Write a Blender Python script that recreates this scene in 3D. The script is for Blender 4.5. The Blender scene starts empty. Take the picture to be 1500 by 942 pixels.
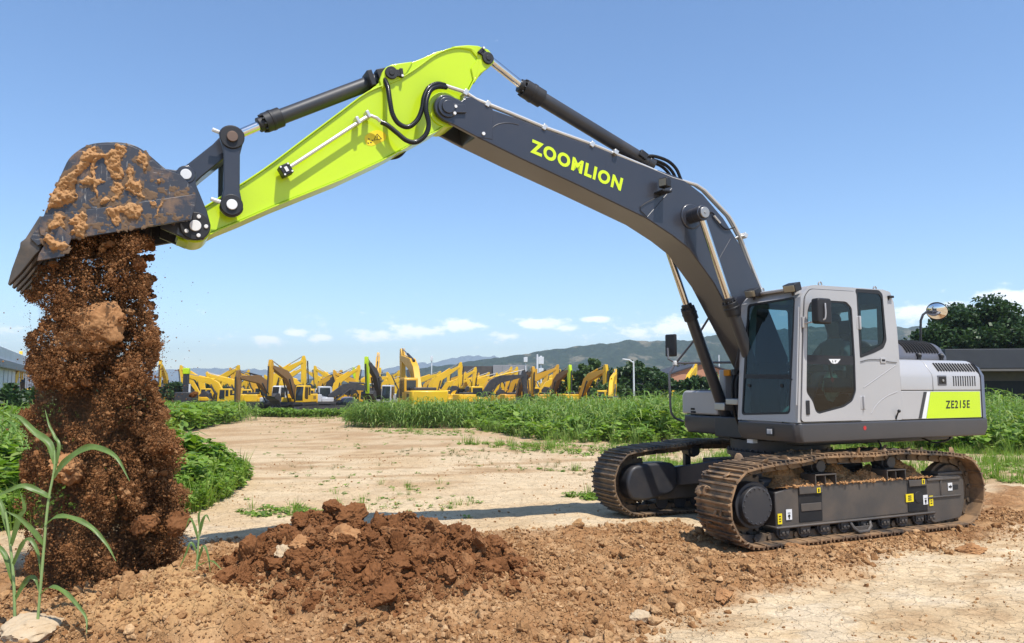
import bpy, math, random
import numpy as np
from mathutils import Vector, Matrix
from mathutils.geometry import tessellate_polygon
random.seed(7); RNG = np.random.default_rng(11)
sc = bpy.context.scene; COL = sc.collection
R = math.radians
# ------------------------------------------------------------------ camera (eye 1.82 m up, looking along +Y)
F, PIT, EYE = 1111.1, 0.08528, 1.824          # focal length in photo pixels (1500 wide), pitch, eye height
EX, EY, YAW, DYAW = 3.7365, 10.71, 3.56679, 0.0317   # where the big excavator stands, heading, slew
def ray(px, py):
    a = (px-750)/F; b = (471-py)/F
    return np.array([a, math.cos(PIT)-b*math.sin(PIT), math.sin(PIT)+b*math.cos(PIT)])
def at(px, py, Y):                             # point of the place seen there at distance Y
    d = ray(px, py); t = Y/d[1]
    return np.array([t*d[0], Y, EYE+t*d[2]])
def base_z(y):
    return -0.014*np.clip(np.asarray(y, float)-15, 0, 85)
def gp(px, py):                                # ground point
    z = 0.0
    for _ in range(8):
        d = ray(px, py); t = (z-EYE)/d[2]; z = float(base_z(t*d[1]))
    return (t*d[0], t*d[1])
def bpl(px, py, o=(0, 0, 0), n=(0, 1, 0), yaw=YAW+DYAW):   # in the machine's own frame, on a plane of the machine
    c, s = math.cos(yaw), math.sin(yaw); d = ray(px, py)
    D = np.array([c*d[0]+s*d[1], -s*d[0]+c*d[1], d[2]])
    O = np.array([-c*EX-s*EY, s*EX-c*EY, EYE])
    n = np.array(n, float); t = ((np.array(o, float)-O)@n)/(D@n)
    return O+t*D
def bp(px, py, y, yaw=YAW+DYAW):
    p = bpl(px, py, (0, y, 0), (0, 1, 0), yaw); return (p[0], p[2])
def bps(pts, y, yaw=YAW+DYAW):
    return [bp(a, b, y, yaw) for a, b in pts]
# ------------------------------------------------------------------ noise
def _h(ix, iy, iz, s):
    n = (ix.astype(np.int64)*374761393 + iy.astype(np.int64)*668265263 + iz.astype(np.int64)*2147483647 + s*974711) & 0xffffffff
    n = ((n ^ (n >> 13))*1274126177) & 0xffffffff
    n = ((n ^ (n >> 16))*2246822519) & 0xffffffff
    return ((n ^ (n >> 15)) & 0xffffff)/float(0xffffff)
def vn2(x, y, s=0):
    x0 = np.floor(x); y0 = np.floor(y); fx = x-x0; fy = y-y0
    fx = fx*fx*fx*(fx*(fx*6-15)+10); fy = fy*fy*fy*(fy*(fy*6-15)+10); z = np.zeros_like(x0)
    a = _h(x0, y0, z, s); b = _h(x0+1, y0, z, s); c = _h(x0, y0+1, z, s); d = _h(x0+1, y0+1, z, s)
    return (a+(b-a)*fx)*(1-fy)+(c+(d-c)*fx)*fy
def fbm(x, y, oct=4, s=0, g=.5):
    r = 0; a = 1; t = 0
    for o in range(oct):
        r = r+a*vn2(x*2.03**o+17.3*o, y*2.03**o-9.1*o, s+o); t += a; a *= g
    return r/t*2-1
def vn3(p, s=0):
    q = np.floor(p); f = p-q; f = f*f*(3-2*f); r = 0
    for dx in (0, 1):
        for dy in (0, 1):
            for dz in (0, 1):
                w = (f[:, 0] if dx else 1-f[:, 0])*(f[:, 1] if dy else 1-f[:, 1])*(f[:, 2] if dz else 1-f[:, 2])
                r = r+w*_h(q[:, 0]+dx, q[:, 1]+dy, q[:, 2]+dz, s)
    return r*2-1
def sstep(a, b, x):
    t = np.clip((x-a)/(b-a), 0, 1); return t*t*(3-2*t)
# ------------------------------------------------------------------ materials
def new_mat(name):
    m = bpy.data.materials.new(name); m.use_nodes = True
    nt = m.node_tree; b = nt.nodes['Principled BSDF']; return m, nt, b
def N(nt, t, **k):
    n = nt.nodes.new(t)
    for a, v in k.items():
        if a in n.inputs.keys(): n.inputs[a].default_value = v
        else: setattr(n, a, v)
    return n
def ramp(nt, src, stops):
    r = nt.nodes.new('ShaderNodeValToRGB'); e = r.color_ramp.elements
    while len(e) < len(stops): e.new(.5)
    for i, (p, c) in enumerate(stops):
        e[i].position = p; e[i].color = (c, c, c, 1) if not hasattr(c, '__len__') else (*c, 1)
    nt.links.new(src, r.inputs[0]); return r.outputs[0]
def mixc(nt, fac, a, b, mode='MIX'):
    m = nt.nodes.new('ShaderNodeMix'); m.data_type = 'RGBA'; m.blend_type = mode
    for sock, v in ((m.inputs[0], fac), (m.inputs[6], a), (m.inputs[7], b)):
        if hasattr(v, 'is_linked'): nt.links.new(v, sock)
        elif hasattr(v, '__len__'): sock.default_value = (*v, 1)[:4] if len(v) == 3 else v
        else: sock.default_value = v
    return m.outputs[2]
def paint(name, col, rough=.4, coat=0, metal=0, dust=.15, dustcol=(.34, .25, .16), scale=3., bump=0., lo=.45, hi=.75, spec=.5):
    m, nt, b = new_mat(name); tc = N(nt, 'ShaderNodeTexCoord')
    n1 = N(nt, 'ShaderNodeTexNoise', Scale=scale, Detail=8., Roughness=.65); nt.links.new(tc.outputs['Object'], n1.inputs['Vector'])
    f = ramp(nt, n1.outputs[0], [(lo, 0.), (hi, dust)])
    n2 = N(nt, 'ShaderNodeTexNoise', Scale=scale*.4, Detail=3.); nt.links.new(tc.outputs['Object'], n2.inputs['Vector'])
    v = ramp(nt, n2.outputs[0], [(.3, .88), (.7, 1.0)])
    c = mixc(nt, 1., col, v, 'MULTIPLY'); c = mixc(nt, f, c, dustcol)
    nt.links.new(c, b.inputs['Base Color'])
    b.inputs['Roughness'].default_value = rough; b.inputs['Metallic'].default_value = metal
    b.inputs['Coat Weight'].default_value = coat; b.inputs['Coat Roughness'].default_value = .12
    b.inputs['Specular IOR Level'].default_value = spec
    rr = N(nt, 'ShaderNodeMapRange'); nt.links.new(n1.outputs[0], rr.inputs[0]); rr.inputs[3].default_value = max(.05, rough-.08); rr.inputs[4].default_value = min(1, rough+.14)
    nt.links.new(rr.outputs[0], b.inputs['Roughness'])
    if bump:
        bm = N(nt, 'ShaderNodeBump', Strength=bump, Distance=.02); nt.links.new(n1.outputs[0], bm.inputs['Height']); nt.links.new(bm.outputs[0], b.inputs['Normal'])
    return m
def islandmat(name, cols, rough=.8, trans=0., bump=0., scale=30., spec=.3):
    """colour varies from piece to piece (leaf to leaf, clod to clod)"""
    m, nt, b = new_mat(name); g = N(nt, 'ShaderNodeNewGeometry')
    k = len(cols); c = ramp(nt, g.outputs['Random Per Island'], [(i/(k-1), cc) for i, cc in enumerate(cols)])
    tc = N(nt, 'ShaderNodeTexCoord'); n1 = N(nt, 'ShaderNodeTexNoise', Scale=scale, Detail=5.); nt.links.new(tc.outputs['Object'], n1.inputs['Vector'])
    c = mixc(nt, 1., c, ramp(nt, n1.outputs[0], [(.25, .72), (.75, 1.15)]), 'MULTIPLY')
    nt.links.new(c, b.inputs['Base Color']); b.inputs['Roughness'].default_value = rough; b.inputs['Specular IOR Level'].default_value = spec
    if bump:
        bm = N(nt, 'ShaderNodeBump', Strength=bump, Distance=.01); nt.links.new(n1.outputs[0], bm.inputs['Height']); nt.links.new(bm.outputs[0], b.inputs['Normal'])
    if trans:
        out = nt.nodes['Material Output']; t = N(nt, 'ShaderNodeBsdfTranslucent'); mx = N(nt, 'ShaderNodeMixShader'); mx.inputs[0].default_value = trans
        c2 = mixc(nt, 1., c, (1.25, 1.3, .5), 'MULTIPLY')
        nt.links.new(c2, t.inputs[0]); nt.links.new(b.outputs[0], mx.inputs[1]); nt.links.new(t.outputs[0], mx.inputs[2]); nt.links.new(mx.outputs[0], out.inputs[0])
    return m
def glassmat(name, tint, refl=1.0):
    m, nt, b = new_mat(name); nt.nodes.remove(b); out = nt.nodes['Material Output']
    t = N(nt, 'ShaderNodeBsdfTransparent'); t.inputs[0].default_value = (*tint, 1); g = N(nt, 'ShaderNodeBsdfGlossy', Roughness=.02)
    g.inputs[0].default_value = (refl, refl, refl, 1)
    ge = N(nt, 'ShaderNodeNewGeometry'); dt = N(nt, 'ShaderNodeVectorMath', operation='DOT_PRODUCT'); nt.links.new(ge.outputs['Normal'], dt.inputs[0]); nt.links.new(ge.outputs['Incoming'], dt.inputs[1])
    ab = N(nt, 'ShaderNodeMath', operation='ABSOLUTE'); nt.links.new(dt.outputs['Value'], ab.inputs[0]); om = N(nt, 'ShaderNodeMath', operation='SUBTRACT'); om.inputs[0].default_value = 1; nt.links.new(ab.outputs[0], om.inputs[1])
    pw = N(nt, 'ShaderNodeMath', operation='POWER'); nt.links.new(om.outputs[0], pw.inputs[0]); pw.inputs[1].default_value = 5; f = N(nt, 'ShaderNodeMath', operation='MULTIPLY_ADD'); nt.links.new(pw.outputs[0], f.inputs[0]); f.inputs[1].default_value = .95; f.inputs[2].default_value = .045
    mx = N(nt, 'ShaderNodeMixShader'); nt.links.new(f.outputs[0], mx.inputs[0])
    nt.links.new(t.outputs[0], mx.inputs[1]); nt.links.new(g.outputs[0], mx.inputs[2]); nt.links.new(mx.outputs[0], out.inputs[0]); return m
def plain(name, col, rough=.6, metal=0.):
    return paint(name, col, rough, 0, metal, dust=.06)
# ------------------------------------------------------------------ mesh builder
def unit_ico(sub):
    t = (1+5**.5)/2
    v = [(-1, t, 0), (1, t, 0), (-1, -t, 0), (1, -t, 0), (0, -1, t), (0, 1, t), (0, -1, -t), (0, 1, -t), (t, 0, -1), (t, 0, 1), (-t, 0, -1), (-t, 0, 1)]
    f = [(0, 11, 5), (0, 5, 1), (0, 1, 7), (0, 7, 10), (0, 10, 11), (1, 5, 9), (5, 11, 4), (11, 10, 2), (10, 7, 6), (7, 1, 8), (3, 9, 4), (3, 4, 2), (3, 2, 6), (3, 6, 8), (3, 8, 9), (4, 9, 5), (2, 4, 11), (6, 2, 10), (8, 6, 7), (9, 8, 1)]
    v = [np.array(a, float)/np.linalg.norm(a) for a in v]
    for _ in range(sub):
        mid = {}; nf = []
        def mp(a, b):
            k = (min(a, b), max(a, b))
            if k not in mid:
                p = v[a]+v[b]; v.append(p/np.linalg.norm(p)); mid[k] = len(v)-1
            return mid[k]
        for a, b, c in f:
            x, y, z = mp(a, b), mp(b, c), mp(c, a); nf += [(a, x, z), (b, y, x), (c, z, y), (x, y, z)]
        f = nf
    return np.array(v), np.array(f)
ICO = [unit_ico(i) for i in range(6)]
OCT = (np.array([(1, 0, 0), (-1, 0, 0), (0, 1, 0), (0, -1, 0), (0, 0, 1), (0, 0, -1.)]), np.array([(0, 2, 4), (2, 1, 4), (1, 3, 4), (3, 0, 4), (2, 0, 5), (1, 2, 5), (3, 1, 5), (0, 3, 5)]))
def link(o, parent=None):
    COL.objects.link(o)
    if parent is not None: o.parent = parent
    return o
def catmull(pts, n=6):
    P = [np.array(p, float) for p in pts]; P = [2*P[0]-P[1]]+P+[2*P[-1]-P[-2]]; o = []
    for i in range(1, len(P)-2):
        for k in range(n):
            t = k/n; a, b, c, d = P[i-1], P[i], P[i+1], P[i+2]
            o.append(.5*((2*b)+(c-a)*t+(2*a-5*b+4*c-d)*t*t+(3*b-a-3*c+d)*t**3))
    return o+[P[-2]]
SPLIT = set('recess_shade pin_ear step_lip cover_clamp tip_cheek tip_bolt hydraulic_pipe boom_hose arm_collar pin_end grease_bolt link_pin side_plate side_cutter window_latch screw hanging_hose boom_foot_hose pipe_clamp cylinder_port hose_clamp doorway pillar wheel eye plastic_wrap valve_bolt'.split())
class MB:
    def __init__(s): s.v = []; s.f = []
    def add(s, v, f):
        b = len(s.v); s.v += [tuple(map(float, p)) for p in v]; s.f += [tuple(i+b for i in q) for q in f]; return s
    def box(s, x0, x1, y0, y1, z0, z1):
        v = [(x, y, z) for x in (x0, x1) for y in (y0, y1) for z in (z0, z1)]
        return s.add(v, [(0, 1, 3, 2), (4, 6, 7, 5), (0, 4, 5, 1), (2, 3, 7, 6), (0, 2, 6, 4), (1, 5, 7, 3)])
    def obox(s, c, ax, sz):                   # oriented box: centre, three axes, three full sizes
        c = np.array(c, float); A = [np.array(a, float)/np.linalg.norm(a)*z/2 for a, z in zip(ax, sz)]
        v = [c+i*A[0]+j*A[1]+k*A[2] for i in (-1, 1) for j in (-1, 1) for k in (-1, 1)]
        return s.add(v, [(0, 1, 3, 2), (4, 6, 7, 5), (0, 4, 5, 1), (2, 3, 7, 6), (0, 2, 6, 4), (1, 5, 7, 3)])
    def plate(s, outer, holes=(), y0=0, y1=.01, mp=None):
        mp = mp or (lambda a, b, w: (a, w, b)); loops = [list(outer)]+[list(h) for h in holes]; flat = [p for l in loops for p in l]
        tri = tessellate_polygon([[Vector((p[0], p[1], 0)) for p in l] for l in loops]); n = len(flat)
        v = [mp(p[0], p[1], y0) for p in flat]+[mp(p[0], p[1], y1) for p in flat]
        f = [t for t in tri]+[tuple(i+n for i in reversed(t)) for t in tri]; k = 0
        for l in loops:
            for i in range(len(l)):
                j = (i+1) % len(l); f.append((k+i, k+j, k+j+n, k+i+n))
            k += len(l)
        return s.add(v, f)
    def prism(s, poly, y0, y1, mp=None):
        mp = mp or (lambda a, b, w: (a, w, b)); n = len(poly)
        v = [mp(p[0], p[1], y0) for p in poly]+[mp(p[0], p[1], y1) for p in poly]
        return s.add(v, [tuple(range(n)), tuple(range(2*n-1, n-1, -1))]+[(i, (i+1) % n, (i+1) % n+n, i+n) for i in range(n)])
    def zprism(s, poly, z0, z1): return s.prism(poly, z0, z1, lambda a, b, w: (a, b, w))
    def xprism(s, poly, x0, x1): return s.prism(poly, x0, x1, lambda a, b, w: (w, a, b))
    def cyl(s, p0, p1, r0, r1=None, n=20, caps=True):
        r1 = r0 if r1 is None else r1; p0 = np.array(p0, float); p1 = np.array(p1, float); d = p1-p0; d /= np.linalg.norm(d)
        u = np.cross(d, (0, 0, 1) if abs(d[2]) < .9 else (1, 0, 0)); u /= np.linalg.norm(u); w = np.cross(d, u)
        v = [p+r*(math.cos(2*math.pi*i/n)*u+math.sin(2*math.pi*i/n)*w) for p, r in ((p0, r0), (p1, r1)) for i in range(n)]
        f = [(i, (i+1) % n, (i+1) % n+n, i+n) for i in range(n)]
        if caps: f += [tuple(range(n-1, -1, -1)), tuple(range(n, 2*n))]
        return s.add(v, f)
    def tube(s, pts, r, n=8, smooth=0):
        P = catmull(pts, smooth) if smooth else [np.array(p, float) for p in pts]; m = len(P)
        rr = r if hasattr(r, '__len__') else [r]*m
        if len(rr) != m: rr = np.interp(np.linspace(0, 1, m), np.linspace(0, 1, len(rr)), rr)
        v = []; f = []; pu = None
        for i in range(m):
            d = P[min(i+1, m-1)]-P[max(i-1, 0)]; d = d/np.linalg.norm(d)
            if pu is None: pu = np.cross(d, (0, 0, 1) if abs(d[2]) < .9 else (1, 0, 0))
            u = pu-d*(pu@d); u /= np.linalg.norm(u); pu = u; w = np.cross(d, u)
            v += [P[i]+rr[i]*(math.cos(2*math.pi*k/n)*u+math.sin(2*math.pi*k/n)*w) for k in range(n)]
        for i in range(m-1):
            f += [(i*n+k, i*n+(k+1) % n, (i+1)*n+(k+1) % n, (i+1)*n+k) for k in range(n)]
        f += [tuple(range(n-1, -1, -1)), tuple((m-1)*n+k for k in range(n))]
        return s.add(v, f)
    def strip(s, path, y0, y1, t):            # band of thickness t along an (x,z) path, spanning y0..y1
        P = [np.array(p, float) for p in path]; v = []; m = len(P)
        for i in range(m):
            d = P[min(i+1, m-1)]-P[max(i-1, 0)]; d /= np.linalg.norm(d); nn = np.array([-d[1], d[0]])*t/2
            for q in (P[i]-nn, P[i]+nn):
                v += [(q[0], y0, q[1]), (q[0], y1, q[1])]
        f = []
        for i in range(m-1):
            a = i*4; b = a+4; f += [(a, b, b+1, a+1), (a+2, a+3, b+3, b+2), (a, a+2, b+2, b), (a+1, b+1, b+3, a+3)]
        f += [(0, 1, 3, 2), ((m-1)*4, (m-1)*4+2, (m-1)*4+3, (m-1)*4+1)]
        return s.add(v, f)
    def blob(s, c, r, sub=2, seed=0, amp=.3, freq=1.6, rot=True):
        V, Fc = ICO[sub]; k = 1+amp*vn3(V*freq+seed*7.13, seed)+amp*.5*vn3(V*freq*2.7+seed*3.3, seed+5)
        V = V*k[:, None]*np.array(r if hasattr(r, '__len__') else (r, r, r))
        if rot:
            M = np.array(Matrix.Rotation(seed*1.7, 3, 'Z') @ Matrix.Rotation(seed*.9, 3, 'X')); V = V@M.T
        return s.add(V+np.array(c), [tuple(q) for q in Fc])
    def parts(s):
        p = list(range(len(s.v)))
        def fd(i):
            while p[i] != i: p[i] = p[p[i]]; i = p[i]
            return i
        for f in s.f:
            for i in f[1:]: p[fd(i)] = fd(f[0])
        g = {}
        for f in s.f: g.setdefault(fd(f[0]), []).append(f)
        o = []
        for fs in g.values():
            m = MB(); ix = {}
            for f in fs:
                for i in f:
                    if i not in ix: ix[i] = len(m.v); m.v.append(s.v[i])
                m.f.append(tuple(ix[i] for i in f))
            o.append(m)
        return o
    def build(s, name, mat, parent=None, bevel=0, sharp=38, seg=2, rz=0):
        if name in SPLIT:
            q = s.parts()
            if len(q) > 1: return [m.build1(name, mat, parent, bevel, sharp, seg, rz) for m in q][0]
        return s.build1(name, mat, parent, bevel, sharp, seg, rz)
    def build1(s, name, mat, parent, bevel, sharp, seg, rz):
        me = bpy.data.meshes.new(name); me.from_pydata(s.v, [], s.f); me.validate()
        import bmesh
        bm = bmesh.new(); bm.from_mesh(me); bmesh.ops.recalc_face_normals(bm, faces=bm.faces); bm.to_mesh(me); bm.free()
        me.materials.append(mat); me.polygons.foreach_set('use_smooth', [True]*len(me.polygons)); me.set_sharp_from_angle(angle=R(sharp))
        o = bpy.data.objects.new(name, me); link(o, parent); o.rotation_euler.z = rz
        if bevel:
            b = o.modifiers.new('bevel', 'BEVEL'); b.width = bevel; b.segments = seg; b.limit_method = 'ANGLE'; b.angle_limit = R(32); b.harden_normals = False
        return o
def np_mesh(name, V, Fq, mat, smooth=False, parent=None):
    """fast mesh from arrays: V (n,3), Fq (m,k)"""
    V = np.asarray(V, np.float32); Fq = np.asarray(Fq, np.int32); me = bpy.data.meshes.new(name); k = Fq.shape[1]
    me.vertices.add(len(V)); me.vertices.foreach_set('co', V.ravel()); me.loops.add(Fq.size); me.loops.foreach_set('vertex_index', Fq.ravel())
    me.polygons.add(len(Fq)); me.polygons.foreach_set('loop_start', np.arange(0, Fq.size, k, dtype=np.int32))
    me.polygons.foreach_set('use_smooth', np.full(len(Fq), smooth)); me.update(calc_edges=True); me.validate()
    if mat: me.materials.append(mat)
    o = bpy.data.objects.new(name, me); return link(o, parent)
def tag(o, label=None, cat=None, group=None, kind=None):
    for k, v in (('label', label), ('category', cat), ('group', group), ('kind', kind)):
        if v: o[k] = v
    return o
def empty(name, loc, rz=0):
    o = bpy.data.objects.new(name, None); o.empty_display_size = .3; o.location = loc; o.rotation_euler.z = rz; return link(o)
def text_quad(name, s, BL, BR, TR, TL, y, mat, parent, bold=.0, depth=.004, rz=0, mp=None):
    cu = bpy.data.curves.new('t', 'FONT'); cu.body = s; cu.size = 1; cu.extrude = .01; cu.offset = bold; cu.space_character = 1.18; cu.resolution_u = 4
    t = bpy.data.objects.new('t', cu); COL.objects.link(t); dg = bpy.context.evaluated_depsgraph_get()
    me = bpy.data.meshes.new_from_object(t.evaluated_get(dg)); bpy.data.objects.remove(t); me.name = name
    c = np.empty(len(me.vertices)*3); me.vertices.foreach_get('co', c); c = c.reshape(-1, 3)
    lo = c.min(0); hi = c.max(0); u = (c[:, 0]-lo[0])/(hi[0]-lo[0]); v = (c[:, 1]-lo[1])/(hi[1]-lo[1]); w = (c[:, 2]-lo[2])/(hi[2]-lo[2])
    BL, BR, TR, TL = map(np.array, (BL, BR, TR, TL))
    q = ((1-u)*(1-v))[:, None]*BL+(u*(1-v))[:, None]*BR+(u*v)[:, None]*TR+((1-u)*v)[:, None]*TL
    P = np.stack([q[:, 0], y+w*depth, q[:, 1]], 1) if mp is None else np.array([mp(a, b, d*depth) for (a, b), d in zip(q, w)])
    me.vertices.foreach_set('co', P.ravel()); me.update(); me.materials.append(mat)
    o = bpy.data.objects.new(name, me); link(o, parent); o.rotation_euler.z = rz; return o
# ------------------------------------------------------------------ the big excavator
M = {}
M['lime'] = paint('lime_paint', (.53, .72, .002), .34, .35, dust=.05, lo=.55, scale=2.2)
M['limel'] = paint('lime_letter', (.62, .80, .008), .45, .1, dust=.03)
M['char'] = paint('charcoal_paint', (.034, .036, .047), .34, .35, dust=.05, dustcol=(.12, .10, .08), scale=2.5)
M['chard'] = paint('charcoal_worn', (.03, .031, .036), .45, .1, dust=.16, dustcol=(.15, .115, .08), scale=4)
M['skirt'] = paint('skirt_paint', (.05, .049, .053), .42, .15, dust=.14, dustcol=(.13, .10, .075), scale=2.)
M['grey'] = paint('grey_paint', (.415, .405, .40), .33, .3, dust=.06, scale=2.)
M['dgrey'] = paint('mid_grey_paint', (.10, .10, .115), .4, .2, dust=.08, scale=3.)
M['black'] = paint('black_rubber', (.012, .012, .014), .5, 0, dust=.08, dustcol=(.1, .08, .06))
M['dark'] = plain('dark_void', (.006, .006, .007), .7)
M['chrome'] = paint('chrome', (.72, .71, .69), .14, 0, 1., dust=.03)
M['pipe'] = paint('pipe_steel', (.66, .65, .62), .35, 0, .55, dust=.05)
M['steel'] = paint('steel', (.45, .43, .40), .4, 0, .8, dust=.2)
M['white'] = plain('white_paint', (.75, .75, .74), .5)
M['yellow'] = plain('sticker_yellow', (.85, .66, .008), .5)
M['orange'] = plain('orange_plastic', (.75, .30, .01), .4)
M['red'] = plain('red_mark', (.5, .02, .02), .6)
M['mud'] = paint('caked_mud', (.42, .225, .098), .95, 0, dust=.6, dustcol=(.48, .30, .15), scale=9, bump=.8, spec=.15)
M['frame'] = paint('track_frame_paint', (.065, .058, .052), .5, .05, dust=.4, dustcol=(.22, .155, .10), scale=2.2, lo=.4, hi=.8)
M['shoe'] = paint('muddy_track_steel', (.075, .062, .052), .62, 0, .3, dust=1., dustcol=(.36, .22, .115), scale=3.2, bump=.6, lo=.36, hi=.60, spec=.3)
M['shoed'] = paint('track_steel', (.06, .052, .046), .6, 0, .3, dust=.8, dustcol=(.30, .20, .115), scale=3.2, bump=.5, lo=.36, hi=.62, spec=.3)
M['glass'] = glassmat('cab_glass', (.21, .35, .39))
M['glassd'] = glassmat('door_glass', (.21, .32, .32))
M['mirror'] = paint('mirror_glass', (.8, .8, .8), .03, 0, 1., dust=0)
M['lens'] = paint('lamp_lens', (.34, .31, .24), .15, .5, .4, dust=0)
M['seat'] = plain('seat_fabric', (.03, .03, .034), .9)
def bucketmat():
    m, nt, b = new_mat('bucket_steel'); tc = N(nt, 'ShaderNodeTexCoord')
    mp = N(nt, 'ShaderNodeMapping'); mp.inputs['Scale'].default_value = (30, 3, 2.2); mp.inputs['Rotation'].default_value = (0, R(35), 0); nt.links.new(tc.outputs['Object'], mp.inputs[0])
    n1 = N(nt, 'ShaderNodeTexNoise', Scale=2., Detail=6., Roughness=.7); nt.links.new(mp.outputs[0], n1.inputs['Vector'])
    mq = N(nt, 'ShaderNodeMapping'); mq.inputs['Scale'].default_value = (2.5, 3, 34); mq.inputs['Rotation'].default_value = (0, R(-9), 0); nt.links.new(tc.outputs['Object'], mq.inputs[0])
    n3 = N(nt, 'ShaderNodeTexNoise', Scale=1.6, Detail=6., Roughness=.7); nt.links.new(mq.outputs[0], n3.inputs['Vector'])
    n2 = N(nt, 'ShaderNodeTexNoise', Scale=5., Detail=8., Roughness=.65); nt.links.new(tc.outputs['Object'], n2.inputs['Vector'])
    c = mixc(nt, ramp(nt, n1.outputs[0], [(.62, 0), (.66, .85)]), (.036, .038, .048), (.34, .32, .29))
    c = mixc(nt, ramp(nt, n3.outputs[0], [(.62, 0), (.66, .85)]), c, (.32, .30, .28))
    c = mixc(nt, ramp(nt, n2.outputs[0], [(.52, 0), (.68, .7)]), c, (.25, .145, .07))
    nt.links.new(c, b.inputs['Base Color']); b.inputs['Roughness'].default_value = .42; b.inputs['Coat Weight'].default_value = .1
    bm = N(nt, 'ShaderNodeBump', Strength=.25, Distance=.01); nt.links.new(n2.outputs[0], bm.inputs['Height']); nt.links.new(bm.outputs[0], b.inputs['Normal'])
    return m
M['bucket'] = bucketmat()
def hosemat():
    m, nt, b = new_mat('guarded_hose'); b.inputs['Base Color'].default_value = (.006, .006, .007, 1); b.inputs['Roughness'].default_value = .5; b.inputs['Specular IOR Level'].default_value = .3; return m
M['hose'] = hosemat()

exc = tag(empty('crawler_excavator', (EX, EY, 0), YAW), 'big lime and charcoal crawler excavator with grey cab, tipping soil from its raised bucket', 'excavator')
DZ = DYAW
def P(mb, name, mat, parent=exc, bevel=.012, up=True, **k):
    return mb.build(name, M[mat] if isinstance(mat, str) else mat, parent, bevel, rz=(DZ if up and parent is exc else 0), **k)
def U(pts, y): return bps(pts, y, YAW)
def circle(c, r, n=24, a0=0, a1=360):
    return [(c[0]+r*math.cos(R(a0+(a1-a0)*i/n)), c[1]+r*math.sin(R(a0+(a1-a0)*i/n))) for i in range(n+(0 if a1-a0 == 360 else 1))]
def rounded(poly, r, n=5):
    o = []; m = len(poly)
    for i in range(m):
        p = np.array(poly[i], float); a = np.array(poly[i-1], float)-p; b = np.array(poly[(i+1) % m], float)-p
        la, lb = np.linalg.norm(a), np.linalg.norm(b); q = min(r, la*.45, lb*.45); s = p+a/la*q; e = p+b/lb*q
        for k in range(n+1):
            t = k/n; o.append(tuple((1-t)**2*s+2*t*(1-t)*p+t*t*e))
    return o
# ---------------- tracks
def resample(loop, n):
    Pp = np.array(loop+[loop[0]], float); d = np.r_[0, np.cumsum(np.hypot(*np.diff(Pp, axis=0).T))]; t = np.linspace(0, d[-1], n, endpoint=False)
    return np.stack([np.interp(t, d, Pp[:, 0]), np.interp(t, d, Pp[:, 1])], 1)
TL = 1.70
def belt_loop():
    o = []
    o += [(x, .035) for x in np.linspace(-TL+.02, TL-.04, 14)]
    o += [(TL+.43*math.cos(R(a)), .475+.44*math.sin(R(a))) for a in np.linspace(-78, 62, 12)]
    o += [tuple(p) for p in catmull([(1.83, .885), (1.45, .93), (1.0, .955), (.75, .985), (.35, .985), (-.1, .975), (-.55, .99), (-1.0, .965), (-1.45, .935), (-1.82, .88)], 4)]
    o += [(-TL-.41*math.cos(R(a)), .465+.43*math.sin(R(a))) for a in np.linspace(60, -78, 12)]
    return [(p[0], p[1]) for p in o]
PACK = []
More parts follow.
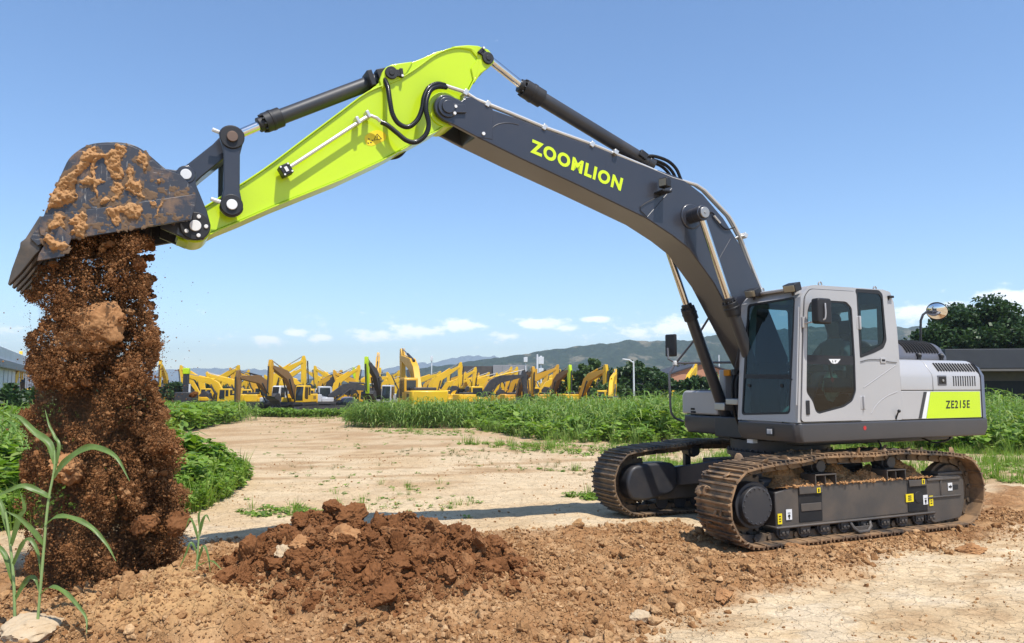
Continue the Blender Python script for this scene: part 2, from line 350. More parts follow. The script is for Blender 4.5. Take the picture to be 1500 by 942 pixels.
def make_track(sgn, shoemat):
    y0, y1 = (.89, 1.49) if sgn > 0 else (-1.49, -.89); yc = (y0+y1)/2
    n = 47; L = resample(belt_loop(), n*8); b = MB(); ch = MB(); rnd = random.Random(3+sgn)
    for i in range(n):
        c = L[i*8]; d = L[(i*8+4) % len(L)]-L[(i*8-4) % len(L)]; d /= np.linalg.norm(d); no = np.array([d[1], -d[0]])
        tx = np.array([d[0], 0, d[1]]); nn = np.array([no[0], 0, no[1]]); yy = np.array([0, 1, 0]); C = np.array([c[0], yc, c[1]])
        b.obox(C, (tx, yy, nn), (.188, .60+rnd.uniform(-.004, .004), .022))
        for k, h in ((-.072, .030), (.0, .024), (.072, .030)):
            b.obox(C+tx*k+nn*(.011+h/2-.002), (tx, yy, nn), (.022, .596, h))
        b.obox(C+tx*.098+nn*-.012, (tx, yy, nn), (.04, .59, .014))
        for q in (-.085, .085):
            ch.obox(C-nn*.055+yy*q, (tx, yy, nn), (.165, .045, .085))
        ch.cyl(C-nn*.06+tx*.094-yy*.13, C-nn*.06+tx*.094+yy*.13, .03, n=10)
        if sgn > 0 and rnd.random() < .8:
            for q in range(rnd.randint(2, 5)):
                if c[1] > .6 or c[0] > 1.8: b.blob(C+nn*.022+tx*rnd.uniform(-.06, .06)+yy*rnd.uniform(-.27, .27), (rnd.uniform(.02, .06), rnd.uniform(.03, .08), rnd.uniform(.01, .02)), 1, rnd.randint(0, 99), .5)
    t = b.build('crawler_track', M[shoemat], exc, .004, seg=1)
    ch.build('track_chain', M['shoed'], t, 0)
    # sprocket with final drive (front), idler (rear)
    sp = MB(); s0 = (TL, .475)
    teeth = []
    for k in range(84):
        a = 2*math.pi*k/84; teeth.append((s0[0]+(.335+(.03 if k % 4 in (0, 1) else -.02))*math.cos(a), s0[1]+(.335+(.03 if k % 4 in (0, 1) else -.02))*math.sin(a)))
    sp.prism(teeth, yc-.04, yc+.04); sp.build('sprocket', M['shoed'], t, .006)
    if sgn > 0:
        f = MB(); f.cyl((TL, yc, .475), (TL, 1.36, .475), .262, n=40); f.cyl((TL, 1.36, .475), (TL, 1.42, .475), .225, .215, n=40)
        for k in range(18):
            a = 2*math.pi*k/18; f.cyl((TL+.195*math.cos(a), 1.42, .475+.195*math.sin(a)), (TL+.195*math.cos(a), 1.432, .475+.195*math.sin(a)), .012, n=6)
        f.build('final_drive', M['chard'], t, .008)
    f = MB(); fy = yc-sgn*.1                               # inner motor cover
    bean = rounded([(TL+.25, .48), (TL+.16, .70), (TL-.2, .745), (TL-.62, .73), (TL-.62, .32), (TL-.1, .21), (TL+.18, .24)], .16, 6)
    f.prism(bean, yc-sgn*.05, yc-sgn*.30); f.build('travel_motor_cover', M['chard'], t, .04, seg=3)
    idl = MB(); idl.cyl((-TL, yc-.1, .465), (-TL, yc+.1, .465), .32, n=40); idl.cyl((-TL, yc-.045, .465), (-TL, yc+.045, .465), .36, n=40); idl.build('idler', M['shoed'], t, .008)
    # frame
    fr = MB()
    if sgn > 0:
        Y = 1.36
        body = [(TL-.32, .20), (TL-.32, .60), (TL-.62, .66), (.0, .66), (-.72, .66), (-1.1, .62), (-1.28, .60), (-1.28, .22)]
        fr.prism(body, .98, Y)
        fr.box(-1.28, TL-.30, .96, Y+.035, .185, .215)
    else:
        fr.prism([(1.35, .2), (1.35, .6), (0, .66), (-1.3, .6), (-1.3, .2)], -1.4, -.98)
    tf = fr.build('track_frame', M['frame'], t, .03, seg=3)
    for i, x in enumerate((1.25, .93, .62, .28, -.05, -.40, -.72, -1.02, -1.24)):
        r = MB(); r.cyl((x, yc-.17, .16), (x, yc+.13, .16), .085, n=20); r.cyl((x, yc-.19, .16), (x, yc-.12, .16), .105, n=20); r.cyl((x, yc+.10, .16), (x, yc+.15, .16), .105, n=20); r.build('track_roller', M['chard'], t, .006)
        if sgn > 0:
            g = MB(); g.box(x-.07, x+.07, 1.30, 1.36, .10, .185); g.box(x-.05, x-.01, 1.355, 1.375, .12, .15); g.box(x+.01, x+.05, 1.355, 1.375, .12, .15); g.build('roller_bracket', M['frame'], t, .006)
    for x in (.62, -.58):
        r = MB(); r.cyl((x, yc-.12, .865), (x, yc+.14, .865), .075, n=20); r.cyl((x, yc+.02, .865), (x, yc+.08, .865), .095, n=20); r.box(x-.05, x+.05, yc-.12, yc-.05, .62, .87); r.build('carrier_roller', M['chard'], t, .006)
        if sgn > 0:
            g = MB(); g.box(x-.17, x+.17, 1.16, 1.40, .765, .782); g.box(x-.17, x-.155, 1.16, 1.398, .655, .766); g.box(x+.155, x+.17, 1.16, 1.398, .655, .766); g.box(x-.006, x+.006, 1.16, 1.39, .655, .766); g.build('step_bracket', M['frame'], t, .005)
    if sgn > 0:
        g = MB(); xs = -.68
        for x0, x1 in ((1.03, .66), (-.80, -1.16)): g.box(x1, x0, 1.355, 1.367, .235, .60)   # near-black plates paint in the shade of recesses beside the steps
        g.build('recess_shade', M['dark'], t, .01)
        g = MB(); g.box(.68, 1.0, 1.366, 1.375, .36, .45); g.box(.66, 1.03, 1.365, 1.385, .56, .65); g.box(-1.14, -.82, 1.365, 1.385, .55, .63); g.build('step_lip', M['frame'], t, .006)
        g = MB(); g.cyl((-1.0, 1.366, .41), (-1.0, 1.372, .41), .075, n=24); g.build('frame_hole', M['black'], t, .004)
        a = MB()                                              # idler yoke / track guard at the rear
        yo = rounded([(-1.16, .17), (-1.16, .62), (-1.35, .66), (-1.80, .66), (-1.88, .60), (-1.88, .30), (-1.80, .10), (-1.26, .06)], .06)
        a.prism(yo, 1.16, 1.365); a.box(-1.80, -1.16, 1.36, 1.385, .60, .635); a.box(-1.80, -1.16, 1.36, 1.385, .38, .405); a.box(-1.44, -1.41, 1.36, 1.38, .40, .61); a.box(-1.88, -1.40, 1.10, 1.36, .66, .70)
        a.build('idler_guard', M['frame'], t, .015)
        a = MB(); a.box(-1.76, -1.64, 1.3655, 1.37, .47, .53); a.build('adjuster_slot', M['black'], t, .004)
        a = MB()
        a.tube([(.22, 1.36, .19), (.20, 1.40, .12), (.14, 1.42, .07), (-.02, 1.42, .07), (-.09, 1.40, .12), (-.11, 1.36, .19)], .022, 6); a.box(-.07, .18, 1.385, 1.40, .06, .13); a.build('chain_guide', M['frame'], t, .004)
        for (x, z, w, h, m) in ((1.33, .30, .065, .12, 'yellow'), (1.19, .34, .09, .12, 'white'), (.735, .595, .055, .06, 'yellow'), (-.83, .41, .14, .10, 'yellow'), (-1.07, .605, .05, .065, 'yellow'), (-1.12, .37, .085, .12, 'white'), (-1.225, .35, .07, .13, 'yellow'), (-1.60, .51, .085, .10, 'white')):
            zt = 1.388 if abs(z-.6) < .02 else (1.3705 if x < -1.2 and x > -1.3 else 1.3695)
            s = MB(); s.box(x-w/2, x+w/2, zt, zt+.003, z-h/2, z+h/2); so = s.build('decal', M[m], t, 0)
            k = MB()
            if x == -1.60: k.prism([(x+.03, z-.012), (x+.03, z+.012), (x-.005, z+.012), (x-.005, z+.028), (x-.035, z), (x-.005, z-.028), (x-.005, z-.012)], zt+.004, zt+.006)
            elif m == 'white': k.cyl((x, zt+.003, z-.015), (x, zt+.006, z-.015), .018, n=12); k.box(x-.02, x+.02, zt+.004, zt+.006, z+.015, z+.022); k.box(x-.008, x+.008, zt+.004, zt+.006, z-.05, z-.03)
            else:
                for q in (-.3, 0, .3): k.box(x-w*.2, x+w*.22, zt+.004, zt+.006, z+h*q*.8-.006, z+h*q*.8+.006)
            k.build('decal_mark', M['black'], t, 0)
        # soil lying on the frame
        V = []; Fc = []; nx, ny = 150, 26; xs = np.linspace(1.35, -1.35, nx); ys = np.linspace(.95, 1.375, ny); X, Yg = np.meshgrid(xs, ys, indexing='ij')
        H = .655+(.16*np.clip((1.37-Yg)/.3, 0, 1)+.03)*np.clip(.55+fbm(X*3, Yg*4, 3, 5), .05, 1.6)+.02*fbm(X*18, Yg*18, 3, 9)
        H = .63+(H-.63)*sstep(1.32, 1.05, np.abs(X))+.03*fbm(X*9, Yg*9, 4, 11); H = .655+(H-.655)*sstep(1.372, 1.30, Yg); V = np.stack([X, Yg, H], -1).reshape(-1, 3)
        i, j = np.meshgrid(np.arange(nx-1), np.arange(ny-1), indexing='ij'); k = (i*ny+j).ravel(); Fq = np.stack([k, k+1, k+ny+1, k+ny], 1)
        PACK.append((t, V, Fq))
    return t
make_track(1, 'shoe'); make_track(-1, 'shoed')
c = MB(); c.box(-.75, .75, -.75, .75, .52, .80)
for sx in (1, -1):
    for sy in (1, -1):
        c.add([(sx*.25, sy*.6, .50), (sx*.75, sy*.4, .50), (sx*1.15, sy*1.15, .34), (sx*.75, sy*1.15, .34), (sx*.25, sy*.6, .80), (sx*.75, sy*.4, .80), (sx*1.15, sy*1.15, .62), (sx*.75, sy*1.15, .62)], [(0, 1, 2, 3), (7, 6, 5, 4), (0, 4, 5, 1), (1, 5, 6, 2), (2, 6, 7, 3), (3, 7, 4, 0)])
xf = P(c, 'undercarriage_frame', 'chard', up=False, bevel=.02)
s = MB(); s.cyl((0, 0, .80), (0, 0, .88), .66, n=56); s.cyl((0, 0, .88), (0, 0, .945), .71, n=56); s.cyl((0, 0, .945), (0, 0, 1.10), .66, n=56)
for k in range(48):
    a = 2*math.pi*k/48
    for z, r in ((.945, .685), (.875, .685)): s.cyl((r*math.cos(a), r*math.sin(a), z), (r*math.cos(a), r*math.sin(a), z+.028), .014, n=6)
s.build('slew_ring', M['chard'], xf, .004)
# ---------------- revolving deck
XF = 1.06; YS = 1.345
d = MB()
planL = [(XF+.02, .36), (XF+.02, YS-.05), (XF-.04, YS+.015), (-2.52, YS+.015), (-2.66, 1.10), (-2.72, .33), (-2.72, .31), (.6, .31)]
def skirt(mb, plan, z0, z1, inset=.05):
    n = len(plan); P0 = np.array(plan); cc = P0.mean(0)
    low = [tuple(cc+(q-cc)*(1-inset/np.linalg.norm(q-cc))) for q in P0]; zm = z0+(z1-z0)*.42
    v = [(q[0], q[1], z0) for q in low]+[(q[0], q[1], zm) for q in plan]+[(q[0], q[1], z1) for q in plan]
    f = [tuple(range(n-1, -1, -1)), tuple(range(2*n, 3*n))]+[(k*n+i, k*n+(i+1) % n, (k+1)*n+(i+1) % n, (k+1)*n+i) for k in (0, 1) for i in range(n)]
    mb.add(v, f)
skirt(d, planL, 1.15, 1.385)
dk = P(d, 'deck_skirt', 'skirt', bevel=.02, seg=3)
d = MB(); d.box(-2.68, .72, -.50, .32, 1.12, 1.40); d.box(.02, .52, -.36, -.24, 1.14, 2.02); d.box(.02, .52, .22, .30, 1.14, 2.02); d.zprism([(-2.6, .8), (-2.72, 0), (-2.6, -.8), (.4, -.8), (.4, .8)], 1.06, 1.15); d.build('boom_mount', M['chard'], dk, .015)
d = MB(); d.box(-2.66, .5, -1.34, -.50, 1.13, 1.40); d.build('side_deck', M['skirt'], dk, .02)
s = MB(); q = bpl(1129, 632, (XF+.024, 0, 0), (1, 0, 0)); s.box(XF+.022, XF+.032, q[1]-.075, q[1]+.045, q[2]-.055, q[2]+.045); s.build('key_panel', M['black'], dk, .004)
s = MB()
for k in range(4): s.box(XF+.032, XF+.038, q[1]-.05+.022*k, q[1]-.038+.022*k, q[2]-.03, q[2]+.03)
s.build('key_symbol', M['white'], dk, 0)
s = MB(); q = bpl(1101, 648, (XF-.08, 0, 0), (1, 0, 0)); s.box(XF-.13, XF-.05, q[1]-.05, q[1]+.05, 1.10, 1.16); s.build('plate_label', M['white'], dk, 0)
s = MB(); q = bp(1267, 627, YS+.017); s.prism(circle(q, .028, 7), YS+.0155, YS+.018); s.build('paint_mark', M['red'], dk, 0)
s = MB(); s.tube([(-.42, 1.25, 1.16), (-.45, 1.27, 1.07), (-.43, 1.27, 1.0)], .012, 6, 4); s.tube([(-1.45, 1.1, 1.14), (-1.6, 1.2, 1.07), (-1.9, 1.2, 1.10), (-2.0, 1.15, 1.16)], .013, 6, 5); s.build('hanging_hose', M['hose'], dk, 0)
# right toolbox
xr = bp(997, 637, -1.34)[0]; xq = xr
d = MB(); skirt(d, [(xq, -.52), (xq, -1.24), (xq-.10, -1.345), (.2, -1.345), (.2, -.52)], 1.14, 1.395); tb = P(d, 'toolbox_base', 'skirt', bevel=.02, seg=3)
d = MB(); d.xprism(rounded([(-.54, 1.41), (-.54, 1.76), (-1.28, 1.76), (-1.335, 1.70), (-1.335, 1.41)], .04), -.1, xq-.03); bx = P(d, 'toolbox', 'grey', bevel=.035, seg=3)
d = MB(); d.box(.0, xq-.06, -1.26, -.56, 1.762, 1.772); d.build('tread_plate', M['chard'], bx, 0)
q = bpl(1016, 604, (xq-.03, 0, 0), (1, 0, 0)); d = MB()
for k in range(3): d.box(xq-.028, xq-.026, q[1]-.06, q[1]+.07-.02*k, q[2]-.055+.045*k, q[2]-.025+.045*k)
d.build('vent', M['dark'], bx, 0)
d = MB(); d.box(-2.4, -.1, -1.32, -.5, 1.41, 2.05); P(d, 'right_hood', 'grey', bevel=.05, seg=3)
d = MB(); d.box(.1, .62, -.50, -.38, 1.41, 2.06); gp_ = P(d, 'boom_side_panel', 'grey', bevel=.02)
# ---------------- engine hood, left side
hd = MB(); hd.box(-2.45, -.80, .0, YS-.04, 1.39, 1.95); hd.xprism([(-1.2, 1.9), (-1.2, 2.14), (1.1, 2.14), (YS-.06, 1.95), (YS-.06, 1.9)], -2.45, -.80)
hood = P(hd, 'engine_hood', 'dark', bevel=0)
def hpanel(x0, x1, z0, z1, mat, name='hood_panel', off=0.):
    zs = 1.99; prof = []
    y = YS+off
    if z1 > 2.0:
        prof = [(y, z0), (y, zs-.05), (y-.012, zs), (y-.13, 2.155), (y-.18, 2.178), (y-.24, 2.185), (.55, 2.185), (.55, 2.16), (y-.26, 2.16), (y-.16, 2.13), (y-.05, zs), (y-.04, z0)]
    else: prof = [(y, z0), (y, z1), (y-.035, z1), (y-.035, z0)]
    m = MB(); m.xprism(prof, x0, x1); return m.build(name, M[mat], hood, .008, seg=2)
xa = bp(1319, 560, YS)[0]; xb = bp(1366, 550, YS)[0]; xc = bp(1436, 560, YS)[0]; zc = bp(1380, 572, YS)[1]
hpanel(xb+.004, xa-.004, zc+.004, 2.19, 'grey'); hpanel(xc, xb-.004, zc+.004, 2.19, 'grey'); hpanel(xb+.004, xa-.004, 1.395, zc-.004, 'grey'); hpanel(xc, xb-.004, 1.395, zc-.004, 'grey')
def decal(poly, y, mat, name, parent, t=.002):
    m = MB(); m.prism(poly, y, y+t); return m.build(name, M[mat], parent, 0)
yd = YS+.001
lp = bps([(1357, 613), (1363, 574), (1435, 573.5), (1437, 611)], yd); decal(lp, yd, 'lime', 'lime_panel', hood)
decal(bps([(1350.5, 613), (1358, 574), (1362.4, 574), (1356.4, 613)], yd), yd, 'white', 'white_stripe', hood)
decal(bps([(1345.5, 613.5), (1353, 574), (1357.4, 574), (1350, 613)], yd), yd, 'chard', 'dark_stripe', hood)
text_quad('model_lettering', 'ZE215E', *bps([(1385.5, 598.5), (1420.5, 597.5), (1420.5, 586), (1385.5, 586.8)], yd+.004), yd+.003, M['black'], hood, .018, .002)
sl = MB()
for k in range(10):
    px = 1396.5+k*3.45; a = bp(px, 551, YS); b2 = bp(px, 565.5, YS); sl.box(a[0]-.011, a[0]+.011, YS-.01, YS+.0015, b2[1], a[1])
for k in range(15):
    px = 1371+k*4.0; x = bp(px, 537, YS-.07)[0]; sl.obox((x, YS-.070, 2.085), ((1, 0, 0), (0, -.59, .80), (0, .80, .59)), (.02, .135, .012))
sl.build('grille_slots', M['dark'], hood, 0)
g = MB(); a = bp(1373, 550, YS); b2 = bp(1386.5, 564.5, YS); g.box(b2[0], a[0], YS-.01, YS+.008, b2[1], a[1]); lt = g.build('latch_plate', M['dgrey'], hood, .006)
g = MB(); g.box(b2[0]+.02, a[0]-.02, YS+.0081, YS+.0115, b2[1]+.02, a[1]-.02); g.build('latch_recess', M['dark'], hood, 0)
g = MB(); cx = (a[0]+b2[0])/2; cz = (a[1]+b2[1])/2; g.cyl((cx, YS+.01, cz), (cx, YS+.022, cz), .018, n=12); g.build('latch_button', M['steel'], hood, 0)
# dark slotted engine cover on top
e = MB(); y1 = 1.0; x0 = bp(1387, 515, 1.0)[0]; x1_ = -.80
prof = [(-.1, 2.17), (-.1, 2.30), (.05, 2.43), (.25, 2.47), (.72, 2.47), (.88, 2.41), (1.0, 2.24), (1.0, 2.17)]
e.xprism(rounded(prof, .09, 4), x0, x1_); ec = P(e, 'engine_cover', 'dgrey', bevel=.05, seg=3)
e = MB()
for k in range(12):
    x = x0+.14+k*(.62/12)*1.15
    e.tube([(x, .62, 2.474), (x, .72, 2.472), (x+.005, .86, 2.422), (x+.012, .955, 2.33), (x+.018, .975, 2.295)], .0125, 6, 3)
e.build('cooling_slots', M['dark'], ec, 0)
e = MB()
for x in (x0+.14, x0+.62): e.blob((x, 1.0, 2.245), (.045, .03, .045), 2, 3, .1); e.box(x-.03, x+.03, .98, 1.02, 2.18, 2.25)
e.build('cover_clamp', M['black'], ec, 0)
# round convex mirror on a pole
m = MB(); pts = [bpl(*p, (0, .35, 0)) for p in ((1348.5, 512), (1348.5, 490), (1348.7, 470), (1352, 461), (1360, 455))]
m.tube([pts[0]-np.array([0, 0, .3])]+pts, .018, 8); mp_ = P(m, 'mirror_pole', 'black', bevel=0)
q = bpl(1372.5, 456, (0, .35, 0)); m = MB()
cdir = np.array([.80, .42, -.43]); cdir /= np.linalg.norm(cdir); u = np.cross(cdir, (0, 0, 1)); u /= np.linalg.norm(u); w = np.cross(cdir, u); nr = 10; nth = 28; V = []; Fq = []
for i in range(nr+1):
    r = .145*i/nr
    for k in range(nth): a = 2*math.pi*k/nth; V.append(q+cdir*(.055*(1-(i/nr)**2))+u*r*math.cos(a)+w*r*.9*math.sin(a))
for i in range(nr):
    for k in range(nth): Fq.append((i*nth+k, i*nth+(k+1) % nth, (i+1)*nth+(k+1) % nth, (i+1)*nth+k))
m.add(V, Fq); m.build('mirror_glass', M['mirror'], mp_, 0)
m = MB(); m.cyl(q-cdir*.03, q-cdir*.002, .10, .152, n=28); m.build('mirror_back', M['black'], mp_, 0)
# counterweight
cw = MB(); cw.zprism([(-2.435, YS+.008), (-2.53, YS-.01), (-2.62, YS-.10), (-2.68, .9), (-2.74, .3), (-2.74, -.3), (-2.68, -.9), (-2.60, -1.25), (-2.435, -1.33)], 1.39, 2.02)
cp = [(-2.435, YS+.008), (-2.53, YS-.01), (-2.62, YS-.10), (-2.68, .9), (-2.74, .3), (-2.74, -.3), (-2.68, -.9), (-2.60, -1.25), (-2.435, -1.33)]
cw = MB(); n_ = len(cp); lv = ((1.39, 0, 0), (1.97, 0, 0), (2.08, .035, .04), (2.15, .09, .10), (2.183, .17, .17)); cw.add([(min(-2.435, a_+ix) if a_ < -2.44 else a_, b_-iy*np.sign(b_), z) for z, ix, iy in lv for a_, b_ in cp], [tuple(range(n_))]+[tuple(4*n_+i for i in range(n_))]+[(k*n_+i, k*n_+(i+1) % n_, (k+1)*n_+(i+1) % n_, (k+1)*n_+i) for k in range(4) for i in range(n_)])
P(cw, 'counterweight', 'dgrey', bevel=.01, seg=2)
# ---------------- cab
def yz(px, py, off=0.):                      # on the raked front plane
    p = bpl(px, py, (XF+off, 0, 1.39), FN); return (p[1], p[2])
RAKE = .075; FN = np.array([1, 0, RAKE]); CY0, CY1 = .34, YS
def fmap(a, b, w): return (XF-(b-1.39)*RAKE+w, a, b)
out = rounded([(XF, 1.395), (XF-(2.90-1.39)*RAKE, 2.90), (.80, 3.045), (.70, 3.058), (-.52, 3.07), (-.655, 3.045), (-.715, 2.9), (-.755, 2.55), (-.775, 2.14), (-.785, 1.395)], .03, 3)
dw = rounded(bps([(1179.5, 575), (1181, 455), (1184.5, 443), (1194, 440.5), (1214, 440.5), (1238, 442), (1246, 451), (1250.6, 523), (1252.3, 574), (1247.5, 588), (1235, 596.5), (1198, 606.5), (1193, 603), (1188.5, 588)], YS), .035, 3)
rw = rounded(bps([(1253, 423), (1287, 425), (1292.5, 431), (1298.5, 499), (1294, 510), (1280, 517), (1259.5, 524.5)], YS), .03, 3)
def grow(poly, k):
    c0 = np.mean(poly, 0); return [tuple(np.array(q)+(np.array(q)-c0)/np.linalg.norm(np.array(q)-c0)*k) for q in poly]
cab = MB()
cab.plate(out, [grow(dw, .012), rw], YS-.045, YS)
cab.plate(out, [rounded([(.80, 1.95), (.72, 2.86), (.12, 2.86), (.12, 1.95)], .05), rounded([(-.08, 1.95), (-.08, 2.86), (-.60, 2.86), (-.66, 1.95)], .05)], CY0, CY0+.045)
fw = rounded([yz(1095.5, 446), yz(1164.5, 434.5), yz(1161, 520), yz(1157, 606.5), yz(1086.5, 608), yz(1091, 520)], .05, 4)
fo = [(CY0+.002, 1.395), (CY1-.002, 1.395), (CY1-.002, 2.90), (CY0+.002, 2.90)]
cab.plate(fo, [fw], -.04, .0, fmap)
cab.prism([(XF-(2.9-1.39)*RAKE, 2.90), (.80, 3.043), (.70, 3.056), (-.52, 3.067), (-.655, 3.043), (-.70, 2.93), (-.6, 2.93), (.85, 2.90)], CY0+.045, YS-.045)   # roof
rear = [(CY0+.04, 1.395), (CY1-.04, 1.395), (CY1-.04, 2.95), (CY0+.04, 2.95)]
cab.plate(rear, [rounded([(.5, 2.2), (1.18, 2.2), (1.18, 2.85), (.5, 2.85)], .05)], -.0, .04, lambda a, b, w: (-.78+(b-1.39)*.052+w, a, b))
cab.box(-.76, XF-.03, CY0+.04, CY1-.04, 1.36, 1.40)
cb = P(cab, 'cab', 'grey', bevel=.014, seg=3)
def rim(poly, w, y0, y1, name, mat, mp=None, parent=None):
    m = MB(); m.plate(poly, [grow(poly, -w)], y0, y1, mp); return m.build(name, M[mat], parent or cb, 0)
def pane(poly, y, name, mat, mp=None):
    m = MB(); mp2 = mp or (lambda a, b, w: (a, w, b)); m.add([mp2(p[0], p[1], y) for p in poly], [tuple(range(len(poly)))]); return m.build(name, M[mat], cb, 0)
rim(fw, .028, -.03, .004, 'front_window_seal', 'black', fmap); pane(grow(fw, -.01), -.008, 'front_window', 'glass', fmap)
a, b2 = yz(1089, 551.5), yz(1159, 552.5); m = MB(); m.plate([(b2[0]-.01, b2[1]-.025), (b2[0]-.01, b2[1]+.03), (a[0]+.01, a[1]+.03), (a[0]+.01, a[1]-.025)], [], -.006, .006, fmap); m.build('window_crossbar', M['black'], cb, 0)
m = MB()
for px in (1097.5, 1145): q = yz(px, 565); m.cyl(fmap(q[0], q[1], -.006), fmap(q[0], q[1], .006), .022, n=16)
m.build('window_latch', M['black'], cb, 0)
# door leaf
xd0, xd1 = bp(1172.5, 620, YS)[0], bp(1262.5, 620, YS)[0]; xt1 = bp(1252.3, 424, YS)[0]
door = rounded([(xd0, 1.405), (bp(1176, 470, YS)[0], 2.6), (bp(1178, 437, YS)[0], 2.90), (bp(1186, 427, YS)[0], 3.0), (xt1, 3.012), (bp(1257.5, 520, YS)[0], 2.2), (xd1, 1.405)], .05, 4)
seam = MB(); seam.plate(grow(door, .009), [grow(door, -.02)], YS+.0005, YS+.003); seam.build('door_seam', M['dark'], cb, 0)
m = MB(); m.plate(door, [dw], YS+.001, YS+.019); m.build('door', M['grey'], cb, .007, seg=3)
rim(grow(dw, -.002), .022, YS-.03, YS+.012, 'door_window_seal', 'black'); pane(grow(dw, -.01), YS+.008, 'door_window', 'glassd')
q = bp(1215, 527.5, YS); m = MB(); b0 = bp(1180, 527, YS); b1_ = bp(1251, 527, YS); m.box(b1_[0]+.01, b0[0]-.01, YS+.0085, YS+.012, q[1]-.055, q[1]+.055); m.build('door_crossbar', M['black'], cb, 0)
e0 = bps([(1212.5, 526), (1230, 526), (1225.5, 532), (1221, 533.2), (1217, 532)], YS); decal(rounded(e0, .006, 2), YS+.0125, 'white', 'emblem_plate', cb, .002)
k = MB(); q = bp(1219.2, 529.6, YS); k.prism([(q[0]+.012, q[1]-.014), (q[0]+.02, q[1]+.012), (q[0]+.008, q[1]+.012), (q[0]+.002, q[1]-.014)], YS+.0147, YS+.016); q = bp(1223, 529.6, YS); k.prism([(q[0]+.012, q[1]-.014), (q[0]+.02, q[1]+.012), (q[0]-.012, q[1]+.012), (q[0]+.002, q[1]+.002)], YS+.0147, YS+.016); k.build('emblem', M['dark'], cb, 0)
rim(rw, .05, YS-.03, YS+.004, 'rear_window_rim', 'black'); pane(grow(rw, -.01), YS-.004, 'rear_window', 'glassd')
m = MB(); m.plate(grow(rw, -.02), [rounded(bps([(1261, 446), (1284.5, 447), (1286.5, 505), (1263, 510)], YS), .03)], YS-.006, YS-.0045); m.build('cab_dark_mask', M['black'], cb, 0)  # black sheet paints the dark cab interior around the see-through part
for z, hgt in ((2.62, .17), (1.62, .17)):
    x = (xt1+(xd1-xt1)*(3.0-z)/1.6); m = MB(); m.box(x-.035, x-.005, YS+.01, YS+.045, z-hgt/2, z+hgt/2); m.box(x-.05, x+.03, YS+.002, YS+.022, z-hgt/2, z+hgt/2); m.build('door_hinge', M['grey'], cb, .008)
q = bp(1180.8, 597, YS); m = MB(); m.box(q[0]-.032, q[0]+.026, YS+.018, YS+.032, q[1]-.085, q[1]+.085); m.build('door_handle', M['black'], cb, .012)
q = bp(1293, 528, YS); m = MB(); m.box(q[0]-.05, q[0]+.05, YS, YS+.012, q[1]-.035, q[1]+.035); hh = m.build('catch_plate', M['grey'], cb, .01)
m = MB(); m.box(q[0]-.03, q[0]+.03, YS+.0121, YS+.0145, q[1]-.012, q[1]+.014); m.build('catch_slot', M['dark'], cb, 0)
m = MB(); q = bp(1312, 606, YS); m.tube([(q[0], YS, q[1]-.07), (q[0], YS+.02, q[1]-.02), (q[0]-.0, YS+.045, q[1]+.035)], .01, 6, 3); m.blob((q[0]-.01, YS+.045, q[1]+.035), .022, 1, 1, .1); m.build('door_stop', M['black'], cb, 0)
m = MB(); q = bp(1302, 435, YS); m.tube([(q[0]+.01, YS-.01, q[1]-.05), (q[0]+.01, YS+.02, q[1])], .01, 6); m.obox((q[0]-.01, YS+.02, q[1]), ((1, 0, 0), (0, 1, 0), (0, 0, 1)), (.08, .04, .03)); m.build('window_catch', M['black'], cb, .006)
# body creases on the quarter panel
m = MB(); m.tube([(*[bp(1265, 568, YS)[0]], YS, bp(1265, 568, YS)[1]), (bp(1312, 535, YS)[0], YS, bp(1312, 535, YS)[1])], .006, 6); cr = [bp(*p, YS) for p in ((1276, 606), (1282, 596), (1290, 587), (1300, 580), (1314, 574))]; m.tube([(c_[0], YS, c_[1]) for c_ in cr], .006, 6, 4); m.build('panel_crease', M['grey'], cb, 0)
m = MB(); w0 = [bp(*p, YS+.01) for p in ((1252, 528), (1260, 530), (1272, 527), (1290, 527), (1302, 530), (1314, 531))]; m.tube([(c_[0], YS+.008, c_[1]) for c_ in w0], .004, 5, 4); m.build('wire', M['dark'], cb, 0)
# mirror on the door pillar
ym = 1.52; q0 = bp(1192, 436.5, ym); q1 = bp(1213.5, 475, ym); m = MB()
m.prism(rounded([(q0[0], q0[1]), (q0[0], q1[1]), (q1[0], q1[1]), (q1[0], q0[1])], .04, 4), ym-.05, ym+.06); mr = m.build('side_mirror', M['black'], cb, .02, seg=3)
m = MB(); a = bp(1176, 473, YS); m.tube([(a[0], YS, a[1]), (a[0]-.02, YS+.06, a[1]), (q0[0]-.08, ym+.05, a[1]+.02), (q0[0]-.10, ym+.075, a[1]+.07), (q0[0]-.10, ym+.075, a[1]+.22)], .011, 8, 4); m.box(a[0]-.03, a[0]+.03, YS, YS+.03, a[1]-.06, a[1]+.07); m.build('mirror_arm', M['grey'], cb, .004)
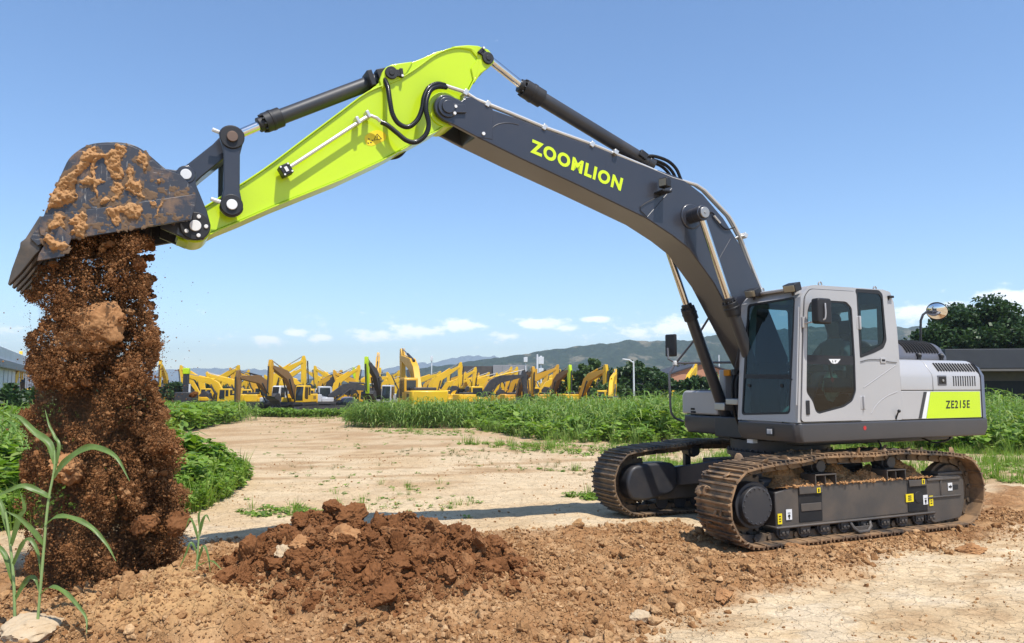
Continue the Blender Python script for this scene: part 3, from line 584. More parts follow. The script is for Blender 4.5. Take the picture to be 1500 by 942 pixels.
# roof lamps, eyes, beacon, wiper
for px, py in ((1098, 428.5), (1155, 421)):
    p = bpl(px, py, (XF-.02, 0, 0), (1, 0, 0)); m = MB(); m.obox(p+np.array([-.06, 0, 0]), ((1, .15, -.35), (-.15, 1, 0), (.33, .05, 1)), (.13, .17, .10)); m.cyl(p+np.array([-.08, 0, -.09]), p+np.array([-.06, 0, -.04]), .02, n=8); lh = m.build('roof_lamp', M['black'], cb, .02, seg=3)
    m = MB(); m.obox(p+np.array([.003, .01, -.02]), ((1, .15, -.35), (-.15, 1, 0), (.33, .05, 1)), (.012, .15, .08)); m.build('lamp_lens', M['lens'], cb, .004)
m = MB(); m.box(.72, .93, CY0+.05, CY1-.12, 3.0, 3.035); m.build('roof_front_trim', M['grey'], cb, .01)
for px, yy in ((1201, 1.2), (1281, 1.2), (1116.5, .42)):
    p = bpl(px, 410, (0, yy, 0)); m = MB(); p[2] = 3.10; cir = [p+np.array([.028*math.cos(t), 0, .028*math.sin(t)]) for t in np.linspace(0, 6.283, 17)]; m.tube(cir, .010, 6); m.cyl((p[0], yy, 3.05), (p[0], yy, 3.075), .018, n=8); m.build('lifting_eye', M['steel'], cb, 0)
m = MB(); p = bpl(1229, 415, (0, .95, 0)); m.cyl((p[0], .95, 3.06), (p[0], .95, 3.10), .05, .045, n=20); m.build('roof_beacon', M['orange'], cb, .006)
q = [yz(1091, 483), yz(1084.5, 515), yz(1078, 545)]; m = MB(); m.tube([fmap(a_, b_, .03) for a_, b_ in q], .010, 6); m.obox(np.array(fmap(*q[2], .03)), ((1, 0, 0), (0, 1, 0), (0, 0, 1)), (.05, .05, .07)); m.tube([fmap(a_+.01, b_, .02) for a_, b_ in q[:2]], .016, 6); m.build('wiper', M['black'], cb, 0)
m = MB(); q = yz(1171, 444); m.tube([fmap(q[0], 2.78, .012), fmap(q[0], 1.6, .012)], .012, 6); m.build('pillar_rail', M['grey'], cb, 0)
m = MB()
for px, py in ((1090, 618), (1147, 619), (1160, 556)): q = yz(px, py); m.cyl(fmap(*q, 0), fmap(*q, .012), .010, n=8)
m.build('screw', M['black'], cb, 0)
# inside the cab
m = MB(); m.box(-.35, .18, .62, 1.08, 1.74, 1.86); m.obox((-.30, .85, 2.18), ((1, 0, .18), (0, 1, 0), (-.18, 0, 1)), (.13, .46, .66)); m.obox((-.37, .85, 2.60), ((1, 0, .18), (0, 1, 0), (-.18, 0, 1)), (.10, .26, .2)); m.box(-.25, .1, .7, 1.0, 1.4, 1.74); m.build('seat', M['seat'], cb, .04, seg=3)
m = MB(); m.box(-.3, .35, 1.12, 1.24, 1.75, 1.93); m.box(-.3, .35, .46, .58, 1.75, 1.93); m.box(.55, .9, .42, .58, 1.4, 2.12)
for y in (1.18, .52): m.tube([(.28, y, 1.93), (.30, y, 2.0), (.31, y, 2.12)], [.012, .012, .026], 8, 3)
for y in (.78, .94): m.tube([(.6, y, 1.4), (.64, y, 1.7), (.56, y, 2.02)], .012, 6, 3)
m.build('console', M['seat'], cb, .015)
bag = MB(); bq = bp(1219, 566, 1.12); bag.blob((bq[0], 1.10, bq[1]), (.13, .055, .17), 4, 5, .28, 3.2, rot=False); plastic, nt, bb = new_mat('clear_wrap'); bb.inputs['Base Color'].default_value = (.45, .62, .50, 1); bb.inputs['Roughness'].default_value = .12; bb.inputs['Coat Weight'].default_value = .6
bag.blob((.66, .8, 1.44), (.14, .24, .07), 3, 8, .35, 3.); bag.build('plastic_wrap', plastic, cb, 0)
m = MB(); q = bp(1218, 556, 1.27); m.obox((q[0], 1.285, q[1]), ((1, 0, 1), (0, 1, 0), (-1, 0, 1)), (.05, .004, .05)); m.build('red_tag', M['red'], cb, 0)
# ---------------- right handrail and mirror
m = MB(); YR = -1.25
hr = [bpl(*p, (0, YR, 0)) for p in ((1001, 617), (990, 613), (983, 603), (981.5, 580), (980.5, 550), (984, 541), (990, 532))]; m.tube(hr, .017, 8, 3)
m.tube([hr[-1], bpl(1022, 492, (0, YR+.35, 0)), bpl(1043, 458, (0, YR+.6, 0))], .017, 8); m.tube([hr[-1], bpl(1040, 531, (0, -.75, 0)), bpl(1078, 531, (0, -.4, 0))], .017, 8)
m.tube([hr[-1], bpl(979, 526, (0, YR-.05, 0)), bpl(978, 510, (0, YR-.1, 0))], .014, 8); hrp = P(m, 'handrail', 'dgrey', bevel=0)
m = MB(); q = bpl(983, 506, (0, YR-.1, 0)); m.obox(q, ((1, .25, 0), (-.25, 1, 0), (0, 0, 1)), (.05, .20, .34)); m.build('right_mirror', M['black'], hrp, .02, seg=3)
m = MB(); q = hr[-1]; m.obox(q, ((1, 0, 0), (0, 1, 0), (0, 0, 1)), (.09, .06, .07)); m.build('rail_clamp', M['white'], hrp, .01)
m = MB(); q = bpl(1066, 546, (.63, 0, 0), (1, 0, 0)); m.box(.62, .66, q[1]-.06, q[1]+.06, q[2]-.045, q[2]+.045); m.build('amber_marker', M['orange'], gp_, .01)
m = MB()
for k, yy in enumerate((.0, .08, .16, .24)):
    m.tube([(.5, yy*.8, 2.0), (.72, yy, 2.02-.03*k), (.82, yy, 1.85), (.80, yy, 1.5), (.7, yy, 1.25)], .020, 8, 4)
m.build('boom_foot_hose', M['hose'], dk, 0)
m = MB(); m.box(.8, 1.0, .05, .28, 1.58, 1.66); m.box(.8, .98, -.2, .0, 1.5, 1.6); m.build('hose_clamp', M['steel'], dk, .01)
# ---------------- boom
BY = .23
bt = bps([(690, 166), (720, 160), (760, 174), (800, 190), (865, 212), (930, 237), (985, 256), (1000, 262), (1030, 285), (1060, 320), (1085, 360), (1115, 425)], BY)
bb_ = bps([(697, 200), (760, 231), (850, 273), (947, 320), (985, 345), (1010, 365), (1046, 415), (1085, 490)], BY)
TIP = bp(655, 158, BY)
bpoly = bt+[(.02, 2.22), (.03, 1.9), (.25, 1.72), (.47, 1.9)]+bb_[::-1]
b = MB(); b.prism(bpoly, -BY, BY)
boom = P(b, 'boom', 'char', bevel=.012, seg=2)
b = MB()                                              # tip cheeks
ck = [bp(690, 196.5, BY), bp(660, 181, BY)]+circle(TIP, .13, 9, -60+0, -60)+[]
ang = [TIP[0]+.135*math.cos(R(a)) for a in range(0)]
cheek = [bp(699, 201, BY), bp(668, 184.5, BY), bp(650, 176, BY)]+[(TIP[0]+.15*math.cos(R(a)), TIP[1]+.15*math.sin(R(a))) for a in range(-55, 100, 14)]+[bp(676, 148, BY), bp(681, 143, BY), bp(690, 141, BY), bp(722, 160, BY), bp(722, 205, BY)]
for s in (1, -1): b.prism(cheek, s*(BY-.05), s*(BY+.004))
b.build('tip_cheek', M['char'], boom, .008)
b = MB(); b.cyl((TIP[0], -BY-.04, TIP[1]), (TIP[0], BY+.03, TIP[1]), .115, n=32); b.cyl((TIP[0], BY+.03, TIP[1]), (TIP[0], BY+.05, TIP[1]), .075, n=28)
q = bp(668, 160, BY); b.obox((q[0], BY+.02, q[1]), ((1, 0, -.15), (0, 1, 0), (.15, 0, 1)), (.22, .03, .10)); b.build('tip_pin', M['char'], boom, .006)
b = MB()
for px, py in ((667.5, 156), (666, 166)): q = bp(px, py, BY+.04); b.cyl((q[0], BY+.03, q[1]), (q[0], BY+.05, q[1]), .018, n=8)
q = bp(708, 196, BY+.006); b.cyl((q[0], BY, q[1]), (q[0], BY+.02, q[1]), .02, n=8); b.build('tip_bolt', M['white'], boom, 0)
# weld seam ribs
b = MB(); s1 = [bp(719, 196, BY), bp(721, 188, BY), bp(730, 182, BY), bp(745, 180, BY), bp(760, 183, BY)]; b.tube([(x, BY, z) for x, z in s1], .006, 5, 3)
for l in (((948, 318), (984, 276)), ((1050, 385), (1070, 350)),): b.tube([(*[bp(*l[0], BY)[0]], BY, bp(*l[0], BY)[1]), (bp(*l[1], BY)[0], BY, bp(*l[1], BY)[1])], .0045, 5)
b.build('weld_seam', M['char'], boom, 0)
text_quad('boom_lettering', 'ZOOMLION', *bps([(776.5, 223), (909, 280), (913, 261.5), (778.5, 203)], BY+.002), BY+.001, M['limel'], boom, .042, .002)
BP_ = bp(1026, 313, .42)
b = MB(); b.cyl((BP_[0], -.50, BP_[1]), (BP_[0], .50, BP_[1]), .075, n=28); b.cyl((BP_[0], BY, BP_[1]), (BP_[0], BY+.02, BP_[1]), .17, .16, n=36); b.cyl((BP_[0], -BY, BP_[1]), (BP_[0], -BY-.02, BP_[1]), .17, .16, n=36); b.cyl((BP_[0], BY, BP_[1]), (BP_[0], .37, BP_[1]), .095, n=28); b.build('cylinder_pin_boss', M['char'], boom, .008)
b = MB(); b.cyl((BP_[0], .485, BP_[1]), (BP_[0], .515, BP_[1]), .07, n=28); b.cyl((BP_[0], .515, BP_[1]), (BP_[0], .522, BP_[1]), .02, n=6); b.build('pin_cap', M['steel'], boom, .006)
# boom work lamp
q = bp(974, 268, .36); b = MB(); b.obox((q[0], .36, q[1]), ((1, .3, 0), (-.3, 1, 0), (0, 0, 1)), (.10, .13, .12)); b.build('work_lamp', M['black'], boom, .012)
b = MB(); b.obox((q[0]+.052, .375, q[1]), ((1, .3, 0), (-.3, 1, 0), (0, 0, 1)), (.006, .10, .09)); b.build('lamp_lens', M['lens'], boom, 0)
b = MB(); b.obox((q[0], .31, q[1]-.11), ((1, 0, 0), (0, 1, 0), (0, 0, 1)), (.15, .20, .02)); b.tube([(q[0], .34, q[1]-.05), (q[0], .33, q[1]-.11)], .015, 6); e1 = bp(948, 318, BY+.01); b.tube([(q[0]-.09, .25, q[1]-.06), (q[0]-.04, .25, q[1]-.12), (e1[0]+.1, BY+.012, e1[1]+.12), (e1[0], BY+.012, e1[1])], .006, 5, 3); b.build('lamp_bracket', M['black'], boom, .003)
# pipes along the boom
path = ((652, 127), (680, 136), (697, 147), (712, 153), (745, 166), (795, 187), (865, 212), (930, 239), (985, 262), (1020, 272), (1032, 280), (1068, 318), (1074, 328), (1084, 347), (1100, 388), (1116, 428))
b = MB(); b.tube([(bp(*p, .21)[0], .21, bp(*p, .21)[1]+.012) for p in path], .022, 8); pth2 = [bp(*p, .21) for p in path]
b.tube([(x-.03, .13, z+.035) for x, z in pth2], .022, 8); b.tube([(x+.0, -.14, z+.02) for x, z in pth2[4:]], .017, 8); b.tube([(x+.0, -.20, z+.0) for x, z in pth2[4:]], .017, 8)
b.tube([(bp(*p, .2)[0], .20, bp(*p, .2)[1]) for p in ((1068, 350), (1075, 350), (1086, 343))], .012, 6); b.build('hydraulic_pipe', M['pipe'], boom, 0)
b = MB()
for i in (1, 3, 5, 6):
    x, z = pth2[i]; b.obox((x-.01, .17, z), ((1, 0, .5), (0, 1, 0), (-.5, 0, 1)), (.05, .16, .07)); b.obox((x-.01, .17, z-.05), ((1, 0, 0), (0, 1, 0), (0, 0, 1)), (.03, .08, .10))
for p in ((898, 225), (1087, 346)):
    x, z = bp(*p, .2); b.obox((x, .19, z), ((1, 0, .5), (0, 1, 0), (-.5, 0, 1)), (.06, .18, .06))
b.build('pipe_clamp', M['pipe'], boom, .004)
b = MB(); hq = [bp(*p, .0) for p in ((935, 236), (950, 233), (972, 240), (985, 252), (992, 268))]
for yy in (-.08, .0, .08): b.tube([(x, yy, z+.02*(yy > 0)) for x, z in hq], .022, 7, 4)
hk = [bp(*p, BY+.02) for p in ((1036, 312), (1044, 312), (1050, 322), (1058, 332), (1066, 336), (1076, 333))]; b.tube([(x, BY+.02, z) for x, z in hk], .010, 6, 4); b.build('boom_hose', M['hose'], boom, 0)
b = MB(); hk2 = [bp(*p, BY+.025) for p in ((1046, 316), (1055, 327))]; b.tube([(x, BY+.025, z) for x, z in hk2], .014, 6); b.build('hose_fitting', M['pipe'], boom, 0)
# ---------------- cylinders
def cylinder(name, A, G, B, rb, rr, gland=.2, cap='chard'):
    """rod from A to gland G, barrel from G to B"""
    A, G, B = map(lambda v: np.array(v, float), (A, G, B)); d = (B-G)/np.linalg.norm(B-G)
    m = MB(); m.cyl(G+d*gland*.8, B, rb, n=28); m.cyl(B-d*.1, B, rb*1.12, n=28); c_ = P(m, name, cap, bevel=.006)
    m = MB(); m.cyl(G-d*.035, G+d*.03, rb*.95, n=28); m.cyl(G+d*.03, G+d*gland, rb*1.28, n=28); m.cyl(G+d*gland*.45, G+d*gland*.60, rb*1.36, n=16)
    u = np.cross(d, (0, 1, 0))
    for k in range(10):
        a = 2*math.pi*k/10; o_ = (u*math.cos(a)+np.array([0, 1, 0])*math.sin(a))*rb*1.1; m.cyl(G+d*.005+o_, G+d*.05+o_, .013, n=6)
    m.build('gland', M['black'], c_, .006)
    m = MB(); m.cyl(A, G+d*.1, rr, n=28); m.build('piston_rod', M['chrome'], c_, 0)
    return c_
def xz(px, py, y): q = bp(px, py, y); return (q[0], y, q[1])
for s in (1, -1):
    A = np.array([BP_[0], s*.42, BP_[1]]); G = np.array([BP_[0]-.44, s*.42, BP_[1]-1.10]); Bb = np.array([.50, s*.42, 1.22])
    cc_ = cylinder('boom_cylinder', A, G, Bb, .078, .046, .20)
    m = MB(); m.cyl((BP_[0], s*.36, BP_[1]), (BP_[0], s*.48, BP_[1]), .10, n=28); m.build('rod_eye', M['char'], cc_, .008)
    m = MB(); d_ = (Bb-G)/np.linalg.norm(Bb-G); o_ = np.array([-.09, 0, -.02]); m.tube([G+d_*.12+o_, G+d_*.3+o_*1.1, G+d_*1.2+o_*1.1], .015, 6); m.build('cylinder_pipe', M['char'], cc_, 0)
cs = cylinder('stick_cylinder', xz(713, 84, 0), xz(764, 127, 0), xz(955, 243, 0), .088, .05, .30)
m = MB(); q = xz(908, 215, .03); m.obox(q, ((1, 0, 0), (0, 1, 0), (0, 0, 1)), (.06, .1, .05)); q = xz(940, 228, .06); m.obox(q, ((1, 0, .5), (0, 1, 0), (-.5, 0, 1)), (.12, .12, .09)); m.build('cylinder_port', M['black'], cs, .008)
cb2 = cylinder('bucket_cylinder', xz(340, 201, 0), xz(383, 182, 0), xz(568, 112, 0), .080, .047, .22)
m = MB(); q = xz(541, 118, .06); m.obox(q, ((1, 0, -.4), (0, 1, 0), (.4, 0, 1)), (.06, .2, .17)); q = xz(559, 110, .07); m.obox(q, ((1, 0, -.4), (0, 1, 0), (.4, 0, 1)), (.12, .10, .12)); m.build('cylinder_port', M['black'], cb2, .008)
# ---------------- stick
SY = .17
topc = [(318, 291), (330, 284), (385, 248), (440, 207), (500, 162), (536, 134), (556, 118), (561, 108), (563, 101), (572, 94.5), (583, 93), (600, 90), (618, 83), (640, 73), (662, 68.5), (685, 66.5), (700, 67.5), (715, 73), (723, 82), (724, 91), (717, 98.5), (706, 105)]
botc = [(697, 113), (690, 126), (683, 140), (676, 152), (668, 160), (664, 175), (655, 182), (640, 192), (625, 200), (560, 235), (500, 263), (440, 287), (400, 303), (350, 325), (320, 337), (300, 347), (276, 354), (260, 350)]
ed = [(256, 345), (262, 330), (276, 318), (300, 302)]
sp = [bp(*p, SY) for p in topc+botc+ed]
def inset(poly, k):
    P0 = np.array(poly); n = len(P0); o = []
    area = .5*sum(P0[i][0]*P0[(i+1) % n][1]-P0[(i+1) % n][0]*P0[i][1] for i in range(n)); sg = 1 if area > 0 else -1
    for i in range(n):
        d = P0[(i+1) % n]-P0[i-1]; d /= np.linalg.norm(d); o.append(tuple(P0[i]+np.array([-d[1], d[0]])*sg*k))
    return o
s = MB(); s.prism(inset(sp, .012), -SY+.02, SY-.02); stick = P(s, 'stick', 'lime', bevel=.006)
s = MB(); tp = [bp(*p, SY) for p in topc[:7]+[(600, 92), (625, 82), (650, 72), (680, 68)]]
spine = [bp(*p, SY) for p in ((300, 303), (318, 292), (385, 249), (440, 208), (500, 163), (540, 134), (580, 118), (610, 100), (638, 80), (665, 70), (690, 71), (700, 82), (701, 95), (697, 113))]
s.strip([tuple(p) for p in catmull(spine, 3)], -SY, SY+.004, .014)
s.strip([bp(*p, SY) for p in botc[7:]], -SY, SY+.004, .014); s.strip([bp(*p, SY) for p in botc[:8]], -SY, SY+.004, .014)
s.build('flange_plate', M['lime'], stick, .003)
s = MB()
for sgn in (1, -1):                                   # pin ears
    ear = [bp(*p, SY) for p in ((556, 118), (561, 104), (566, 98), (574, 94.3), (590, 92), (605, 90), (595, 108), (560, 130))]; s.prism(ear, sgn*.10, sgn*(SY+.002))
    ear = [bp(*p, SY) for p in ((662, 68), (685, 66), (700, 67), (715, 72.5), (723, 82), (724, 91), (717, 98.5), (704, 108), (695, 122), (690, 100), (700, 85), (690, 73))]; s.prism(ear, sgn*.10, sgn*(SY+.002))
s.build('pin_ear', M['lime'], stick, .008)
def pinhead(c, y, lx, lz, parent, r=.07, mat='black'):
    m = MB(); m.cyl((c[0], y-.01, c[1]), (c[0], y+.028, c[1]), r, n=24); m.cyl((c[0], y+.028, c[1]), (c[0], y+.036, c[1]), r*.45, n=20); d = np.array([lx, lz]); d = d/np.linalg.norm(d)
    m.obox((c[0]+d[0]*.07, y+.01, c[1]+d[1]*.07), ((d[0], 0, d[1]), (0, 1, 0), (-d[1], 0, d[0])), (.10, .03, .075)); m.obox((c[0]+d[0]*.115, y+.012, c[1]+d[1]*.115), ((d[0], 0, d[1]), (0, 1, 0), (-d[1], 0, d[0])), (.035, .04, .10)); o_ = m.build('pin_retainer', M[mat], parent, .006)
    m = MB(); m.cyl((c[0]+d[0]*.115-d[1]*.035, y+.02, c[1]+d[1]*.115+d[0]*.035), (c[0]+d[0]*.115-d[1]*.035, y+.045, c[1]+d[1]*.115+d[0]*.035), .014, n=8); m.build('retainer_bolt', M['white'], parent, 0)
pinhead(bp(573, 107, SY+.01), SY+.003, -1, .15, stick); pinhead(bp(714.5, 85.5, SY+.01), SY+.003, .7, .6, stick)
s = MB(); s.cyl((TIP[0], -.30+.09, TIP[1]), (TIP[0], .21-.04, TIP[1]), .20, n=36); s.build('pivot_boss', M['lime'], stick, .01)
BPN = bp(286, 331, .30)
s = MB(); s.cyl((BPN[0], -.24, BPN[1]), (BPN[0], .215, BPN[1]), .145, n=36); s.build('end_boss', M['lime'], stick, .01)
# stick pipe, valve block, sticker
YP = SY+.075; s = MB(); s.tube([xz(421, 247, YP), xz(533, 174, YP), xz(541, 169, YP), xz(552, 173, YP), xz(557, 178, YP)], .020, 8); s.build('stick_pipe', M['pipe'], stick, 0)
s = MB(); q = np.array(xz(418, 250, YP)); dd = np.array([1, 0, -.62]); s.obox(q, (dd, (0, 1, 0), (.62, 0, 1)), (.11, .13, .11)); s.obox(q+np.array([.0, -.06, 0]), (dd, (0, 1, 0), (.62, 0, 1)), (.06, .10, .06)); s.build('valve_block', M['black'], stick, .008)
s = MB(); s.obox(q+np.array([0, .067, .0]), (dd, (0, 1, 0), (.62, 0, 1)), (.03, .008, .05))
for k1 in (-1, 1):
    for k2 in (-1, 1): s.cyl(q+np.array([k1*.035+k2*.022, .06, -k1*.022+k2*.035]), q+np.array([k1*.035+k2*.022, .073, -k1*.022+k2*.035]), .010, n=8)
s.build('valve_bolt', M['white'], stick, 0)
s = MB()
for p in ((523, 178), (538, 169)): q = xz(*p, SY+.05); s.obox(q, (dd, (0, 1, 0), (.62, 0, 1)), (.035, .12, .08))
s.build('pipe_clamp', M['pipe'], stick, .006)
st = rounded(bps([(533, 200), (545, 192), (556, 190), (566, 197), (565, 205), (546, 214), (537, 213)], SY-.018), .04); decal(st, SY-.0195, 'yellow', 'warning_sticker', stick, .002)
s = MB(); tri = [bp(548, 205, SY), bp(559.5, 202.5, SY), bp(553, 195.5, SY)]
for i in range(3): a_, b_ = tri[i], tri[(i+1) % 3]; s.tube([(a_[0], SY-.016, a_[1]), (b_[0], SY-.016, b_[1])], .0028, 4)
q = bp(553.3, 201, SY); s.box(q[0]-.004, q[0]+.004, SY-.0172, SY-.0155, q[1]-.012, q[1]+.02)
for p in ((540, 209), (544, 208), (546, 205), (541, 203)): q = bp(*p, SY); s.box(q[0]-.008, q[0]+.008, SY-.0172, SY-.0155, q[1]-.006, q[1]+.006)
s.build('warning_mark', M['black'], stick, 0)
# hoses between boom and stick
def hose(pts, ys, r=.026):
    P_ = [np.array(xz(p[0], p[1], y)) for p, y in zip(pts, ys)]; m = MB(); m.tube(P_, r, 10, 7); h = m.build('hydraulic_hose', M['hose'], stick, 0)
    g = MB(); C = catmull(P_, 14)
    for i in range(2, len(C)-2, 2):                   # spiral guard flashes
        d_ = C[i+1]-C[i]; d_ /= np.linalg.norm(d_); g.cyl(C[i]-d_*.003, C[i]+d_*.003, r*1.07, n=10)
    g.build('spiral_guard', M['guard'], stick, 0); return h
M['guard'] = paint('hose_guard', (.012, .012, .012), .25, .3, dust=.0)
hose([(652, 125), (640, 123), (628, 129), (621, 143), (618, 160), (611, 176), (598, 186), (584, 181), (575, 167), (571, 147), (568, 128), (563, 116)], [.22, .25, .28, .30, .31, .31, .31, .30, .29, .27, .22, .15])
hose([(654, 128), (642, 127), (631, 132), (625, 146), (624, 162), (628, 182), (623, 198), (610, 208), (596, 206), (582, 195), (567, 183), (558, 179)], [.22, .25, .29, .33, .35, .35, .35, .34, .33, .30, .27, .25])
m = MB(); m.tube([xz(596, 208, -.1), xz(592, 220, -.12), xz(582, 229, -.14), xz(566, 231, -.15), xz(553, 226, -.16)], .026, 10, 6); m.build('hydraulic_hose', M['hose'], stick, 0)
# ---------------- linkage
LT = bp(340, 201, .30); LB = bp(339, 301, .28); LK = bp(272, 257, .24)
def link_bar(A, Bq, y0, y1, r1, r2, w, name, parent=exc, mat='char'):
    d = np.array(Bq)-np.array(A); d /= np.linalg.norm(d); n_ = np.array([-d[1], d[0]]); a = math.degrees(math.atan2(d[1], d[0]))
    poly = [(A[0]+r1*math.cos(R(a+90+t)), A[1]+r1*math.sin(R(a+90+t))) for t in range(15, 166, 15)]
    poly += [tuple(np.array(A)+d*r1*1.3-n_*w), tuple(np.array(Bq)-d*r2*1.3-n_*w)]
    poly += [(Bq[0]+r2*math.cos(R(a-90+t)), Bq[1]+r2*math.sin(R(a-90+t))) for t in range(15, 166, 15)]
    poly += [tuple(np.array(Bq)-d*r2*1.3+n_*w), tuple(np.array(A)+d*r1*1.3+n_*w)]
    m = MB(); m.prism(poly, y0, y1); return P(m, name, mat, parent, bevel=.012, seg=2)
for y0, y1 in ((.245, .295), (-.295, -.245)):
    ra = link_bar(LB, LT, y0, y1, .115, .125, .075, 'rocker_arm')
    if y0 > 0:
        m = MB(); m.cyl((LB[0], .29, LB[1]), (LB[0], .315, LB[1]), .105, n=30); m.cyl((LT[0], .29, LT[1]), (LT[0], .315, LT[1]), .115, n=30); m.build('arm_collar', M['black'], ra, .008)
        m = MB(); m.cyl((LB[0], .314, LB[1]), (LB[0], .335, LB[1]), .05, n=24); m.build('pin_end', M['white'], ra, .004)
        m = MB(); m.cyl((LT[0], .314, LT[1]), (LT[0], .340, LT[1]), .052, n=24); m.build('pin_head', paint('rusty_pin', (.18, .12, .09), .5, 0, .6), ra, .004)
        m = MB(); m.cyl((LB[0]+.10, .29, LB[1]+.02), (LB[0]+.19, .30, LB[1]+.04), .02, n=8); m.cyl((LT[0]+.10, .26, LT[1]+.04), (LT[0]+.18, .27, LT[1]+.06), .02, n=8); m.build('grease_bolt', M['white'], ra, 0)
m = MB(); m.cyl((LT[0], -.30, LT[1]), (LT[0], .25, LT[1]), .06, n=20); m.cyl((LB[0], -.25, LB[1]), (LB[0], .25, LB[1]), .06, n=20); m.build('link_pin', M['steel'], ra, 0)
hl = link_bar(LK, LT, -.14, .14, .10, .11, .085, 'bucket_link')
# ---------------- bucket (pivot BPN, link pin LK)
WB = .55
side_px = [(283, 276), (265, 256), (246, 249), (233, 242), (218, 229), (205, 219), (190, 212.5), (172, 210), (150, 210.5), (132, 213.5), (116, 222), (103, 234), (94, 252), (85, 272), (76, 294), (68, 313), (62, 330), (60, 345), (72, 352), (110, 350), (280, 322), (284, 308), (288, 292), (288, 284)]
sd = [bp(*p, WB) for p in side_px]
m = MB(); m.prism(sd, WB-.03, WB); m.prism(sd, -WB, -WB+.03)
back = [bp(*p, WB) for p in side_px[3:18]]; back = [tuple(p) for p in catmull(back, 3)]
m.strip(inset(back+[sd[20]], .0)[:-1], -WB+.006, WB-.006, .028)
m.strip([sd[3], sd[1], bp(281, 280, WB), bp(284, 300, WB)], -.46, .46, .03)
m.strip([bp(233, 242, WB), bp(258, 262, WB), bp(262, 300, WB), bp(255, 322, WB)], -WB+.01, WB-.01, .03)
bk = P(m, 'bucket', 'bucket', bevel=.006)
m = MB(); cutp = [bp(*p, WB) for p in ((61, 318), (75, 315), (125, 308.5), (286, 285), (288.5, 291), (284, 308), (280, 322.5), (200, 335.5), (108, 350.5), (98, 353), (60, 345), (57, 332))]; m.prism(cutp, WB+.001, WB+.024); m.prism(cutp, -WB-.024, -WB-.001); m.build('side_plate', M['bucket'], bk, .004)
m = MB(); sc_ = [bp(*p, WB) for p in ((72, 350), (82, 326), (106, 349), (95, 377), (55, 384), (58, 373))]; m.prism(sc_, WB+.0245, WB+.05); m.prism(sc_, -WB-.05, -WB-.0245); m.build('side_cutter', M['bucket'], bk, .006)
for sgn in (1, -1):
    m = MB(); e0 = [(LK[0]-.02, LK[1]+.10), (LK[0]-.09, LK[1]+.03), (LK[0]-.09, LK[1]-.08), (BPN[0]-.10, BPN[1]+.16), (BPN[0]-.14, BPN[1]+.02), (BPN[0]-.08, BPN[1]-.12), (BPN[0]+.06, BPN[1]-.13), (BPN[0]+.3, BPN[1]-.04), bp(240, 262, .25), bp(235, 247, .25), bp(258, 250, .25)]
    m.prism(e0, sgn*.225, sgn*.275); eo = m.build('hinge_ear', M['char'], bk, .01)
m = MB(); m.cyl((BPN[0], .27, BPN[1]), (BPN[0], .305, BPN[1]), .135, n=36); m.build('hinge_cap', M['black'], bk, .008)
m = MB(); m.cyl((BPN[0], .30, BPN[1]), (BPN[0], .325, BPN[1]), .052, n=24)
for a in range(35, 360, 72): m.cyl((BPN[0]+.095*math.cos(R(a)), .30, BPN[1]+.095*math.sin(R(a))), (BPN[0]+.095*math.cos(R(a)), .318, BPN[1]+.095*math.sin(R(a))), .02, n=8)
m.cyl((LK[0], .27, LK[1]), (LK[0], .295, LK[1]), .05, n=24); m.build('pin_end', M['white'], bk, .004)
m = MB(); m.cyl((LK[0], -.28, LK[1]), (LK[0], .283, LK[1]), .085, n=28); m.build('link_boss', M['char'], bk, .006)
lip0 = np.array(bp(66, 322, WB)); lip1 = np.array(bp(56, 350, WB)); tipp = np.array(bp(13.5, 418, WB-.08))
m = MB(); lp_ = [tuple(lip0+np.array([.0, .03])), tuple(lip1+np.array([.06, .0])), tuple(lip1+np.array([0, -.06])), tuple(lip1+np.array([-.05, -.02])), tuple(lip0+np.array([-.05, 0]))]; m.prism(lp_, -WB, WB); m.build('lip_plate', M['bucket'], bk, .006)
toothdir = (tipp-lip1)/np.linalg.norm(tipp-lip1); tn = np.array([-toothdir[1], toothdir[0]])
M['tooth'] = paint('worn_tooth_steel', (.10, .088, .078), .45, 0, .5, dust=.6, dustcol=(.24, .16, .10), scale=6)
for yy in (.47, .235, 0, -.235, -.47):
    m = MB(); A = lip0+toothdir*-.02; L_ = np.linalg.norm(tipp-A); dT = (tipp-A)/L_; nT = np.array([-dT[1], dT[0]])
    def sec(t, h, w): c_ = A+dT*t*L_; return [(c_[0]+nT[0]*h, yy-w, c_[1]+nT[1]*h), (c_[0]+nT[0]*h, yy+w, c_[1]+nT[1]*h), (c_[0]-nT[0]*h, yy+w, c_[1]-nT[1]*h), (c_[0]-nT[0]*h, yy-w, c_[1]-nT[1]*h)]
    S_ = [sec(0, .055, .05), sec(.36, .062, .05), sec(.43, .078, .06), sec(.50, .064, .052), sec(.8, .036, .044), sec(1, .008, .034)]; V = sum(S_, []); Fq = [(0, 1, 2, 3), tuple(4*5+i for i in (3, 2, 1, 0))]
    for k in range(5): Fq += [(4*k+i, 4*k+(i+1) % 4, 4*k+4+(i+1) % 4, 4*k+4+i) for i in range(4)]
    m.add(V, Fq); m.build('bucket_tooth', M['tooth'], bk, .01)
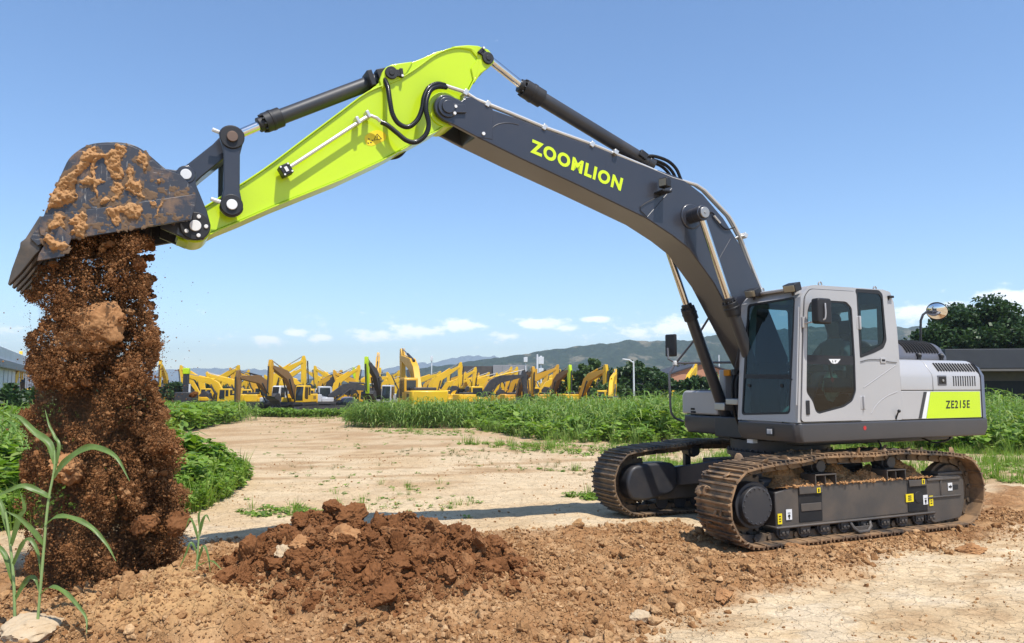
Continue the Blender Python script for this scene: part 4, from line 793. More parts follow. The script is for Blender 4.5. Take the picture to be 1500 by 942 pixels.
# caked mud patches, real relief standing on the side plate
def inpoly(x, z, poly):
    c_ = np.zeros(x.shape, bool); n = len(poly)
    for i in range(n):
        x0, z0 = poly[i]; x1, z1 = poly[(i+1) % n]
        c_ ^= ((z0 > z) != (z1 > z)) & (x < (x1-x0)*(z-z0)/((z1-z0) if z1 != z0 else 1e-9)+x0)
    return c_
def edge_dist(x, z, poly):
    dmin = np.full(x.shape, 9.); n = len(poly)
    for i in range(n):
        a = np.array(poly[i]); b_ = np.array(poly[(i+1) % n]); e_ = b_-a; t = np.clip(((x-a[0])*e_[0]+(z-a[1])*e_[1])/(e_@e_+1e-12), 0, 1)
        dmin = np.minimum(dmin, np.hypot(x-a[0]-t*e_[0], z-a[1]-t*e_[1]))
    return dmin
def mud(poly, y, h, seed, parent=bk, step=.0065, film=False):
    if film: poly = grow(poly, .03)
    P0 = np.array(poly); x = np.arange(P0[:, 0].min()-.03, P0[:, 0].max()+.03, step); z = np.arange(P0[:, 1].min()-.03, P0[:, 1].max()+.03, step); X, Z = np.meshgrid(x, z, indexing='ij')
    wx = X+.028*fbm(X*22, Z*22, 3, seed); wz = Z+.028*fbm(X*22+7, Z*22, 3, seed+3)
    ins = inpoly(wx, wz, poly); D = edge_dist(wx, wz, poly); H = np.where(ins, h*np.clip(D/.03, 0, 1)**.6*(.6+1.1*fbm(X*16, Z*16, 5, seed+9, .62))+.022*fbm(X*55, Z*55, 4, seed+2, .65)*np.clip(D/.02, 0, 1)+.006, -.004)
    if film: ins &= (fbm(X*24, Z*24, 5, seed+30, .62) > .10); H = np.where(ins, .002, -.001)
    cell = ins[:-1, :-1] | ins[1:, :-1] | ins[:-1, 1:] | ins[1:, 1:]; nz = len(z); i, j = np.nonzero(cell); k = i*nz+j; Fq = np.stack([k, k+nz, k+nz+1, k+1], 1)
    V = np.stack([X.ravel(), (y+H).ravel(), Z.ravel()], 1); u, inv = np.unique(Fq, return_inverse=True)
    return V[u], inv.reshape(-1, 4)
za = lambda l: bps([(p[0]/3.925, 190+p[1]/3.925) for p in l], WB+.02)
zb = lambda l: bps([(180+p[0]/4.709, 170+p[1]/4.709) for p in l], WB+.02)
FILM0 = [(bps([(112, 300), (180, 285), (270, 272), (284, 285), (200, 300), (120, 312)], WB), .006, WB), (bps([(120, 345), (200, 331), (275, 318), (270, 312), (190, 320), (118, 334)], WB), .008, WB+.024)]
mudlist = [(za([(268, 452), (280, 390), (335, 312), (395, 238), (425, 225), (465, 190), (485, 120), (545, 95), (565, 150), (520, 195), (480, 220), (445, 262), (432, 330), (442, 385), (405, 412), (350, 430), (300, 448)]), .05, WB),
 (za([(545, 140), (620, 135), (675, 85), (720, 90), (705, 150), (695, 210), (708, 270), (660, 292), (625, 270), (622, 200), (600, 166), (560, 168), (547, 220), (550, 290), (610, 285), (565, 320), (560, 385), (530, 325), (470, 315), (455, 290), (525, 262), (528, 180)]), .04, WB),
 (za([(735, 300), (748, 212), (768, 225), (768, 290), (788, 310), (788, 375), (760, 350), (728, 345)]), .035, WB), (za([(565, 412), (600, 372), (625, 395), (600, 425)]), .03, WB), (za([(650, 300), (700, 310), (712, 330), (660, 410), (640, 405), (655, 350)]), .02, WB),
 (za([(285, 565), (318, 488), (372, 498), (362, 572), (330, 588)]), .05, WB+.024), (za([(388, 545), (420, 488), (482, 468), (508, 510), (503, 570), (482, 612), (420, 602), (425, 560)]), .06, WB+.024), (za([(252, 642), (280, 602), (340, 638), (392, 665), (372, 692), (310, 698), (280, 672)]), .05, WB+.05),
 (za([(605, 470), (640, 450), (700, 440), (785, 430), (785, 512), (740, 502), (692, 472), (682, 550), (660, 562), (620, 492)]), .03, WB+.024),
 (zb([(92, 312), (118, 238), (162, 258), (172, 342), (155, 384), (132, 322)]), .03, WB), (zb([(22, 442), (48, 342), (72, 370), (66, 422), (100, 462), (127, 448), (142, 548), (90, 542), (60, 492), (18, 492)]), .035, WB), (zb([(0, 640), (60, 598), (127, 620), (142, 660), (100, 708), (50, 692), (0, 662)]), .03, WB+.024), (zb([(218, 437), (245, 418), (264, 440), (236, 462)]), .03, WB), (zb([(212, 692), (268, 597), (276, 610), (232, 697)]), .015, WB+.024), (zb([(195, 590), (215, 585), (225, 610), (205, 618)]), .02, WB+.024)]
M['film'] = paint('dried_mud_film', (.15, .098, .062), .8, dust=.5, dustcol=(.26, .165, .09), scale=14, spec=.2)
for fl, nm, lst in ((False, 'caked_mud', mudlist), (True, 'mud_film', mudlist+FILM0)):
    V = []; Fq = []; nb = 0
    for k, (poly, h, y) in enumerate(lst):
        v, f = mud(poly, y+.001+.0006*(k % 3), h, 20+k*3, film=fl)
        if len(f): V.append(v); Fq.append(f+nb); nb += len(v)
    np_mesh(nm, np.concatenate(V), np.concatenate(Fq), M['film' if fl else 'mud'], True, bk)
# ------------------------------------------------------------------ ground
def wpoly(px): return [gp(*p) for p in px]
CHURN = wpoly([(292, 806), (420, 786), (640, 792), (780, 774), (900, 770), (1000, 770), (1100, 786), (1250, 768), (1420, 745), (1446, 705), (1500, 683), (1580, 690), (1750, 720), (1500, 782), (1350, 808), (1200, 846), (1100, 876), (1000, 902), (900, 926), (850, 960), (700, 1040), (300, 1040), (-400, 1040), (-400, 860)])
def sdist(x, y, poly):
    d = edge_dist(x, y, poly); return np.where(inpoly(x, y, poly), d, -d)
BOX = (-7., 9., 4., 15.)
def near(x, y): return (x > BOX[0]) & (x < BOX[1]) & (y > BOX[2]) & (y < BOX[3])
def terrain(x, y, detail=True):
    """height and soil masks at world points"""
    x = np.asarray(x, float); y = np.asarray(y, float); z = base_z(y).copy(); n = near(x, y)
    ch = np.zeros_like(z); mo = np.zeros_like(z); bank = np.zeros_like(z)
    fade = sstep(400, 60, y)*sstep(-20, 0, y)
    z += .06*fbm(x*.25, y*.25, 3, 40)*fade*sstep(3, 14, np.hypot(x-EX, y-EY)+6*0)
    if n.any():
        X = x[n]; Y = y[n]; zz = z[n]
        sd = sdist(X, Y, CHURN)+.55*fbm(X*1.1, Y*1.1, 5, 50, .6); c = sstep(-.25, .35, sd)
        wx = X+.16*fbm(X*2.2, Y*2.2, 3, 60); wy = Y+.16*fbm(X*2.2, Y*2.2, 3, 63)
        e = ((wx+1.28)/1.52)**2+((wy-7.15)/1.16)**2; m = np.clip(1-e, 0, 1)
        hump = .78+.5*fbm(X*1.5+2, Y*1.7, 3, 66)
        mh = .47*m**.55*hump
        eb = ((wx+2.72)/.95)**2+((wy-6.15)/.72)**2; bk_ = np.clip(1-eb, 0, 1); bh = .43*bk_**.75*(.85+.35*fbm(X*2, Y*2, 3, 71))
        eb2 = ((wx+1.0)/1.6)**2+((wy-6.3)/.6)**2; bh2 = .10*np.clip(1-eb2, 0, 1)**.8
        er = ((wx-1.2)/1.6)**2+((wy-7.9)/.8)**2; bh3 = .10*np.clip(1-er, 0, 1)**.8
        es = ((X+3.55)/.9)**2+((Y-7.0)/.7)**2; dump = .16*np.clip(1-es, 0, 1)
        tr = sstep(2.6, 1.6, np.abs((X-EX)*.9+(Y-EY)*.44))*0
        cl_, sl_ = math.cos(YAW), math.sin(YAW); lx = cl_*(X-EX)+sl_*(Y-EY); ly = -sl_*(X-EX)+cl_*(Y-EY); foot = sstep(2.35, 2.1, np.abs(lx))*sstep(.55, .45, np.abs(np.abs(ly)-1.25))
        lum = fbm(X*3.1, Y*3.1, 5, 80, .58); rid = 1-2*np.abs(fbm(X*5.5, Y*5.5, 4, 90, .55))
        zz = zz+c*(.085*lum+.05*(rid-.4))+np.maximum.reduce([mh*(1+.22*rid), bh, bh2, bh3, dump])
        sx_ = X*.92+Y*.39; sy_ = -X*.39+Y*.92; rut = fbm(sx_*.5, sy_*3.2, 4, 96)
        zz = zz+(1-c)*((.016+.016*sstep(10, 8.5, Y))*fbm(X*2.4, Y*2.4, 5, 95, .58)+.013*rut+.007*fbm(X*11, Y*11, 3, 97))
        ty = np.abs(np.abs(sy_-7.2-.15*np.sin(sx_*.4))-.95); rg = sstep(.24, .12, ty)*(1-c)*sstep(9.2, 10, Y); zz = zz-rg*(.022+.012*np.sign(np.sin(sx_*26)))
        mmix = np.clip(m*2.2, 0, 1); zz = zz+mmix*(.11*fbm(X*4.2, Y*4.2, 4, 99, .6)+.05*fbm(X*14, Y*14, 3, 101))
        zz = zz+c*.05*np.clip(fbm(X*1.4, Y*1.4, 3, 103)*1.6, -.3, 1)
        zz = zz*(1-foot)+foot*np.minimum(zz, -.015+.012*lum); z[n] = zz; ch[n] = np.maximum(c, mmix); mo[n] = mmix; bank[n] = np.clip(bk_*2, 0, 1)
    return z, ch, mo, bank
def axis(a, b, step, lo, hi, g):
    c = list(np.arange(a, b, step)); s = step; p = a
    while p > lo: s *= g; p -= s; c.insert(0, p)
    s = step; p = c[-1]
    while p < hi: s *= g; p += s; c.append(p)
    return np.array(c)
gx = axis(-4.6, 7.4, .03, -3600, 3600, 1.13)
gy = np.r_[[-600, -300, -100, -40, -15, -5, 0, 2, 3.5, 4.5], axis(5.0, 9.6, .026, 5.0, 9.6, 1.0)[1:], axis(9.65, 12.5, .05, 9.6, 3700, 1.06)[2:]]
gy = np.unique(gy)
GX, GY = np.meshgrid(gx, gy, indexing='ij'); sh = GX.shape
gz, gc, gm, gb = terrain(GX.ravel(), GY.ravel())
far = np.clip((GY.ravel()-100)/5000, 0, 1)
i, j = np.meshgrid(np.arange(sh[0]-1), np.arange(sh[1]-1), indexing='ij'); k = (i*sh[1]+j).ravel(); Fq = np.stack([k, k+sh[1], k+sh[1]+1, k+1], 1)
def lerp(a, b, t): return a+(b-a)*t[:, None]
x_, y_ = GX.ravel(), GY.ravel()
sand = np.array([.62, .47, .29]); sand2 = np.array([.55, .39, .22]); churn = np.array([.33, .172, .074]); churn2 = np.array([.45, .268, .13]); red = np.array([.195, .08, .031]); bankc = np.array([.46, .27, .12]); veg = np.array([.13, .13, .05])
n1 = fbm(x_*.7, y_*.7, 4, 110)*.5+.5; n2 = fbm(x_*4, y_*4, 4, 120)*.5+.5
col = lerp(np.tile(sand, (len(x_), 1)), sand2, sstep(.45, .75, n1)*.9)
streak = fbm((x_*.35+y_*.10)*1.2, (y_-x_*.25)*2.2, 4, 130)
col = lerp(col, np.array([.40, .25, .125]), np.clip(sstep(-.05, .4, streak)*.8*sstep(11, 16, y_)+.35*sstep(18, 30, y_), 0, .85))
cc = lerp(np.tile(churn, (len(x_), 1)), churn2, sstep(.4, .75, n2)); cc = lerp(cc, red, sstep(.55, .8, n1)*.6)
n5 = fbm(x_*1.5+y_*.4, y_*3.2-x_*.6, 5, 140, .6); col = lerp(col, np.array([.44, .285, .15]), sstep(.02, .42, n5)*.75*sstep(10.5, 8.5, y_)); col = lerp(col, np.array([.68, .55, .38]), sstep(.1, .5, -n5)*.6*sstep(12, 8.5, y_))
col = lerp(col, cc, gc); col = lerp(col, np.tile(red, (len(x_), 1))*(.85+.4*n2[:, None]), gm*.95)
col = lerp(col, np.tile(bankc, (len(x_), 1))*(.9+.2*n2[:, None]), gb*(1-gm*.6))
col = lerp(col, veg, sstep(66, 110, y_))
def groundmat():
    m, nt, b = new_mat('soil'); a = N(nt, 'ShaderNodeVertexColor'); a.layer_name = 'soil'
    tc = N(nt, 'ShaderNodeTexCoord')
    n = N(nt, 'ShaderNodeTexNoise', Scale=38., Detail=8., Roughness=.7); nt.links.new(tc.outputs['Object'], n.inputs['Vector'])
    n3 = N(nt, 'ShaderNodeTexNoise', Scale=3.2, Detail=6., Roughness=.6); nt.links.new(tc.outputs['Object'], n3.inputs['Vector'])
    vo = N(nt, 'ShaderNodeTexVoronoi', Scale=6.5); vo.feature = 'DISTANCE_TO_EDGE'
    wp = N(nt, 'ShaderNodeVectorMath'); wp.operation = 'MULTIPLY_ADD'; nt.links.new(n3.outputs['Color'], wp.inputs[0]); wp.inputs[1].default_value = (.35, .35, .35); nt.links.new(tc.outputs['Object'], wp.inputs[2]); nt.links.new(wp.outputs[0], vo.inputs['Vector'])
    c = mixc(nt, 1., a.outputs['Color'], ramp(nt, n.outputs[0], [(.28, .70), (.6, 1.08), (.8, 1.18)]), 'MULTIPLY')
    c = mixc(nt, 1., c, ramp(nt, n3.outputs[0], [(.3, .86), (.7, 1.1)]), 'MULTIPLY')
    nt.links.new(c, b.inputs['Base Color']); b.inputs['Roughness'].default_value = .95; b.inputs['Specular IOR Level'].default_value = .12
    cr = ramp(nt, vo.outputs['Distance'], [(0., 0.), (.035, 1.)])
    ad = N(nt, 'ShaderNodeMath'); ad.operation = 'MULTIPLY_ADD'; nt.links.new(cr, ad.inputs[0]); ad.inputs[1].default_value = .8; nt.links.new(n.outputs[0], ad.inputs[2])
    bm = N(nt, 'ShaderNodeBump', Strength=.75, Distance=.02); nt.links.new(ad.outputs[0], bm.inputs['Height']); nt.links.new(bm.outputs[0], b.inputs['Normal'])
    return m
M['soil'] = groundmat()
ground = np_mesh('ground', np.stack([x_, y_, gz], 1), Fq, M['soil'], True); tag(ground, kind='structure')
ca = ground.data.color_attributes.new('soil', 'FLOAT_COLOR', 'POINT'); ca.data.foreach_set('color', np.c_[np.clip(col, 0, 1), np.ones(len(col))].astype(np.float32).ravel())
def gz_at(x, y): return terrain(np.atleast_1d(x), np.atleast_1d(y))[0]
# ------------------------------------------------------------------ scattering helper
def rotmats(n, rng, tilt=math.pi):
    a = rng.uniform(0, 2*math.pi, n); b = rng.uniform(-tilt, tilt, n); c = rng.uniform(0, 2*math.pi, n)
    ca, sa, cb, sb, cc, s3 = np.cos(a), np.sin(a), np.cos(b), np.sin(b), np.cos(c), np.sin(c); o = np.zeros(n); e = np.ones(n)
    Rz = np.stack([ca, -sa, o, sa, ca, o, o, o, e], 1).reshape(-1, 3, 3); Rx = np.stack([e, o, o, o, cb, -sb, o, sb, cb], 1).reshape(-1, 3, 3); R2 = np.stack([cc, -s3, o, s3, cc, o, o, o, e], 1).reshape(-1, 3, 3)
    return Rz@Rx@R2
def scatter(templates, pos, scale, rot, pick):
    """templates: list of (V,F) -> one merged mesh"""
    Vs = []; Fs = []; nb = 0
    for t, (V, Fq) in enumerate(templates):
        s = np.nonzero(pick == t)[0]
        if not len(s): continue
        sc_ = scale[s]; sc_ = sc_[:, None, None] if sc_.ndim == 1 else sc_[:, None, :]
        W = np.einsum('nij,nvj->nvi', rot[s], V[None]*sc_)+pos[s][:, None, :]
        Vs.append(W.reshape(-1, 3)); Fs.append((Fq[None]+(np.arange(len(s))*len(V))[:, None, None]+nb).reshape(-1, Fq.shape[1])); nb += W.shape[0]*W.shape[1]
    return np.concatenate(Vs), np.concatenate(Fs)
def clod_t(sub, n, amp, s0):
    o = []
    for q in range(n):
        V, Fq = ICO[sub]; k = 1+amp*vn3(V*1.4+q*5.1+s0, q+s0)+amp*.7*vn3(V*3.1+q*2.3, q+s0+50); o.append((V*k[:, None]*np.array([1, .85, .72]), Fq))
    return o
def cut_t(sub, n, amp, s0, npl=11):
    o = []
    for q in range(n):
        rr_ = np.random.default_rng(s0*31+q); V, Fq = ICO[sub]; pn = rr_.normal(0, 1, (npl, 3)); pn /= np.linalg.norm(pn, axis=1)[:, None]; pd = rr_.uniform(.5, 1., npl); dp = V@pn.T; k = np.minimum(np.where(dp > .05, pd[None]/np.maximum(dp, .05), 9).min(1), 1.3)*(1+amp*vn3(V*3.3+q, q+s0)+amp*.8*vn3(V*8+q, q+s0+1)); o.append((V*k[:, None]*np.array([1, .85, .7]), Fq))
    return o
CLO = [(OCT[0]*np.random.default_rng(q).uniform(.5, 1.2, (6, 1)), OCT[1]) for q in range(8)]
CL0 = clod_t(0, 8, .55, 1); CL1 = cut_t(2, 8, .14, 30); CL2 = cut_t(3, 8, .16, 60)
M['clod'] = islandmat('clod_earth', [(.30, .155, .066), (.43, .25, .115), (.25, .12, .048), (.52, .33, .17)], .95, 0, .9, 45., .1)
M['redclod'] = islandmat('red_clod_earth', [(.135, .054, .020), (.215, .092, .036), (.165, .068, .026), (.28, .135, .058)], .95, 0, .9, 40., .1)
M['fall'] = islandmat('falling_earth', [(.13, .054, .019), (.24, .108, .042), (.17, .072, .027), (.36, .19, .085)], .95, 0, .6, 60., .1)
M['pale'] = paint('pale_stone', (.52, .40, .26), .9, dust=.7, dustcol=(.42, .28, .15), scale=9, bump=.6, spec=.15)
M['bigclod'] = paint('big_clod_earth', (.36, .18, .078), .95, dust=.6, dustcol=(.46, .26, .12), scale=7, bump=1., spec=.1)
M['redbig'] = paint('red_big_clod_earth', (.175, .073, .028), .95, dust=.5, dustcol=(.25, .12, .053), scale=7, bump=1., spec=.1)
rng = np.random.default_rng(5)
pt, pv, pf = PACK[0]; kk = rng.integers(0, len(pv), 2600); pp = pv[kk]+rng.uniform(-.01, .01, (2600, 3)); kq = np.abs(pp[:, 0]) < 1.25; pp = pp[kq]; ps = rng.uniform(.006, .026, len(pp))*rng.uniform(.5, 1, len(pp)); v9, f9 = scatter(CL0, pp, ps, rotmats(len(pp), rng), rng.integers(0, 8, len(pp)))
np_mesh('packed_soil', np.r_[pv, v9], np.r_[np.c_[pf[:, :3]], pf[:, [0, 2, 3]], f9+len(pv)], M['mud'], False, pt)
def clods(name, n, region, smin, smax, pw, temps, mat, seed, sink=.3, dens=None):
    rng = np.random.default_rng(seed); xs = []; ys = []
    while sum(map(len, xs)) < n:
        x = rng.uniform(region[0], region[1], n*2); y = region[2]+(region[3]-region[2])*rng.uniform(0, 1, n*2)**1.25; z, c, m, b = terrain(x, y); cl_, sl_ = math.cos(YAW), math.sin(YAW); lx = cl_*(x-EX)+sl_*(y-EY); ly = -sl_*(x-EX)+cl_*(y-EY); w = dens(x, y, c, m, b)*np.where((np.abs(lx) < 2.3) & (np.abs(np.abs(ly)-1.2) < .42), .05, 1); k = rng.uniform(0, 1, n*2) < w; xs.append(x[k]); ys.append(y[k])
    x = np.concatenate(xs)[:n]; y = np.concatenate(ys)[:n]; z, c, m, b = terrain(x, y)
    s = smin*(1-rng.uniform(0, 1, n)*(1-(smin/smax)**pw))**(-1/pw)
    pos = np.stack([x, y, z+s*(.55-sink)], 1); return scatter(temps, pos, s, rotmats(n, rng), rng.integers(0, len(temps), n)), pos, s
reg = (-4.4, 7.5, 5.1, 11.5)
(V, Fq), _, _ = clods('c', 60000, reg, .005, .032, 2.0, CL0, None, 1, .25, lambda x, y, c, m, b: c*(1-m)*(.35+.65*sstep(-.1, .4, fbm(x*2.2, y*2.2, 3, 210))))
(V2, F2), _, _ = clods('c', 1500, reg, .024, .07, 2.2, CL1, None, 2, .3, lambda x, y, c, m, b: c*(1-m)*(1-.6*b)*sstep(.0, .4, fbm(x*1.6, y*1.6, 3, 220)))
soil_clods = np_mesh('soil_clods', np.r_[V, V2], np.r_[Fq, F2+len(V)], M['clod']); tag(soil_clods, 'loose brown soil crumbs strewn over the churned ground', 'soil', kind='stuff')
(V, Fq), _, _ = clods('c', 26000, (-3.1, .6, 5.9, 8.6), .006, .035, 1.8, CL0, None, 3, .3, lambda x, y, c, m, b: m)
(V2, F2), _, _ = clods('c', 950, (-3.1, .6, 5.9, 8.5), .028, .13, 2.0, CL2, None, 4, .35, lambda x, y, c, m, b: m*sstep(.15, .5, m))
mound_clods = np_mesh('mound_clods', np.r_[V, V2], np.r_[Fq, F2+len(V)], M['redclod']); tag(mound_clods, 'crumbly red brown earth heaped in front of the digger', 'soil', kind='stuff')
(V, Fq), _, _ = clods('c', 9000, (-6, 8, 5.1, 22), .005, .028, 2.2, CL0, None, 6, .3, lambda x, y, c, m, b: (1-c)*(.15+.85*sstep(-.1, .45, fbm(x*1.1, y*1.1, 4, 240)))*np.where(y < 9.5, 1, .35))
tag(np_mesh('road_crumbs', V, Fq, M['clod']), 'small dry crumbs scattered on the pale sandy track', 'soil', kind='stuff')
# single lumps one can point at
def lump(name, px, py, rpx, label, mat, seed, cat='clod', sub=3, amp=.34, flat=(1, .8, .7), Y=None, sink=.45, rz=0., group=None):
    x, y = gp(px, py) if Y is None else (at(px, py, Y)[0], Y)
    r = rpx*math.hypot(x, y)/F; z = float(gz_at(x, y)[0])+r*(.7-sink)
    if Y is not None and name == 'falling_clod': z = at(px, py, Y)[2]
    m = MB(); V, Fq = ICO[sub+1]; rr_ = np.random.default_rng(seed); pn = rr_.normal(0, 1, (16, 3)); pn /= np.linalg.norm(pn, axis=1)[:, None]; pd = rr_.uniform(.62, 1.0, 16); dp = V@pn.T; k = np.where(dp > .05, pd[None]/np.maximum(dp, .05), 9).min(1); k = np.minimum(k, 1.25)*(1+amp*.55*vn3(V*2.2+seed*1.3, seed+3)+amp*.45*vn3(V*5+seed, seed+4)+amp*.22*(1-2*np.abs(vn3(V*9+seed, seed+6)))+amp*.16*vn3(V*19+seed, seed+7)); Mx = np.array(Matrix.Rotation(rz, 3, 'Y') @ Matrix.Rotation(seed*1.3, 3, 'Z'))
    m.add((V*k[:, None]*r*np.array(flat))@Mx.T, [tuple(q) for q in Fq]); o = m.build(name, M[mat], None, 0, sharp=60); o.location = (x, y, z); tag(o, label, cat, group); return o
lump('pale_stone', 46, 938, 42, 'large pale flat stone lying at the foot of the maize stalk', 'pale', 3, 'stone', amp=.2, flat=(1, .7, .42))
lump('pale_stone', 935, 911, 15, 'small rounded pale stone alone on the churned soil below the tracks', 'pale', 5, 'stone', amp=.2, flat=(1, .8, .6))
lump('pale_stone', 428, 862, 9, 'white angular stone at the left foot of the red heap, upper of two', 'pale', 8, 'stone', amp=.2, flat=(.9, .8, .9), Y=6.52, sink=.1)
lump('pale_stone', 408, 882, 15, 'cracked pale stone at the left foot of the red heap, lower of two', 'pale', 9, 'stone', amp=.35, flat=(1, .8, .8))
for a in ((438, 888, 20, 'brown lump beside the pale cracked stone at the foot of the heap', 'bigclod', 12), (497, 868, 44, 'biggest dry tan lump on the front slope of the red heap', 'bigclod', 14), (583, 828, 26, 'dark upright lump with a shaded hollow in the middle of the red heap', 'redbig', 16), (722, 858, 34, 'large dark lump at the right end of the red heap', 'redbig', 18), (690, 800, 22, 'red lump high on the right shoulder of the heap', 'redbig', 20), (462, 768, 24, 'red lump forming the left peak of the heap', 'redbig', 22), (580, 895, 22, 'brown lump low at the front centre of the heap', 'redbig', 24), (640, 880, 24, 'rough lump at the front of the heap, left of the large dark one', 'redbig', 26), (550, 800, 24, 'dark lump beside a hollow near the top of the heap', 'redbig', 28), (620, 765, 22, 'reddish lump forming the middle peak of the heap', 'redbig', 30)):
    lump('soil_lump', a[0], a[1], a[2]*.72, a[3], a[4], a[5], Y=(None if a[1] > 850 else 7.35 if a[1] > 790 else 7.75))
for a in ((1425, 810, 12, 'tilted tan clod alone on pale ground at the far right', 31), (1170, 806, 13, 'tan clod on the churned ground right of the near track front', 33), (1060, 880, 14, 'flat tan clod at the edge of the pale crust', 35)):
    lump('soil_lump', *a[:3], a[3], 'clod' if False else 'bigclod', a[4], flat=(1.2, .8, .6))
# ------------------------------------------------------------------ soil falling from the bucket
FALL = [(46, 398), (80, 365), (120, 345), (205, 338), (232, 348), (214, 372), (220, 400), (213, 440), (222, 480), (228, 540), (248, 600), (264, 650), (274, 720), (272, 780), (258, 818), (205, 872), (170, 902), (120, 912), (70, 880), (34, 845), (30, 790), (34, 700), (37, 600), (40, 540), (50, 480), (44, 440)]
rng = np.random.default_rng(77); fp = np.array(FALL)
def sample_fall(n, tight=-99):
    X = []; Yp = []
    while sum(map(len, X)) < n:
        x = rng.uniform(0, 310, n*2); y = rng.uniform(335, 915, n*2); wpx = 24*fbm(x*.02, y*.026, 4, 301); wpy = 12*fbm(x*.02+9, y*.03, 4, 302); ok = inpoly(x+wpx, y+wpy, FALL); d = edge_dist(x+wpx, y+wpy, FALL); sd_ = np.where(ok, d, -d)
        w = sstep(-11, 12, sd_)**2*np.where(((x < 47) & (y < 425)) | ((x > 226) & (y < 410)), 0, 1)
        g = fbm(x*.03, y*.022, 5, 300, .6)*.5+.5; w = w*(.30+.70*sstep(.36, .56, g))*np.where(sd_ > tight, 1, 0)
        w = w*(1-.93*np.exp(-((x-190)/22)**2-((y-384)/15)**2))*(1-.86*np.exp(-((x-70)/48)**2-((y-748)/50)**2))*(1-.5*np.exp(-((x-60)/40)**2-((y-845)/30)**2))
        k = rng.uniform(0, 1, n*2) < w; X.append(x[k]); Yp.append(y[k])
    return np.concatenate(X)[:n], np.concatenate(Yp)[:n]
def fall_pts(n, spread=.24, tight=-99):
    x, y = sample_fall(n, tight); dep = 6.98+np.clip(rng.normal(0, spread, n), -.5, .5)
    cl = fbm(x*.026, y*.022, 4, 310, .55); dep = dep-.42*cl
    P_ = np.array([at(a, b, c) for a, b, c in zip(x, y, dep)]); g = gz_at(P_[:, 0], P_[:, 1]); P_[:, 2] = np.maximum(P_[:, 2], g+.005); return P_
n = 340000; P_ = fall_pts(n); s = .003*(1-rng.uniform(0, 1, n)*(1-(.003/.022)**1.9))**(-1/1.9)
V, Fq = scatter(CLO, P_, s, rotmats(n, rng), rng.integers(0, 8, n))
n = 3600; P_ = fall_pts(n, .24, 5); s = .013*(1-rng.uniform(0, 1, n)*(1-(.013/.055)**2.3))**(-1/2.3)
V2, F2 = scatter(CL1, P_, s, rotmats(n, rng), rng.integers(0, 8, n))
n = 900; x = np.r_[46-rng.exponential(5, 350), 214+rng.exponential(11, 550)]; y = np.r_[rng.uniform(430, 840, 350), 360+280*rng.beta(1.3, 1.6, 550)]; x[350:] += np.clip((y[350:]-480)*.25, -8, 60)
P_ = np.array([at(a, b, 6.95+c) for a, b, c in zip(x, y, rng.uniform(-.4, .4, n))]); s = .0025*(1-rng.uniform(0, 1, n)*(1-(.0025/.010)**2))**(-1/2)
V3, F3 = scatter(CL0, P_, s, rotmats(n, rng), rng.integers(0, 8, n))
n = 1700; P_ = fall_pts(n, .10); P_ = P_+np.c_[np.zeros(n), rng.uniform(.1, .4, n), np.zeros(n)]; cx_ = P_[:, 0].mean(); P_[:, 0] = cx_+(P_[:, 0]-cx_)*.74; P_[:, 2] = np.maximum(P_[:, 2], .03); s = rng.uniform(.02, .05, n)
V4, F4 = scatter(CL1, P_, s, rotmats(n, rng), rng.integers(0, 8, n))
fs = np_mesh('falling_soil', np.r_[V, V2, V3, V4], np.r_[Fq, F2+len(V), F3+len(V)+len(V2), F4+len(V)+len(V2)+len(V3)], M['fall']); tag(fs, 'dense stream of dark brown soil pouring from the raised bucket to the ground', 'soil', kind='stuff')
dm = MB(); ring = []
for py in np.linspace(372, 880, 16):
    xs_ = [x for x in np.arange(20, 300, 1.) if inpoly(np.array([x]), np.array([py]), FALL)[0]]; ring.append((xs_[0]+20, xs_[-1]-20, py))
V = []; Fq = []
for k, (xa_, xb_, py) in enumerate(ring):
    c_ = at((xa_+xb_)/2, py, 6.98); hw = (xb_-xa_)/2/F*6.98
    for q in range(14): t_ = 2*math.pi*q/14; V.append(c_+np.array([hw*math.cos(t_), .46*math.sin(t_), 0]))
    if k: Fq += [((k-1)*14+q, (k-1)*14+(q+1) % 14, k*14+(q+1) % 14, k*14+q) for q in range(14)]
dm.add(V, Fq+[tuple(range(14)), tuple(range((len(ring)-1)*14, len(ring)*14))])
dmt = bpy.data.materials.new('soil_dust'); dmt.use_nodes = True; nt = dmt.node_tree; nt.nodes.clear(); dv = nt.nodes.new('ShaderNodeVolumePrincipled'); dv.inputs['Color'].default_value = (.62, .36, .2, 1); dv.inputs['Density'].default_value = .6; do = nt.nodes.new('ShaderNodeOutputMaterial'); nt.links.new(dv.outputs[0], do.inputs['Volume'])
tag(dm.build('dust_cloud', dmt, None, 0), 'thin brown dust hanging in the stream of falling soil', 'dust', kind='stuff')
